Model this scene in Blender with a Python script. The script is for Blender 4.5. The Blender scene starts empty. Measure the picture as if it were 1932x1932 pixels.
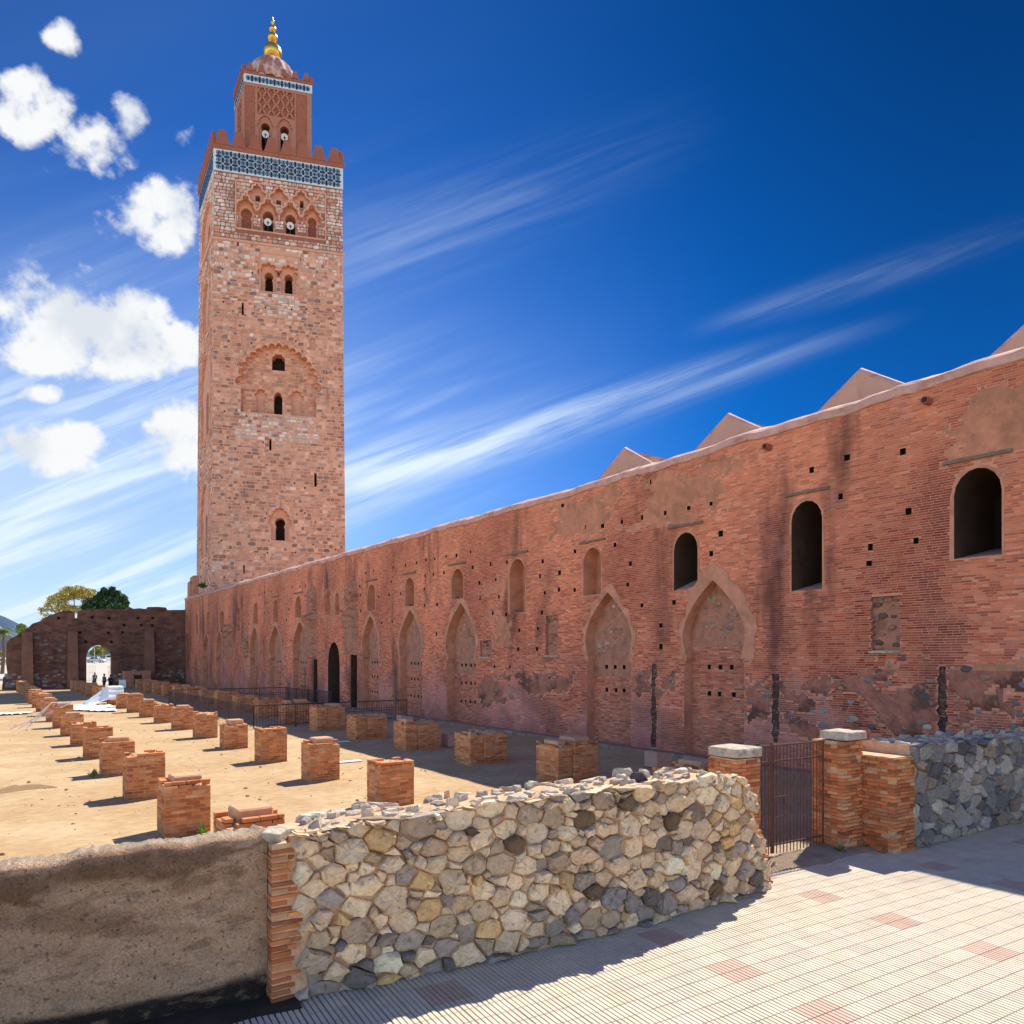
import bpy, bmesh, math, random
import numpy as np
from mathutils import Vector, Matrix
from mathutils.geometry import delaunay_2d_cdt

# ------------------------------------------------------------------ camera, light, sky
SC = bpy.context.scene
COL = SC.collection
R = random.Random(11)
RG = np.random.default_rng(11)
FL, CX, HY = 1400.0, 966.0, 1238.0          # focal length, centre and horizon measured on a 1932 px print
ZG = -3.9                                    # floor of the ruins, camera at z = 0
ZP = -3.55                                   # plaza paving
cam = bpy.data.cameras.new('camera')
cam.sensor_width = 36.0
cam.lens = 36.0 * FL / 1932.0
cam.shift_y = (HY - 966.0) / 1932.0
cam.clip_start, cam.clip_end = 0.1, 12000.0
cam_o = bpy.data.objects.new('camera', cam)
cam_o.rotation_euler = (math.pi / 2, 0, 0)
COL.objects.link(cam_o)
SC.camera = cam_o

SUN_AZ = math.atan2(0.541, 0.841)            # from +Y towards +X
SUN_EL = math.radians(48.9)
SUN_V = Vector((math.sin(SUN_AZ) * math.cos(SUN_EL), math.cos(SUN_AZ) * math.cos(SUN_EL), math.sin(SUN_EL)))
sun = bpy.data.lights.new('sun', 'SUN')
sun.energy = 3.0
sun.angle = math.radians(0.5)
sun.color = (1.0, 0.93, 0.82)
sun_o = bpy.data.objects.new('sun', sun)
sun_o.rotation_euler = SUN_V.to_track_quat('Z', 'Y').to_euler()
sun_o.location = SUN_V * 200
COL.objects.link(sun_o)

SC.view_settings.view_transform = 'Standard'
SC.view_settings.look = 'None'
SC.view_settings.exposure = 1.35
SC.view_settings.gamma = 1.0
SC.cycles.max_bounces = 5
SC.cycles.diffuse_bounces = 4
SC.cycles.glossy_bounces = 2
SC.cycles.use_adaptive_sampling = True
SC.cycles.adaptive_threshold = 0.014

# ---- small expression wrapper for shader maths
class X:
    def __init__(self, nt, s): self.nt, self.s = nt, s
    def _m(self, op, *o, clamp=False):
        n = self.nt.nodes.new('ShaderNodeMath'); n.operation = op; n.use_clamp = clamp
        for i, v in enumerate((self,) + o):
            if isinstance(v, X): self.nt.links.new(v.s, n.inputs[i])
            else: n.inputs[i].default_value = float(v)
        return X(self.nt, n.outputs[0])
    def __add__(a, b): return a._m('ADD', b)
    def __sub__(a, b): return a._m('SUBTRACT', b)
    def __mul__(a, b): return a._m('MULTIPLY', b)
    def __truediv__(a, b): return a._m('DIVIDE', b)
    __radd__ = __add__
    __rmul__ = __mul__
    def __rsub__(a, b): return (a * -1.0) + b
    def max(a, b): return a._m('MAXIMUM', b)
    def min(a, b): return a._m('MINIMUM', b)
    def pow(a, b): return a._m('POWER', b)
    def exp(a): return a._m('EXPONENT')
    def abs(a): return a._m('ABSOLUTE')
    def sat(a): return a._m('ADD', 0.0, clamp=True)
    def step(a, lo, hi):
        n = a.nt.nodes.new('ShaderNodeMapRange'); n.interpolation_type = 'SMOOTHSTEP'
        a.nt.links.new(a.s, n.inputs[0]); n.inputs[1].default_value = lo; n.inputs[2].default_value = hi
        n.inputs[3].default_value = 0.0; n.inputs[4].default_value = 1.0
        return X(a.nt, n.outputs[0])
def comb(nt, x, y, z):
    n = nt.nodes.new('ShaderNodeCombineXYZ')
    for i, v in enumerate((x, y, z)):
        if isinstance(v, X): nt.links.new(v.s, n.inputs[i])
        else: n.inputs[i].default_value = float(v)
    return n.outputs[0]
def noise(nt, vec, scale, detail=4.0, rough=0.55, dist=0.0):
    n = nt.nodes.new('ShaderNodeTexNoise'); n.inputs['Scale'].default_value = scale
    n.inputs['Detail'].default_value = detail; n.inputs['Roughness'].default_value = rough
    n.inputs['Distortion'].default_value = dist
    if vec is not None: nt.links.new(vec, n.inputs['Vector'])
    return X(nt, n.outputs[0])
def mix(nt, fac, a, b, mode='MIX'):
    n = nt.nodes.new('ShaderNodeMix'); n.data_type = 'RGBA'; n.blend_type = mode
    for key, v in (('Factor_Float', fac), ('A_Color', a), ('B_Color', b)):
        sock = next(i for i in n.inputs if i.identifier == key)
        if isinstance(v, X): nt.links.new(v.s, sock)
        elif hasattr(v, 'is_linked'): nt.links.new(v, sock)
        elif isinstance(v, (int, float)): sock.default_value = v
        else: sock.default_value = (v[0], v[1], v[2], 1)
    return next(o for o in n.outputs if o.identifier == 'Result_Color')

def build_world():
    w = bpy.data.worlds.new('World'); SC.world = w; w.use_nodes = True
    nt = w.node_tree; nt.nodes.clear()
    out = nt.nodes.new('ShaderNodeOutputWorld'); bg = nt.nodes.new('ShaderNodeBackground')
    nt.links.new(bg.outputs[0], out.inputs[0])
    sky = nt.nodes.new('ShaderNodeTexSky'); sky.sky_type = 'NISHITA'; sky.sun_disc = False
    sky.sun_elevation = SUN_EL; sky.sun_rotation = SUN_AZ
    sky.air_density = 1.0; sky.dust_density = 0.0; sky.ozone_density = 3.0; sky.altitude = 450
    tc = nt.nodes.new('ShaderNodeTexCoord'); d = tc.outputs['Generated']
    sp = nt.nodes.new('ShaderNodeSeparateXYZ'); nt.links.new(d, sp.inputs[0])
    x, y, z = (X(nt, sp.outputs[i]) for i in range(3))
    ya = y.max(0.12)
    U = (x / ya) * (1400 / 1932) + 0.5
    V = (z / ya) * (-1400 / 1932) + (1238 / 1932)
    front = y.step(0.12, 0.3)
    n1 = noise(nt, d, 14.0, 6.0, 0.57)
    n3 = noise(nt, d, 34.0, 3.0, 0.55)
    # fair-weather cumulus: (u, v, half width, half height, weight)
    blobs = [(.03, .108, .036, .032, .85), (.10, .145, .058, .036, .55), (.13, .125, .03, .03, .55), (.19, .125, .026, .022, .40), (.15, .205, .042, .032, .9),
             (.015, .285, .045, .03, 1), (.075, .315, .075, .04, 1), (.125, .335, .05, .028, 1), (.18, .333, .026, .018, 1), (.04, .345, .06, .018, .9),
             (.045, .44, .05, .022, .9), (.172, .43, .042, .03, 1), (.035, .385, .022, .010, .7), (.06, .04, .02, .02, .35),
             (.03, .235, .02, .015, .2)]
    dens = None
    for (u, v, a, b, wt) in blobs:
        du = (U - u) * (1 / a); dv = (V - v) * (1 / b)
        e = wt - (du * du + dv * dv) * 0.58
        dens = e if dens is None else dens.max(e)
    cum = ((dens.max(-1.2) + (n1 - 0.5) * 4.0) + (n3 - 0.5) * 1.7).step(0.12, 0.90) * front * dens.step(-1.1, -.2)
    # unseen low cloud added outside the view to whiten and brighten the fill
    fill_cloud = ((noise(nt, d, 3.6, 5.0, 0.6) - 0.43) * 6.0 * z.step(0.0, 0.12) * (1.0 - z.step(.30, .72))).sat() * (1.0 - front)
    cum = cum.max(fill_cloud)
    shade = (n1 * .75 + n3 * .25 + (noise(nt, comb(nt, x, y, z * 1.0 + .035), 10.0, 3.0, .5) - .5) * -.9).step(0.36, 0.60)
    # high ice cloud combed towards the upper right
    th = math.radians(21)
    p = U * math.cos(th) - V * math.sin(th)
    q = U * math.sin(th) + V * math.cos(th)
    fib = noise(nt, comb(nt, p * 1.5, q * 20.0, 0.0), 2.2, 5.0, 0.62, 0.25)
    fib2 = noise(nt, comb(nt, p * 1.0, q * 4.0, 3.0), 2.0, 3.0, 0.5)
    cir = None
    for (u0, v0, u1, v1, w0, w1, s) in [(.28, .488, .90, .305, .030, .008, .85), (.30, .272, .72, .105, .045, .028, .20), (.72, .312, 1.06, .205, .010, .012, .24),
                                    (.32, .506, .52, .452, .018, .006, .45), (.38, .41, .49, .36, .006, .004, .25)]:
        L = math.hypot(u1 - u0, v1 - v0); ax, ay = (u1 - u0) / L, (v1 - v0) / L
        t = (U - u0) * (ax / L) + (V - v0) * (ay / L)
        k = (U - u0) * (-ay) + (V - v0) * ax
        wd = (t * (w1 - w0) + w0).max(0.004)
        g = ((k / wd) * (k / wd) * -1.0).exp() * t.step(-.2, .18) * (1.0 - t.step(.25, 1.02)) * s
        cir = g if cir is None else cir.max(g)
    cir = cir * (fib.step(.30, .70) * 0.9 + 0.1)
    veil = (1.0 - U.step(.0, .75)) * (V.step(.12, .60) * 1.05 + 0.06) * (fib2.step(.1, .8) * .45 + .6)
    wisps = (fib.step(.42, .70) * fib2.step(.30, .65)) * (1.0 - U.step(.15, .60)) * V.step(.08, .62) * 0.6
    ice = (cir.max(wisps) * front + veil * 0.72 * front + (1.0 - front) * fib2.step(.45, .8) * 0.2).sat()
    # deep blue in view and overhead; unseen low sky kept paler for fill
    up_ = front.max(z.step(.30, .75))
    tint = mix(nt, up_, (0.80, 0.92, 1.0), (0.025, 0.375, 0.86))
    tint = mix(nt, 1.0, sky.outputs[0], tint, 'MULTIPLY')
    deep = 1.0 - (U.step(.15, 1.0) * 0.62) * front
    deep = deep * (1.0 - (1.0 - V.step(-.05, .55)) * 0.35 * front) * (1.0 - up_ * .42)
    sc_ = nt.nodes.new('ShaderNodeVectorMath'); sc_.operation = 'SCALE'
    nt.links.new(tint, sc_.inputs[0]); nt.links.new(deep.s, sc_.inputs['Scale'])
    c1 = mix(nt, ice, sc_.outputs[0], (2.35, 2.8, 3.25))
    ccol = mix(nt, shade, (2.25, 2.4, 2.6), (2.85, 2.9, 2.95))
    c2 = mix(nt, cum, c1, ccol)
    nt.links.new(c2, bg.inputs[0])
    bg.inputs[1].default_value = 0.13
    w.cycles.sampling_method = 'NONE'
build_world()

# ------------------------------------------------------------------ materials
def mat(name, src, var=0.22, scale=6.0, rough=0.92, bump=0.25, bscale=40.0, layers=(), spec=0.25, metal=0.0, obj_space=False):
    """src: 'attr' (face colour 'col'), 'obj' (object colour) or an rgb; layers: (rgb, scale xyz, lo, hi, amount)"""
    m = bpy.data.materials.new(name); m.use_nodes = True
    nt = m.node_tree; bs = nt.nodes['Principled BSDF']
    bs.inputs['Roughness'].default_value = rough
    bs.inputs['Specular IOR Level'].default_value = spec
    bs.inputs['Metallic'].default_value = metal
    if obj_space:
        g = nt.nodes.new('ShaderNodeTexCoord'); pos = g.outputs['Object']
    else:
        g = nt.nodes.new('ShaderNodeNewGeometry'); pos = g.outputs['Position']
    if src == 'attr':
        a = nt.nodes.new('ShaderNodeAttribute'); a.attribute_name = 'col'; c = a.outputs['Color']
    elif src == 'obj':
        a = nt.nodes.new('ShaderNodeObjectInfo'); c = a.outputs['Color']
    else:
        a = nt.nodes.new('ShaderNodeRGB'); a.outputs[0].default_value = (*src, 1); c = a.outputs[0]
    for (rgb, sc, lo, hi, amt) in layers:
        mp = nt.nodes.new('ShaderNodeMapping'); nt.links.new(pos, mp.inputs[0])
        mp.inputs['Scale'].default_value = sc if hasattr(sc, '__len__') else (sc, sc, sc)
        f = noise(nt, mp.outputs[0], 1.0, 4.0, 0.62).step(lo, hi) * amt
        c = mix(nt, f, c, rgb)
    if var:
        n = noise(nt, pos, scale, 4.0, 0.62)
        f = (n - 0.5) * (var * 3.2) + 1.0
        cc = comb(nt, f, f, f)
        c = mix(nt, 1.0, c, cc, 'MULTIPLY')
    nt.links.new(c, bs.inputs['Base Color'])
    if bump:
        n = noise(nt, pos, bscale, 3.0, 0.65)
        b = nt.nodes.new('ShaderNodeBump'); b.inputs['Strength'].default_value = bump; b.inputs['Distance'].default_value = 0.02
        nt.links.new(n.s, b.inputs['Height']); nt.links.new(b.outputs[0], bs.inputs['Normal'])
    return m
M = {}
EFF = (0.62, 0.30, 0.27)      # whitish salt bloom
SOOT = (0.085, 0.036, 0.034)  # damp and soot
M['brick'] = mat('brick_face', 'attr', 0.22, 1.3, layers=[(SOOT, (0.42, 0.42, 0.10), .53, .70, .75), (EFF, (.5, .5, .5), .58, .75, .28)])
M['brick_o'] = mat('brick_single', 'obj', 0.22, 1.3, layers=[(SOOT, (0.42, 0.42, 0.10), .53, .70, .75), (EFF, (.5, .5, .5), .58, .75, .28)])
M['mortar'] = mat('wall_mortar', (.70, .30, .185), 0.2, 2.5, bump=.6, bscale=25, layers=[(SOOT, (0.42, 0.42, 0.10), .53, .70, .7), (EFF, (.5, .5, .5), .58, .75, .3)])
M['render'] = mat('wall_plaster', (.60, .255, .145), 0.3, 3.0, bump=.7, bscale=14, layers=[((.36, .17, .09), .8, .45, .65, .6), ((.2, .1, .06), 2.2, .6, .75, .5)])
M['pinkplaster'] = mat('pink_plaster', (.62, .36, .26), 0.1, 1.2, bump=.15, layers=[((.40, .17, .12), (.9, .9, .35), .5, .72, .5)])
M['palerender'] = mat('arch_plaster', (.64, .29, .175), 0.26, 2.4, bump=.8, bscale=14, layers=[((.36, .16, .09), 1.6, .48, .66, .55), ((.62, .42, .3), 3.2, .58, .72, .4)])
M['coping'] = mat('coping_plaster', (.64, .37, .30), 0.3, 2.0, bump=.4, layers=[((.34, .13, .09), (1.2, 1.2, 3), .5, .7, .6)])
M['earth'] = mat('packed_earth_fill', (.47, .215, .135), 0.3, 3.5, bump=.9, bscale=9, layers=[((.20, .10, .06), 1.5, .5, .7, .6), ((.5, .38, .30), 5.0, .64, .72, .6)])
M['rubblefill'] = mat('rubble_core', (.42, .165, .105), 0.45, 2.5, bump=1.4, bscale=9, layers=[((.12, .06, .045), 1.1, .46, .62, .8), ((.42, .27, .2), 4.0, .58, .7, .6)])
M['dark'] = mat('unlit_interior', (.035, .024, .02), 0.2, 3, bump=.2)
M['dim'] = mat('inner_plaster_shaded', (.10, .052, .033), 0.4, 2.2, bump=.5, layers=[((.06, .035, .025), 1.1, .42, .6, .75)])  # plaster colour darkened to paint in the shade of deep openings
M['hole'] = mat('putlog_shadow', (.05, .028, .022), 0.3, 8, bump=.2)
M['moss'] = mat('damp_channel', (.15, .085, .065), 0.6, 4, bump=1.2, bscale=6, layers=[((.22, .14, .11), 3, .48, .62, .8), ((.14, .14, .16), 5, .58, .7, .7)])
M['footing'] = mat('footing_brick', (.33, .19, .14), .3, 4, bump=.6, layers=[((.5, .36, .3), 2, .5, .7, .6)])
M['wood'] = mat('old_timber', (.24, .165, .12), 0.35, 5, bump=.5)
M['rubble'] = mat('rubble_stone', 'obj', 0.30, 13, bump=1.0, bscale=26, layers=[((.10, .075, .055), 10.0, .56, .68, .55), ((.72, .60, .46), 6.0, .60, .74, .30), ((.16, .12, .09), 38.0, .60, .68, .5)])
M['rubble_a'] = mat('rubble_stone_many', 'attr', 0.3, 7, bump=.6, bscale=22)
M['tstone'] = mat('tower_stone', 'attr', 0.2, 1.1, bump=.6, bscale=7, layers=[((.30, .13, .085), .22, .50, .72, .5), ((.22, .10, .07), (1.2, 1.2, .3), .60, .74, .45)])
M['tstone_o'] = mat('tower_stone_single', 'obj', 0.2, 1.1, bump=.6, bscale=7, layers=[((.30, .13, .085), .22, .50, .72, .5), ((.22, .10, .07), (1.2, 1.2, .3), .60, .74, .45)])
M['tmortar'] = mat('tower_mortar', (.73, .39, .27), 0.24, 0.9, bump=.7, bscale=5, layers=[((.40, .18, .12), .3, .5, .72, .5), ((.28, .12, .085), (1.2, 1.2, .3), .60, .74, .5)])
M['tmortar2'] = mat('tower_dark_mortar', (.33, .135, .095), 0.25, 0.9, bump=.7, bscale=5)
M['tplaster'] = mat('tower_plaster', (.69, .36, .25), 0.24, 1.2, bump=.4, bscale=6)
M['redplaster'] = mat('lantern_plaster', (.36, .13, .085), 0.16, 1.0, bump=.3, bscale=8, layers=[((.25, .08, .055), .5, .5, .7, .5)])
M['redlight'] = mat('lantern_carving', (.46, .20, .13), 0.14, 2.0, bump=.3)
M['tilewhite'] = mat('tile_white', (.62, .72, .78), 0.06, 3, rough=.35, bump=.05, spec=.5)
M['tiledark'] = mat('tile_glazed', 'obj', 0.12, 2, rough=.3, bump=.05, spec=.5)
M['tiledark_a'] = mat('tile_glazed_many', 'attr', 0.12, 2, rough=.3, bump=.05, spec=.5)
M['gold'] = mat('gilded_copper', (.72, .45, .09), 0.12, 1.5, rough=.32, bump=.05, metal=.85, spec=.5, layers=[((.22, .12, .03), (1.5, 1.5, .5), .58, .7, .6)])
M['domewhite'] = mat('dome_lime', (.60, .42, .36), 0.25, 1.2, layers=[((.34, .12, .085), .8, .42, .56, .85)])
M['ground'] = None
M['oldbrick'] = mat('ruined_brick_shaded', (.215, .105, .07), 0.4, 1.2, bump=1.0, bscale=7, layers=[((.10, .045, .035), (.7, .7, 2.2), .48, .62, .7), ((.30, .20, .16), 3.0, .62, .72, .5), ((.06, .035, .03), .25, .5, .7, .5)])  # cross wall's deep shade put into a darkened brick colour
M['oldbrick2'] = mat('buttress_plaster', (.24, .125, .08), 0.3, 1.0, bump=.8, bscale=9, layers=[((.15, .075, .05), .6, .48, .68, .6)])
M['fence'] = mat('painted_iron', (.075, .055, .06), 0.2, 20, rough=.6, bump=.1)
M['rust'] = mat('rusty_iron', (.14, .06, .038), 0.35, 14, rough=.7, bump=.3, layers=[((.05, .035, .032), 6, .5, .7, .6)])
M['greyplaster'] = mat('grey_render', 'attr', 0.5, 42.0, bump=1.2, bscale=60, layers=[((.10, .06, .035), 22.0, .60, .66, .75), ((.2, .12, .07), (3.0, 3.0, 9.0), .54, .64, .5), ((.5, .36, .26), 5.0, .55, .7, .35)])
M['mortar2'] = mat('rubble_mortar', (.66, .41, .24), 0.3, 6, bump=.9, bscale=25, layers=[((.24, .13, .08), 3.5, .56, .7, .7)])
M['cement'] = mat('cement_cap', (.50, .43, .34), 0.35, 9, bump=1.0, bscale=22, layers=[((.25, .2, .15), 5, .5, .66, .6), ((.62, .55, .45), 3, .55, .7, .5)])
M['pbrick'] = mat('pier_brick', 'obj', 0.25, 5, bump=.4, layers=[((.60, .33, .17), 2.2, .5, .7, .35)])
M['pbrick_a'] = mat('pier_brick_many', 'attr', 0.25, 5, bump=.4, layers=[((.60, .33, .17), 2.2, .5, .7, .35)])
M['pmortar'] = mat('pier_mortar', (.62, .35, .195), 0.2, 5, bump=.6)
M['soil'] = mat('dark_soil', (.045, .032, .024), 0.4, 5, bump=1.0, bscale=20)
M['dampfloor'] = mat('damp_floor', (.27, .165, .085), .3, 4, bump=.5)
M['dirt'] = mat('dry_dirt', (.36, .27, .18), 0.3, 5, bump=.8, bscale=16)
M['tilecream'] = mat('paver_cream', 'obj', 0.12, 3, rough=.8, bump=.15, layers=[((.30, .25, .19), .9, .55, .75, .35)])
M['tilecream_a'] = mat('paver_many', 'attr', 0.12, 3, rough=.8, bump=.15, layers=[((.30, .25, .19), .9, .55, .75, .35)])
M['grout'] = mat('paver_grout', (.13, .065, .035), 0.3, 8, bump=.3)
M['cloth'] = mat('white_cloth', (.80, .80, .80), 0.04, 4, rough=.85, bump=.1, bscale=12)
M['white'] = mat('white_paint', (.75, .75, .73), 0.05, 4, rough=.6, bump=.05)
M['leaf'] = mat('foliage', 'attr', 0.0, 1, rough=.6, bump=0, spec=.3)
M['bark'] = mat('bark', (.16, .11, .075), 0.35, 6, bump=.6)
M['rooftile'] = mat('roof_tile', 'attr', 0.2, 5, bump=.3)
M['obj'] = mat('painted_surface', 'obj', 0.05, 6, rough=.55, bump=.05)
M['glass'] = mat('window_glass', (.03, .04, .05), 0.0, 1, rough=.08, bump=0, spec=.6)
M['hill'] = mat('hill_haze_blue', (.055, .10, .17), 0.3, .01, bump=0)  # distance haze painted into the hill as a blue base colour
M['road'] = mat('forecourt_paving', (.52, .47, .40), 0.12, .3, bump=.1)

def ground_material():
    m = bpy.data.materials.new('clay_paving'); m.use_nodes = True
    nt = m.node_tree; bs = nt.nodes['Principled BSDF']; bs.inputs['Roughness'].default_value = .95
    bs.inputs['Specular IOR Level'].default_value = .15
    g = nt.nodes.new('ShaderNodeNewGeometry')
    mp = nt.nodes.new('ShaderNodeMapping'); nt.links.new(g.outputs['Position'], mp.inputs[0])
    mp.inputs['Rotation'].default_value = (0, 0, math.radians(-35.7))
    bt = nt.nodes.new('ShaderNodeTexBrick'); nt.links.new(mp.outputs[0], bt.inputs[0])
    bt.inputs['Scale'].default_value = 1.0; bt.inputs['Brick Width'].default_value = .3; bt.inputs['Row Height'].default_value = .13
    bt.inputs['Mortar Size'].default_value = .012
    bt.inputs['Color1'].default_value = (.50, .335, .175, 1); bt.inputs['Color2'].default_value = (.42, .27, .13, 1)
    bt.inputs['Mortar'].default_value = (.40, .29, .17, 1)
    c = bt.outputs[0]
    f = noise(nt, g.outputs['Position'], .35, 6, .65).step(.38, .68) * .7
    c = mix(nt, f, c, (.57, .43, .26))
    f = noise(nt, g.outputs['Position'], 1.7, 6, .7).step(.45, .75) * .45
    c = mix(nt, f, c, (.36, .215, .10))
    mp2 = nt.nodes.new('ShaderNodeMapping'); nt.links.new(mp.outputs[0], mp2.inputs[0]); mp2.inputs['Scale'].default_value = (3.2, 7, 1)
    n = noise(nt, mp2.outputs[0], 1.0, 4, .6)
    f = (n - .5) * .7 + 1.0
    c = mix(nt, 1.0, c, comb(nt, f, f, f), 'MULTIPLY')
    nt.links.new(c, bs.inputs['Base Color'])
    b = nt.nodes.new('ShaderNodeBump'); b.inputs['Strength'].default_value = .5; b.inputs['Distance'].default_value = .02
    nt.links.new(noise(nt, g.outputs['Position'], 12, 5, .7).s, b.inputs['Height']); nt.links.new(b.outputs[0], bs.inputs['Normal'])
    return m
M['ground'] = ground_material()

# ------------------------------------------------------------------ object helpers
WORLD = {}
def _inv(parent):
    return WORLD[parent.name].inverted() if parent is not None else Matrix.Identity(4)
def thing(name, label, cat, loc=(0, 0, 0), group=None, kind=None):
    o = bpy.data.objects.new(name, None); COL.objects.link(o)
    o.empty_display_size = .2
    o.location = loc; WORLD[o.name] = Matrix.Translation(loc)
    tag(o, label, cat, group, kind)
    return o
def tag(o, label=None, cat=None, group=None, kind=None):
    if label: o['label'] = label
    if cat: o['category'] = cat
    if group: o['group'] = group
    if kind: o['kind'] = kind
    return o
def obj(name, me, parent=None, Mx=None, color=None, kind=None, label=None):
    o = bpy.data.objects.new(name, me); COL.objects.link(o)
    Mx = Mx if Mx is not None else Matrix.Identity(4)
    o.parent = parent
    o.matrix_basis = _inv(parent) @ Mx
    WORLD[o.name] = Mx
    if color is not None: o.color = (color[0], color[1], color[2], 1)
    if kind: o['kind'] = kind
    if label: o['label'] = label
    return o
def axes(o, x, y, z):
    return Matrix(((x[0], y[0], z[0], o[0]), (x[1], y[1], z[1], o[1]), (x[2], y[2], z[2], o[2]), (0, 0, 0, 1)))
def mesh(name, V, Fs, mats, mi=None, smooth=False):
    me = bpy.data.meshes.new(name)
    me.from_pydata([tuple(map(float, v)) for v in V], [], [tuple(int(i) for i in f) for f in Fs])
    for m in (mats if isinstance(mats, (list, tuple)) else [mats]): me.materials.append(m)
    if mi is not None: me.polygons.foreach_set('material_index', np.asarray(mi, dtype=np.int32))
    if smooth: me.polygons.foreach_set('use_smooth', np.ones(len(me.polygons), dtype=bool))
    me.update()
    return me
def mesh_np(name, V, Q, mat_, col=None, smooth=False):
    V = np.asarray(V, dtype=np.float32).reshape(-1, 3); Q = np.asarray(Q, dtype=np.int32)
    m, k = Q.shape
    me = bpy.data.meshes.new(name)
    me.vertices.add(len(V)); me.vertices.foreach_set('co', V.ravel())
    me.loops.add(m * k); me.loops.foreach_set('vertex_index', Q.ravel())
    me.polygons.add(m); me.polygons.foreach_set('loop_start', np.arange(0, m * k, k, dtype=np.int32))
    me.materials.append(mat_)
    me.update(calc_edges=True)
    me.polygons.foreach_set('use_smooth', np.full(m, smooth, dtype=bool))
    if col is not None:
        a = me.attributes.new('col', 'FLOAT_COLOR', 'FACE')
        c = np.ones((m, 4), dtype=np.float32); c[:, :3] = col
        a.data.foreach_set('color', c.ravel())
    return me
def join(parts):
    """[(V, Q)] -> one (V, Q)"""
    Vs, Qs, n = [], [], 0
    for V, Q in parts:
        V = np.asarray(V, dtype=np.float32).reshape(-1, 3); Vs.append(V); Qs.append(np.asarray(Q) + n); n += len(V)
    return np.concatenate(Vs), np.concatenate(Qs)
BOXQ = np.array([[0, 3, 2, 1], [4, 5, 6, 7], [0, 1, 5, 4], [1, 2, 6, 5], [2, 3, 7, 6], [3, 0, 4, 7]])
def boxv(x0, x1, y0, y1, z0, z1):
    return np.array([(x0, y0, z0), (x1, y0, z0), (x1, y1, z0), (x0, y1, z0), (x0, y0, z1), (x1, y0, z1), (x1, y1, z1), (x0, y1, z1)], dtype=float)
def bevel_mesh(me, w, seg=1):
    bm = bmesh.new(); bm.from_mesh(me)
    bmesh.ops.bevel(bm, geom=bm.edges[:], offset=w, segments=seg, affect='EDGES', profile=.5)
    bm.to_mesh(me); bm.free(); me.update()
    return me
def tube(path, rad, n=8, cap=True):
    """swept tube as (V, quads)"""
    P = [np.array(p, float) for p in path]
    rad = rad if hasattr(rad, '__len__') else [rad] * len(P)
    V, Q = [], []
    for i, p in enumerate(P):
        d = P[min(i + 1, len(P) - 1)] - P[max(i - 1, 0)]; d /= np.linalg.norm(d) + 1e-9
        a = np.cross(d, (0, 0, 1)) if abs(d[2]) < .9 else np.cross(d, (1, 0, 0))
        a /= np.linalg.norm(a); b = np.cross(d, a)
        for k in range(n):
            t = 2 * math.pi * k / n
            V.append(p + rad[i] * (math.cos(t) * a + math.sin(t) * b))
    for i in range(len(P) - 1):
        for k in range(n):
            Q.append((i * n + k, i * n + (k + 1) % n, (i + 1) * n + (k + 1) % n, (i + 1) * n + k))
    if cap:
        V += [P[0], P[-1]]; c0, c1 = len(V) - 2, len(V) - 1; L = (len(P) - 1) * n
        for k in range(n):
            Q.append((c0, (k + 1) % n, k, k) if False else (c0, (k + 1) % n, k, c0))
            Q.append((c1, L + k, L + (k + 1) % n, c1))
        # degenerate quads -> keep as triangles repeated vertex is invalid, so rebuild as quads over pairs
        Q = Q[:-2 * n]
        for k in range(0, n, 2):
            Q.append((c0, (k + 2) % n, k + 1, k)); Q.append((c1, L + k, L + k + 1, L + (k + 2) % n))
    return np.array(V), np.array(Q)
def lathe(prof, n=16, mod=None):
    V, Q = [], []
    for (r, z) in prof:
        for k in range(n):
            t = 2 * math.pi * k / n; rr = r * (mod(t) if mod else 1)
            V.append((rr * math.cos(t), rr * math.sin(t), z))
    for i in range(len(prof) - 1):
        for k in range(n):
            Q.append((i * n + k, i * n + (k + 1) % n, (i + 1) * n + (k + 1) % n, (i + 1) * n + k))
    return np.array(V), np.array(Q)
def ray(x, y):
    return ((x - CX) / FL, (HY - y) / FL)
def at(x, y, Y):
    a, c = ray(x, y); return Vector((a * Y, Y, c * Y))
def gpt(x, y, z=ZG):
    a, c = ray(x, y); Y = z / c; return Vector((a * Y, Y, z))
def proj(p):
    return CX + FL * p[0] / p[1], HY - FL * p[2] / p[1]
def pip(P, poly):
    P = np.asarray(P); x, y = P[:, 0], P[:, 1]; ins = np.zeros(len(P), bool)
    n = len(poly); j = n - 1
    for i in range(n):
        xi, yi = poly[i]; xj, yj = poly[j]
        c = ((yi > y) != (yj > y)) & (x < (xj - xi) * (y - yi) / (yj - yi + 1e-12) + xi)
        ins ^= c; j = i
    return ins
def tri_region(outline, holes):
    pts, eds = [], []
    for loop in [outline] + list(holes):
        b = len(pts); pts += [Vector((float(p[0]), float(p[1]))) for p in loop]
        eds += [(b + i, b + (i + 1) % len(loop)) for i in range(len(loop))]
    vo, eo, fo, *_ = delaunay_2d_cdt(pts, eds, [], 0, 1e-5)
    V = np.array([(v.x, v.y) for v in vo]); T = np.array([f for f in fo if len(f) == 3])
    c = V[T].mean(1); keep = pip(c, outline)
    for h in holes:
        h = np.asarray(h); lo, hi = h.min(0), h.max(0)
        near = (c[:, 0] > lo[0]) & (c[:, 0] < hi[0]) & (c[:, 1] > lo[1]) & (c[:, 1] < hi[1])
        if near.any():
            idx = np.where(near)[0]; keep[idx[pip(c[idx], h)]] = False
    return V, T[keep]
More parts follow.
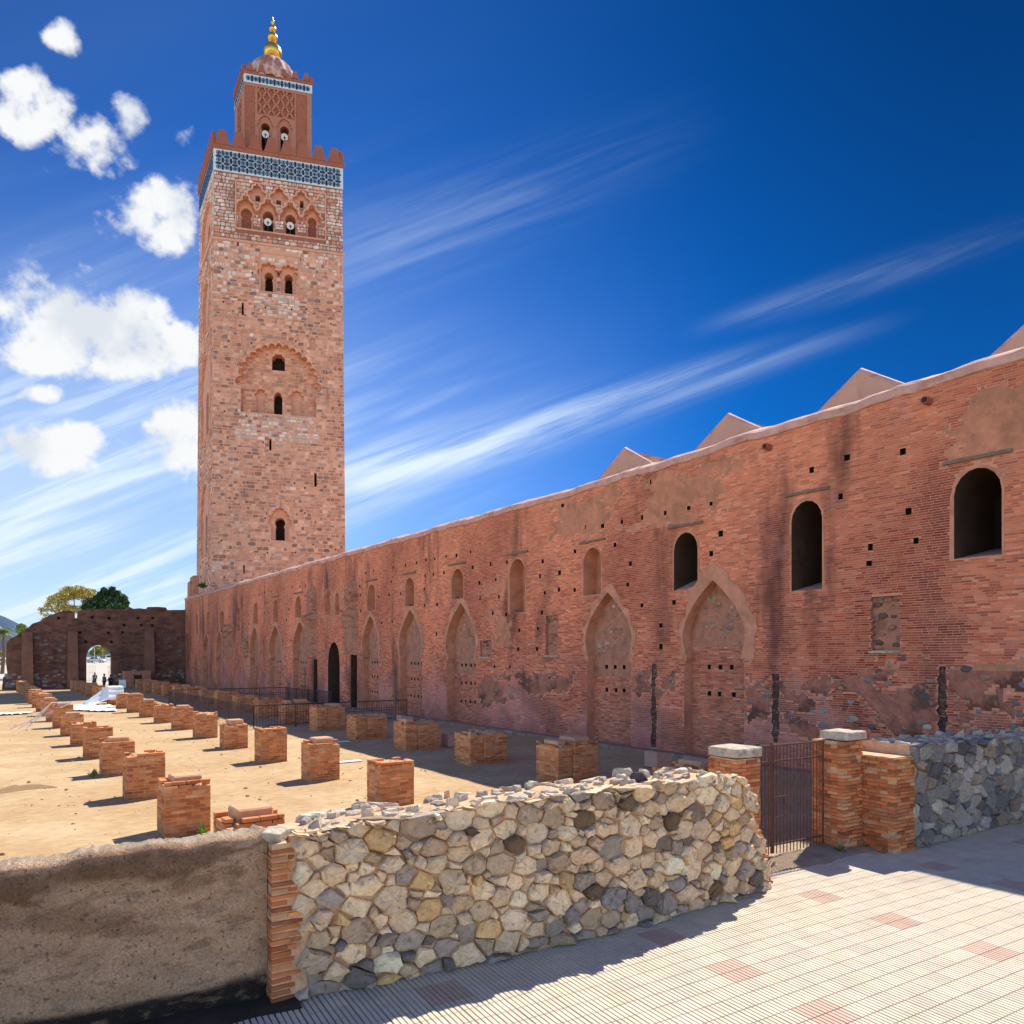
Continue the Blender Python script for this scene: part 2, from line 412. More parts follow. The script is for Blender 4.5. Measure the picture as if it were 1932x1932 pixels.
def ccw(poly):
    a = sum(poly[i][0] * poly[(i + 1) % len(poly)][1] - poly[(i + 1) % len(poly)][0] * poly[i][1] for i in range(len(poly)))
    return poly if a > 0 else poly[::-1]

class Facade:
    """a wall face with (s, z) coordinates, openings and courses of masonry; n points out of the wall"""
    def __init__(self, origin, d, nrm, taper=None):
        self.o, self.d, self.n = np.array(origin, float), np.array(d, float), np.array(nrm, float)
        self.taper = taper; self.holes = []
    def P(self, s, z, n):
        s, z, n = np.broadcast_arrays(np.asarray(s, float), np.asarray(z, float), np.asarray(n, float))
        p = np.stack([self.o[0] + s * self.d[0], self.o[1] + s * self.d[1], z], -1)
        if self.taper is not None:
            C, k0, z0 = self.taper; k = 1 - k0 * (z - z0)
            p[..., 0] = C[0] + (p[..., 0] - C[0]) * k; p[..., 1] = C[1] + (p[..., 1] - C[1]) * k
        p[..., 0] += n * self.n[0]; p[..., 1] += n * self.n[1]
        return p
    def hit(self, x, y):
        a, c = ray(x, y)
        s = (a * self.o[1] - self.o[0]) / (self.d[0] - a * self.d[1]); t = self.o[1] + s * self.d[1]; z = c * t
        if self.taper is not None:
            C, k0, z0 = self.taper
            for _ in range(3):
                k = 1 - k0 * (z - z0)
                o2 = (C[0] + (self.o[0] - C[0]) * k, C[1] + (self.o[1] - C[1]) * k)
                s = (a * o2[1] - o2[0]) / (self.d[0] - a * self.d[1]) ; t = o2[1] + s * self.d[1]; s = s / k; z = c * t
        return s, z
    def face_mesh(self, name, outline, holes, mats, n0=0.0):
        V, T = tri_region(outline, holes)
        P = self.P(V[:, 0], V[:, 1], n0)
        flip = np.dot(np.cross(P[T[0][1]] - P[T[0][0]], P[T[0][2]] - P[T[0][0]])[:2], self.n[:2]) < 0
        if flip: T = T[:, ::-1]
        return mesh_np(name, P, T, mats)
    def recess(self, name, parent, poly, n0, n1, side, back, inner=(), label=None):
        """an opening: jambs from depth n0 to n1 and a back panel with further openings in it"""
        poly = ccw([tuple(p) for p in poly]); k = len(poly); pa = np.array(poly)
        V = list(self.P(pa[:, 0], pa[:, 1], n0)) + list(self.P(pa[:, 0], pa[:, 1], n1))
        Fs = [(i, (i + 1) % k, k + (i + 1) % k, k + i) for i in range(k)]; mi = [0] * k
        if back is not None:
            v2, T = tri_region(poly, [ccw(h) for h in inner])
            b = len(V); V += list(self.P(v2[:, 0], v2[:, 1], n1)); Fs += [tuple(b + i for i in t) for t in T]; mi += [1] * len(T)
        return obj(name, mesh(name, V, Fs, [side, back or side], mi), parent, label=label)

def lay(S0, S1, Z0, Z1, mask, res, L, H, gap, jl=.18, jz=0.0, rnd=None):
    """courses of blocks in a masked rectangle -> array of (s0, s1, z0, z1)"""
    rnd = rnd or RG
    out = []; z = Z0; row = 0
    ncol = mask.shape[1]
    while z + H * .6 < Z1:
        h = H * (1 + jz * rnd.uniform(-1, 1))
        za, zb = z + gap / 2, z + h - gap / 2
        r0 = min(mask.shape[0] - 1, max(0, int((za - Z0) / res))); r1 = min(mask.shape[0] - 1, int((zb - Z0) / res))
        free = mask[r0] & mask[r1]
        s = S0 - (L * .5 if row % 2 else 0) - rnd.uniform(0, .1) * L
        cs = np.concatenate([[0], np.cumsum(~free)])
        while s < S1:
            l = L * (1 + jl * rnd.uniform(-1, 1))
            if rnd.random() < .22: l *= .55
            a, b = s + gap / 2, s + l - gap / 2
            s += l
            a, b = max(a, S0), min(b, S1)
            if b - a < .05 * L: continue
            i0, i1 = int((a - S0) / res), min(ncol, int((b - S0) / res) + 1)
            bad = cs[i1] - cs[i0]
            if bad == 0: out.append((a, b, za, zb)); continue
            if bad >= i1 - i0: continue
            seg = free[i0:i1]; best = cur = 0; e = 0
            for q, ok in enumerate(seg):
                cur = cur + 1 if ok else 0
                if cur > best: best, e = cur, q + 1
            if best * res > .22 * L: out.append((S0 + (i0 + e - best) * res, S0 + (i0 + e) * res, za, zb))
        z += h; row += 1
    return np.array(out)
def blocks_mesh(name, fac, B, proud, inset, col, mat_, n0=-.006):
    """five-faced blocks standing proud of the facade"""
    m = len(B); s0, s1, z0, z1 = B.T; pr = proud
    i = inset
    cs = np.stack([s0, s1, s1, s0, s0 + i, s1 - i, s1 - i, s0 + i], 1)
    cz = np.stack([z0, z0, z1, z1, z0 + i, z0 + i, z1 - i, z1 - i], 1)
    cn = np.stack([np.full(m, n0)] * 4 + [pr] * 4, 1)
    V = fac.P(cs, cz, cn).reshape(-1, 3)
    q = np.array([[4, 5, 6, 7], [0, 1, 5, 4], [1, 2, 6, 5], [2, 3, 7, 6], [3, 0, 4, 7]])
    d3 = fac.P(1, 0, 0) - fac.P(0, 0, 0)
    if d3[0] * fac.n[1] - d3[1] * fac.n[0] > 0: q = q[:, ::-1]
    Q = (q[None] + (np.arange(m) * 8)[:, None, None]).reshape(-1, 4)
    return mesh_np(name, V, Q, mat_, np.repeat(col, 5, 0))
def unit_block(name, mat_, inset=.06):
    V = boxv(0, 1, 0, 1, 0, 1)
    i = inset
    V[[2, 3, 6, 7]] = [(1 - i * .3, 1, i), (i * .3, 1, i), (1 - i * .3, 1, 1 - i), (i * .3, 1, 1 - i)]
    return mesh_np(name, V, BOXQ, mat_)
def pick(pal, n, rnd=None):
    rnd = rnd or RG
    pal = np.array(pal, float); w = pal[:, 3] / pal[:, 3].sum()
    c = pal[rnd.choice(len(pal), n, p=w), :3]
    return np.clip(c * rnd.uniform(.82, 1.18, (n, 1)) * rnd.uniform(.98, 1.02, (n, 3)), 0.01, .9)
UP = np.array((0., 0., 1.))
# ------------------------------------------------------------------ ground
def sheet(name, pts, z, m, kind='structure'):
    me = mesh(name, [(p[0], p[1], z) for p in pts], [tuple(range(len(pts)))], m)
    return obj(name, me, None, kind=kind)
sheet('ground', [(-6000, -200), (6000, -200), (6000, 9000), (-6000, 9000)], ZG - .02, M['ground'])

# ------------------------------------------------------------------ the long mosque wall
_b0, _b1 = gpt(1932, 1523), gpt(349, 1294)
B0 = np.array((_b0.x, _b0.y, 0)); _d = np.array((_b1.x - _b0.x, _b1.y - _b0.y, 0)); WLEN = float(np.linalg.norm(_d))
WD = _d / WLEN; WN = np.array((-WD[1], WD[0], 0))
wall = Facade(B0, WD, WN)
wall_t = thing('mosque_wall', 'long red brick wall with bricked-up pointed arches and round-topped windows', 'wall', (*(B0 + WD * 30)[:2], ZG))
ZA = lambda x, y: (1034.8 + .46437 * x, 620.9 + .46437 * y)
ZB = lambda x, y: (672.6 + .21425 * x, 983 + .21425 * y)
ZC = lambda x, y: (310.4 + .24103 * x, 983 + .24103 * y)
def wtop(s): return 7.45 + .33 * max(0.0, 1 - max(s, -3) / 18.0)
SMIN, SMAX = -15.0, WLEN
def rnd_top(cx, w, z0, z1, n=9, k=1.15):
    """rectangle with a stilted round head"""
    r = w; zs = z1 - r * k
    return [(cx - w, z0)] + [(cx + w, z0)] + [(cx + w * math.cos(t), zs + r * k * math.sin(t)) for t in np.linspace(0, math.pi, n)]
def horseshoe(cx, w, z0, zn, za, n=12):
    right = []
    for i in range(n + 1):
        t = i / n
        f = .86 + .14 * math.sin(t / .3 * math.pi / 2) if t < .3 else 1 - ((t - .3) / .7) ** 1.75
        right.append((w * f, zn + (za - zn) * t))
    leg = [(w * .97, z0), (w * .97, zn - .25), (w * .90, zn - .08)]
    r = leg + right
    return [(cx - x, z) for x, z in r] + [(cx + x, z) for x, z in r[-2::-1]]
WIN, ARC = [], []
for Z, x0, x1, y0, y1, dep, kind in [
        (ZA, 1648, 1843, 563, 925, 2.6, 'deep'), (ZA, 988, 1113, 697, 1060, 2.2, 'deep'), (ZA, 510, 607, 826, 1058, 1.3, 'deep'), (ZA, 143, 215, 888, 1080, .75, 'blind'),
        (ZB, 1350, 1485, 333, 805, .8, 'blind'), (ZB, 840, 943, 420, 685, .8, 'blind'), (ZB, 430, 508, 500, 750, .8, 'blind'), (ZB, 98, 165, 558, 790, .8, 'blind'),
        (ZC, 1025, 1070, 588, 755, .8, 'blind'), (ZC, 852, 890, 615, 790, .7, 'blind'), (ZC, 697, 730, 640, 805, .7, 'blind'), (ZC, 563, 590, 680, 862, .7, 'blind'),
        (ZC, 435, 467, 705, 870, .7, 'blind'), (ZC, 328, 355, 710, 885, .7, 'blind'), (ZC, 247, 262, 725, 880, .6, 'blind'), (ZC, 170, 185, 740, 880, .5, 'blind')]:
    sl, _ = wall.hit(*Z(x0, y1)); sr, _ = wall.hit(*Z(x1, y1))
    xm = (x0 + x1) / 2
    _, zt = wall.hit(*Z(xm, y0)); _, zb = wall.hit(*Z(xm, y1))
    WIN.append((rnd_top((sl + sr) / 2, abs(sl - sr) / 2, zb, zt), dep, kind))
for Z, x0, x1, xa, ya, yn in [(ZA, 548, 800, 668, 1020, 1335), (ZA, 152, 340, 242, 1070, 1340), (ZB, 792, 1055, 908, 720, 1215), (ZB, 377, 580, 468, 780, 1205), (ZB, 52, 200, 117, 830, 1200),
                              (ZC, 1005, 1120, 1050, 785, 1075), (ZC, 820, 918, 860, 815, 1070), (ZC, 668, 742, 701, 825, 1070), (ZC, 405, 455, 426, 855, 1060), (ZC, 300, 352, 320, 885, 1060)]:
    sl, _ = wall.hit(*Z(x0, yn)); sr, _ = wall.hit(*Z(x1, yn)); _, za = wall.hit(*Z(xa, ya)); _, zn = wall.hit(*Z((x0 + x1) / 2, yn))
    ARC.append(((sl + sr) / 2, abs(sl - sr) / 2, zn, za))
def box_poly(Z, x0, x1, y0, y1):
    sl, _ = wall.hit(*Z(x0, y0)); sr, _ = wall.hit(*Z(x1, y0)); _, zt = wall.hit(*Z((x0 + x1) / 2, y0)); _, zb = wall.hit(*Z((x0 + x1) / 2, y1))
    return [(sr, zb), (sl, zb), (sl, zt), (sr, zt)]
NICHE = [(box_poly(ZA, 1312, 1428, 1085, 1305), .16), (box_poly(ZB, 1665, 1775, 830, 1180), .16), (box_poly(ZB, 1090, 1190, 1050, 1195), .10)]
CHAN = [(box_poly(ZA, 1582, 1618, 1370, 1660), .10), (box_poly(ZA, 910, 936, 1400, 1680), .06), (box_poly(ZA, 418, 437, 1360, 1700), .05)]
sD, _ = wall.hit(*ZC(1325, 1400)); _, zD = wall.hit(*ZC(1325, 945))
def ragged(p, rr=random.Random(8)):
    (s0, z0), (s1, _), (_, z1), _ = p; n = 16
    L = [(s1 + rr.uniform(-.05, .05), z0 + (z1 - z0) * k / n) for k in range(n + 1)]; R_ = [(s0 + rr.uniform(-.05, .05), z0 + (z1 - z0) * k / n) for k in range(n + 1)]
    return R_ + L[::-1]
CHAN = [(ragged(p), d) for p, d in CHAN]; NICHE = [(ragged(p), d) for p, d in NICHE]
DOOR = [(rnd_top(sD, 1.15, ZG, zD, k=1.5), 1.3), ]
sE, _ = wall.hit(*ZC(1483, 1400)); _, zE = wall.hit(*ZC(1483, 965)); DOOR.append((rnd_top(sE, .55, ZG, zE, k=1.5), 1.6))
sG, _ = wall.hit(*ZC(1182, 1400)); _, zg = wall.hit(*ZC(1182, 1080)); DOOR.append((rnd_top(sG, .42, ZG, zg, k=.3), 1.4))
sH, _ = wall.hit(*ZC(325, 1280)); _, zh = wall.hit(*ZC(325, 1105))
TRIP = []
for x0, x1 in ((1258, 1295), (1335, 1368)):
    p = box_poly(ZC, x0, x1, 560, 735); c = (p[0][0] + p[1][0]) / 2; w = abs(p[0][0] - p[1][0]) / 2
    TRIP.append((rnd_top(c, w, p[0][1], p[2][1], k=1.6), .4))
PUT = []
for Z, L in ((ZA, [(1070, 572), (1213, 522), (1440, 498), (1187, 680), (1463, 741), (1493, 860), (1308, 886), (1303, 952), (700, 831), (661, 912), (661, 710), (570, 727), (475, 747), (298, 783), (382, 765), (270, 877), (333, 953), (322, 1038), (45, 990), (43, 1058), (107, 1060), (380, 1122), (510, 1110), (457, 1204), (457, 1290), (152, 803), (220, 800), (57, 717), (418, 620), (108, 903)]),
             (ZB, [(1005, 272), (880, 303), (790, 312), (690, 333), (612, 342), (530, 367), (432, 388), (322, 407), (148, 440), (82, 460), (1022, 407), (1180, 380), (1325, 362), (1640, 355), (1617, 485), (1790, 455), (1657, 632), (1785, 605), (770, 455), (678, 470), (605, 483), (597, 600), (598, 745), (710, 735), (705, 995), (388, 640), (287, 650), (195, 668), (30, 575), (305, 535), (1082, 543), (1228, 515), (1088, 682), (1255, 668), (1200, 812), (1318, 823), (1434, 962), (1597, 948), (1634, 806), (1424, 1127), (1590, 1124), (1215, 1280), (1350, 1285), (315, 885), (222, 898)]),
             (ZC, [(1000, 515), (1060, 513), (1103, 507), (990, 607), (1103, 590), (975, 690), (920, 700), (955, 773), (880, 543), (835, 550), (787, 560), (740, 573), (795, 640), (815, 715), (780, 720), (700, 577), (640, 595), (625, 660), (620, 728), (660, 735), (660, 805), (630, 805), (545, 617), (510, 680), (490, 610), (458, 620), (418, 635), (382, 642), (348, 653), (318, 655), (375, 765), (395, 768), (510, 750), (540, 750), (515, 820), (530, 900), (927, 940), (990, 937), (775, 945), (1237, 470), (1533, 580), (1537, 705), (1530, 508)])):
    for x, y in L: PUT.append(wall.hit(*Z(x, y)))
ARCH_POLY = [horseshoe(c, w, ZG - .05, zn, za) for c, w, zn, za in ARC]
big = [p for p, *_ in WIN] + ARCH_POLY + [p for p, _ in NICHE + CHAN + DOOR + TRIP]
def clear_of(s, z, r, polys):
    q = [(s - r, z - r), (s + r, z - r), (s + r, z + r), (s - r, z + r), (s, z)]
    return not any(pip(q, p).any() for p in polys)
_put = []
for s, z in PUT:
    if z < wtop(s) - .4 and clear_of(s, z, .18, big) and all(abs(s - a) + abs(z - b) > .45 for a, b in _put): _put.append((s, z))
PUT = _put
PH = [(.085 * R.uniform(.85, 1.2), .095 * R.uniform(.85, 1.15)) for _ in PUT]
put_poly = [[(s - w, z - h), (s + w, z - h), (s + w, z + h), (s - w, z + h)] for (s, z), (w, h) in zip(PUT, PH)]
holes = big + put_poly
tops = [(s, wtop(s)) for s in np.arange(SMAX, SMIN - .1, -3.0)] + [(SMIN, wtop(SMIN))]
outline = [(SMIN, ZG - .3), (SMAX, ZG - .3)] + tops
obj('masonry_face', wall.face_mesh('masonry_face', outline, holes, M['mortar']), wall_t)
# body behind the face: top and rear, thick enough to throw the building's shadow
Vb = []
for s in (SMIN, SMAX):
    for n in (-.02, -3.2):
        Vb += [wall.P(s, ZG - .3, n), wall.P(s, wtop(s) if s < 0 else 7.45, n)]
obj('wall_core', mesh('wall_core', Vb, [(2, 3, 7, 6), (0, 1, 3, 2), (4, 6, 7, 5), (0, 2, 6, 4)], M['render']), wall_t)
# openings
for i, (p, dep, kind) in enumerate(WIN):
    if kind == 'deep':
        cx = sum(q[0] for q in p) / len(p)
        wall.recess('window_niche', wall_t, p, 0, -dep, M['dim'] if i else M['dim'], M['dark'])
        z0 = min(q[1] for q in p); w = max(q[0] for q in p) - min(q[0] for q in p)
        s0, s1 = min(q[0] for q in p) + .01, max(q[0] for q in p) - .01
        V = [wall.P(s0, z0 + .004, -.02), wall.P(s1, z0 + .004, -.02), wall.P(s1, z0 + .5, -dep + .02), wall.P(s0, z0 + .5, -dep + .02)]
        obj('window_sill', mesh('window_sill', V, [(0, 1, 2, 3)], M['pinkplaster']), wall_t)
    else:
        wall.recess('window_niche', wall_t, p, 0, -dep, M['palerender'], M['render'])
def ring(name, parent, inner, outer, n0, n1, m, fac=wall):
    """raised band between two open curves"""
    k = len(inner); ia, oa = np.array(inner), np.array(outer)
    V = list(fac.P(ia[:, 0], ia[:, 1], n1)) + list(fac.P(oa[:, 0], oa[:, 1], n1)) + list(fac.P(oa[:, 0], oa[:, 1], n0)) + list(fac.P(ia[:, 0], ia[:, 1], n0))
    Fs = []
    for i in range(k - 1):
        Fs += [(i, i + 1, k + i + 1, k + i), (k + i, k + i + 1, 2 * k + i + 1, 2 * k + i), (3 * k + i, 3 * k + i + 1, i + 1, i)]
    return obj(name, mesh(name, V, Fs, m), parent)
def offset_curve(pts, d):
    out = []
    P = np.array(pts)
    for i in range(len(P)):
        a = P[max(i - 1, 0)]; b = P[min(i + 1, len(P) - 1)]; t = (b - a) / (np.linalg.norm(b - a) + 1e-9)
        dd = d[i] if hasattr(d, '__len__') else d
        out.append(tuple(P[i] + np.array((t[1], -t[0])) * dd))
    return out
SURR = []
for i, (c, w, zn, za) in enumerate(ARC):
    p = horseshoe(c, w, ZG - .05, zn, za)
    k = (len(p)) // 2
    curve = p[3:-3]                                   # head only, from the small-s side over the apex
    wd = [.20 + .10 * math.sin(j * 1.7 + i) + (.28 if i == 0 and j < len(curve) * .62 else 0) + (.10 if abs(j - len(curve) / 2) < 3 else 0) for j in range(len(curve))]
    sgn = -1
    curve = [tuple(np.array(curve[j]) * (1 - q / 3) + np.array(curve[j + 1]) * q / 3) for j in range(len(curve) - 1) for q in range(3)] + [curve[-1]]
    wd = list(np.interp(np.linspace(0, 1, len(curve)), np.linspace(0, 1, len(wd)), wd) + RG.uniform(-.06, .06, len(curve)))
    oc = offset_curve(curve, [sgn * v for v in wd])
    if np.mean(np.array(oc)[:, 1]) < np.mean(np.array(curve)[:, 1]): oc = offset_curve(curve, wd)
    ring('arch_surround', wall_t, curve, oc, -.004, .035, M['palerender'])
    SURR.append(curve + oc[::-1])
for i, (p, dep, kind) in enumerate(WIN[:10]):
    cur = p[1:] + [p[0]]
    jw = RG.uniform(.05, .14, len(cur))
    oc = offset_curve(cur, jw)
    if np.mean(np.array(oc)[:, 1]) < np.mean(np.array(cur)[:, 1]): oc = offset_curve(cur, -jw)
    ring('window_surround', wall_t, cur, oc, -.004, .018, M['palerender'])
    SURR.append(cur + oc[::-1])
    c = (p[0][0] + p[1][0]) / 2; w = abs(p[0][0] - p[1][0]) / 2; zt = max(q[1] for q in p)
    lz = zt + .28; V = boxv(-1, 1, -1, 1, -1, 1)
    ln = w * 1.22 + .12
    me = mesh_np('lintel', V, BOXQ, M['wood'])
    tilt = R.uniform(-.02, .02)
    obj('lintel', me, wall_t, axes(wall.P(c, lz, .03), WD * ln + UP * ln * tilt, WN * .06, UP * .045))
for j, (p, dep) in enumerate(NICHE):
    wall.recess('broken_niche', wall_t, p, 0, -dep, M['earth'], M['earth'])
CHO = [wall.recess('drain_channel', wall_t, p, 0, -dep, M['moss'], M['moss']) for p, dep in CHAN]
for j, (p, dep) in enumerate(DOOR): wall.recess('doorway', wall_t, p, 0, -dep, M['dim'], M['dark'])
for p, dep in TRIP: wall.recess('blind_niche', wall_t, p, 0, -dep, M['palerender'], M['render'])
UB = mesh_np('putlog_hole', boxv(-1, 1, -1, 0, -1, 1), np.array([[0, 1, 5, 4], [0, 3, 2, 1], [4, 5, 6, 7], [1, 2, 6, 5], [3, 0, 4, 7]]), M['hole'])
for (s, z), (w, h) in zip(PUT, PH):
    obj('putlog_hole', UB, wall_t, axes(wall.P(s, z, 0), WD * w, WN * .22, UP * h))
# masonry masks
RES = .03
ncol, nrow = int((SMAX - SMIN) / RES) + 2, int((7.9 - ZG) / RES) + 2
gs = SMIN + (np.arange(ncol) + .5) * RES; gz = ZG + (np.arange(nrow) + .5) * RES
mask = np.ones((nrow, ncol), bool)
def wob(s, z, a=.22):
    return s + a * (np.sin(z * 5.1 + s * 1.3) + .6 * np.sin(z * 13 + s * 3) + .4 * np.sin(s * 17 - z * 9)), z + a * .7 * (np.sin(s * 4.3 + z * 2) + .6 * np.sin(s * 11 + z * 7) + .4 * np.sin(z * 21 - s * 8))
def burn(mk, poly, val=False, rough=0.0, gs=gs, gz=gz):
    pa = np.array(poly); lo, hi = pa.min(0) - .6, pa.max(0) + .6
    i0, i1 = np.searchsorted(gs, (lo[0], hi[0])); j0, j1 = np.searchsorted(gz, (lo[1], hi[1]))
    if i1 <= i0 or j1 <= j0: return
    SS, ZZ = np.meshgrid(gs[i0:i1], gz[j0:j1])
    a, b = wob(SS, ZZ, rough) if rough else (SS, ZZ)
    ins = pip(np.stack([a.ravel(), b.ravel()], 1), poly).reshape(SS.shape)
    mk[j0:j1, i0:i1][ins] = val
for p in holes + SURR: burn(mask, p)
for i in range(ncol): mask[gz > wtop(gs[i]) - .05, i] = False
zones = []
for Z, L in ((ZA, [(-40, 720), (900, 478), (900, 560), (770, 640), (740, 730), (560, 790), (430, 800), (200, 835), (-40, 850)]),
             (ZA, [(1560, 320), (2100, 160), (2100, 480), (1630, 545), (1590, 440)]),
             (ZA, [(940, 1440), (1300, 1400), (1420, 1335), (1560, 1335), (1570, 1660), (980, 1660)]),
             (ZA, [(1640, 1370), (2100, 1320), (2100, 1620), (1650, 1620)]),
             (ZA, [(810, 1420), (900, 1420), (900, 1600), (810, 1600)]),
             (ZA, [(350, 1390), (540, 1390), (520, 1480), (360, 1500)]),
             (ZB, [(1080, 1370), (1932, 1330), (1932, 1480), (1080, 1640)]),
             (ZB, [(1100, 505), (1330, 510), (1320, 600), (1200, 650), (1110, 650)]),
             (ZB, [(1100, 850), (1280, 845), (1370, 900), (1360, 1120), (1200, 1120), (1195, 950), (1110, 930)]),
             (ZC, [(1230, 525), (1410, 545), (1415, 770), (1230, 770)]),
             (ZC, [(0, 700), (10, 700), (10, 710), (0, 710)])):
    zones.append([wall.hit(*Z(x, y)) for x, y in L])
patches = []
for i, p in enumerate(zones[:-1]): burn(mask, p, False, .16)
# plaster skin over the zones: thin uneven sheets a little proud of the brick
pm = np.zeros_like(mask)
for p in zones[:-1]: burn(pm, p, True, .16)
_SS, _ZZ = np.meshgrid(gs, gz)
_f = np.zeros_like(_SS)
for _k in range(5): _q = 1.1 * 1.9 ** _k; _f += .62 ** _k * np.sin(_SS * _q + _k * 2.1 + 1.6 * np.sin(_ZZ * _q * 1.1 + _k)) * np.cos(_ZZ * _q * 1.4 + 1.7 * _k)
_bare = pm & (_f > .22)
mask |= _bare; pm &= ~_bare
for p in holes + SURR: burn(mask, p)
for i in range(ncol): mask[gz > wtop(gs[i]) - .05, i] = False
del _SS, _ZZ, _f
for p in holes + SURR: burn(pm, p)
for i in range(ncol): pm[gz > wtop(gs[i]) - .02, i] = False
st = 3
pmc = pm[::st, ::st]
jj, ii = np.where(pmc)
vid = -np.ones((pmc.shape[0] + 1, pmc.shape[1] + 1), int); Vp, Qp, zid = [], [], []
RX = RG.random((pmc.shape[0] + 1, pmc.shape[1] + 1))
def vget(j, i):
    if vid[j, i] < 0:
        vid[j, i] = len(Vp); s, z = SMIN + i * RES * st, ZG + j * RES * st
        inside = (0 < j < pmc.shape[0]) and (0 < i < pmc.shape[1]) and pmc[j - 1, i - 1] and pmc[j - 1, i] and pmc[j, i - 1] and pmc[j, i]
        n = (.012 + .018 * RX[j, i] + .01 * math.sin(s * 2) * math.sin(z * 3)) if inside else .001
        Vp.append((s, z, n))
    return vid[j, i]
for j, i in zip(jj, ii): Qp.append((vget(j, i), vget(j, i + 1), vget(j + 1, i + 1), vget(j + 1, i)))
Vp = np.array(Vp); Qp = np.array(Qp); lowq = Vp[Qp][:, :, 1].mean(1) < -.4
obj('plaster_patch', mesh_np('plaster_patch', wall.P(Vp[:, 0], Vp[:, 1], Vp[:, 2]), Qp[~lowq], M['render'], smooth=True), wall_t, kind='stuff', label='worn tan plaster clinging to the brickwork')
obj('rubble_patch', mesh_np('rubble_patch', wall.P(Vp[:, 0], Vp[:, 1], Vp[:, 2] * 1.8), Qp[lowq], M['rubblefill']), wall_t, kind='stuff', label='rough exposed rubble core low on the wall')
# bricks
BR = lay(SMIN, SMAX, ZG, 7.85, mask, RES, .30, .072, .016, .12)
BPAL = [(.60, .155, .075, 4), (.67, .215, .11, 4), (.46, .10, .055, 2.4), (.72, .30, .18, 1.8), (.30, .07, .045, 1.4), (.62, .225, .13, 2)]
bc = pick(BPAL, len(BR))
# paler, salmon brick higher up and further along, as fired
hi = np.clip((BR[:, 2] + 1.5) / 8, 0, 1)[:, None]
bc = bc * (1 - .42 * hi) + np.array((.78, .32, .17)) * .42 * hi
def drift(x, y, f, seed):
    r_ = np.random.default_rng(seed); v = 0
    for o in range(4): a_, b_ = r_.uniform(0, 6, 2); k_ = f * 1.9 ** o; v = v + .6 ** o * np.sin(x * k_ + a_ + 1.5 * np.sin(y * k_ * .7 + b_)) * np.cos(y * k_ * .8 + b_)
    return v
bs_, bz_ = (BR[:, 0] + BR[:, 1]) / 2, (BR[:, 2] + BR[:, 3]) / 2
g1 = np.clip(drift(bs_, bz_ * .45, .55, 1) * .8, -1, 1)[:, None]
bc = bc * (1 + .30 * g1) * np.where(g1 < 0, 1, 1) + np.maximum(-g1, 0) * np.array((-.02, -.03, -.012))
g2 = np.clip(drift(bs_, bz_ * .9, .8, 2) + (-bz_ - 1.4) * .45, 0, 1)[:, None] * .5       # pale salt bloom, low down
bc = np.clip(bc * (1 - g2) + np.array((.62, .30, .30)) * g2, .02, .9)
g4 = np.zeros(len(BR))
for (x_, wd_, z0_, z1_, am_) in ((1242, .55, -1.2, 5.2, .6), (1465, .7, -2.5, 5.8, .62), (1768, .5, -1.6, 5.6, .6), (1800, .35, -2.5, 2.0, .6), (1032, .5, -1.0, 5.0, .5), (1395, .35, -2.5, 3.0, .45), (700, .8, -2, 5, .35), (1860, .4, -3, 0.4, .55), (1600, .4, -3, 0, .45)):
    s0_ = wall.hit(x_, 1150)[0]
    g4 = np.maximum(g4, am_ * np.exp(-((bs_ - s0_ + .15 * np.sin(bz_ * 2.1)) / wd_) ** 2) * np.clip((bz_ - z0_) / .8, 0, 1) * np.clip((z1_ - bz_) / 1.2, 0, 1))
g4 = np.clip(g4 * (1 + .35 * drift(bs_, bz_, 2.2, 7)), 0, .85)[:, None]                            # dark streaks under the roof spouts and along old joints
bc = np.clip(bc * (1 - g4) + np.array((.17, .045, .038)) * g4, .02, .9)
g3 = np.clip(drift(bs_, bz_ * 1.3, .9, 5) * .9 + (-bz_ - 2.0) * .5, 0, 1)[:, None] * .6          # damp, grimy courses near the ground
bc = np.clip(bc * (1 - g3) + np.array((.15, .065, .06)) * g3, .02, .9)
pr = RG.uniform(.004, .016, len(BR))
mid = wall.P((BR[:, 0] + BR[:, 1]) / 2, (BR[:, 2] + BR[:, 3]) / 2, 0)
px = CX + FL * mid[:, 0] / np.maximum(mid[:, 1], .1); py = HY - FL * mid[:, 2] / np.maximum(mid[:, 1], .1)
vis = (px < 1926) & (py > 690) & (py < 1350) & (mid[:, 1] > 1)
score = np.where(vis, mid[:, 1] - 3 * (BR[:, 1] - BR[:, 0]), 1e9)
near = np.zeros(len(BR), bool); near[np.argsort(score)[:290]] = True
UBR = unit_block('brick', M['brick_o'], .05)
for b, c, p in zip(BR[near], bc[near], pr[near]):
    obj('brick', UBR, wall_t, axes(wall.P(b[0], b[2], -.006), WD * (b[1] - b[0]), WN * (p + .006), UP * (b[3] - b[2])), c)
obj('brickwork', blocks_mesh('brickwork', wall, BR[~near], pr[~near], .004, bc[~near], M['brick']), wall_t, kind='stuff')
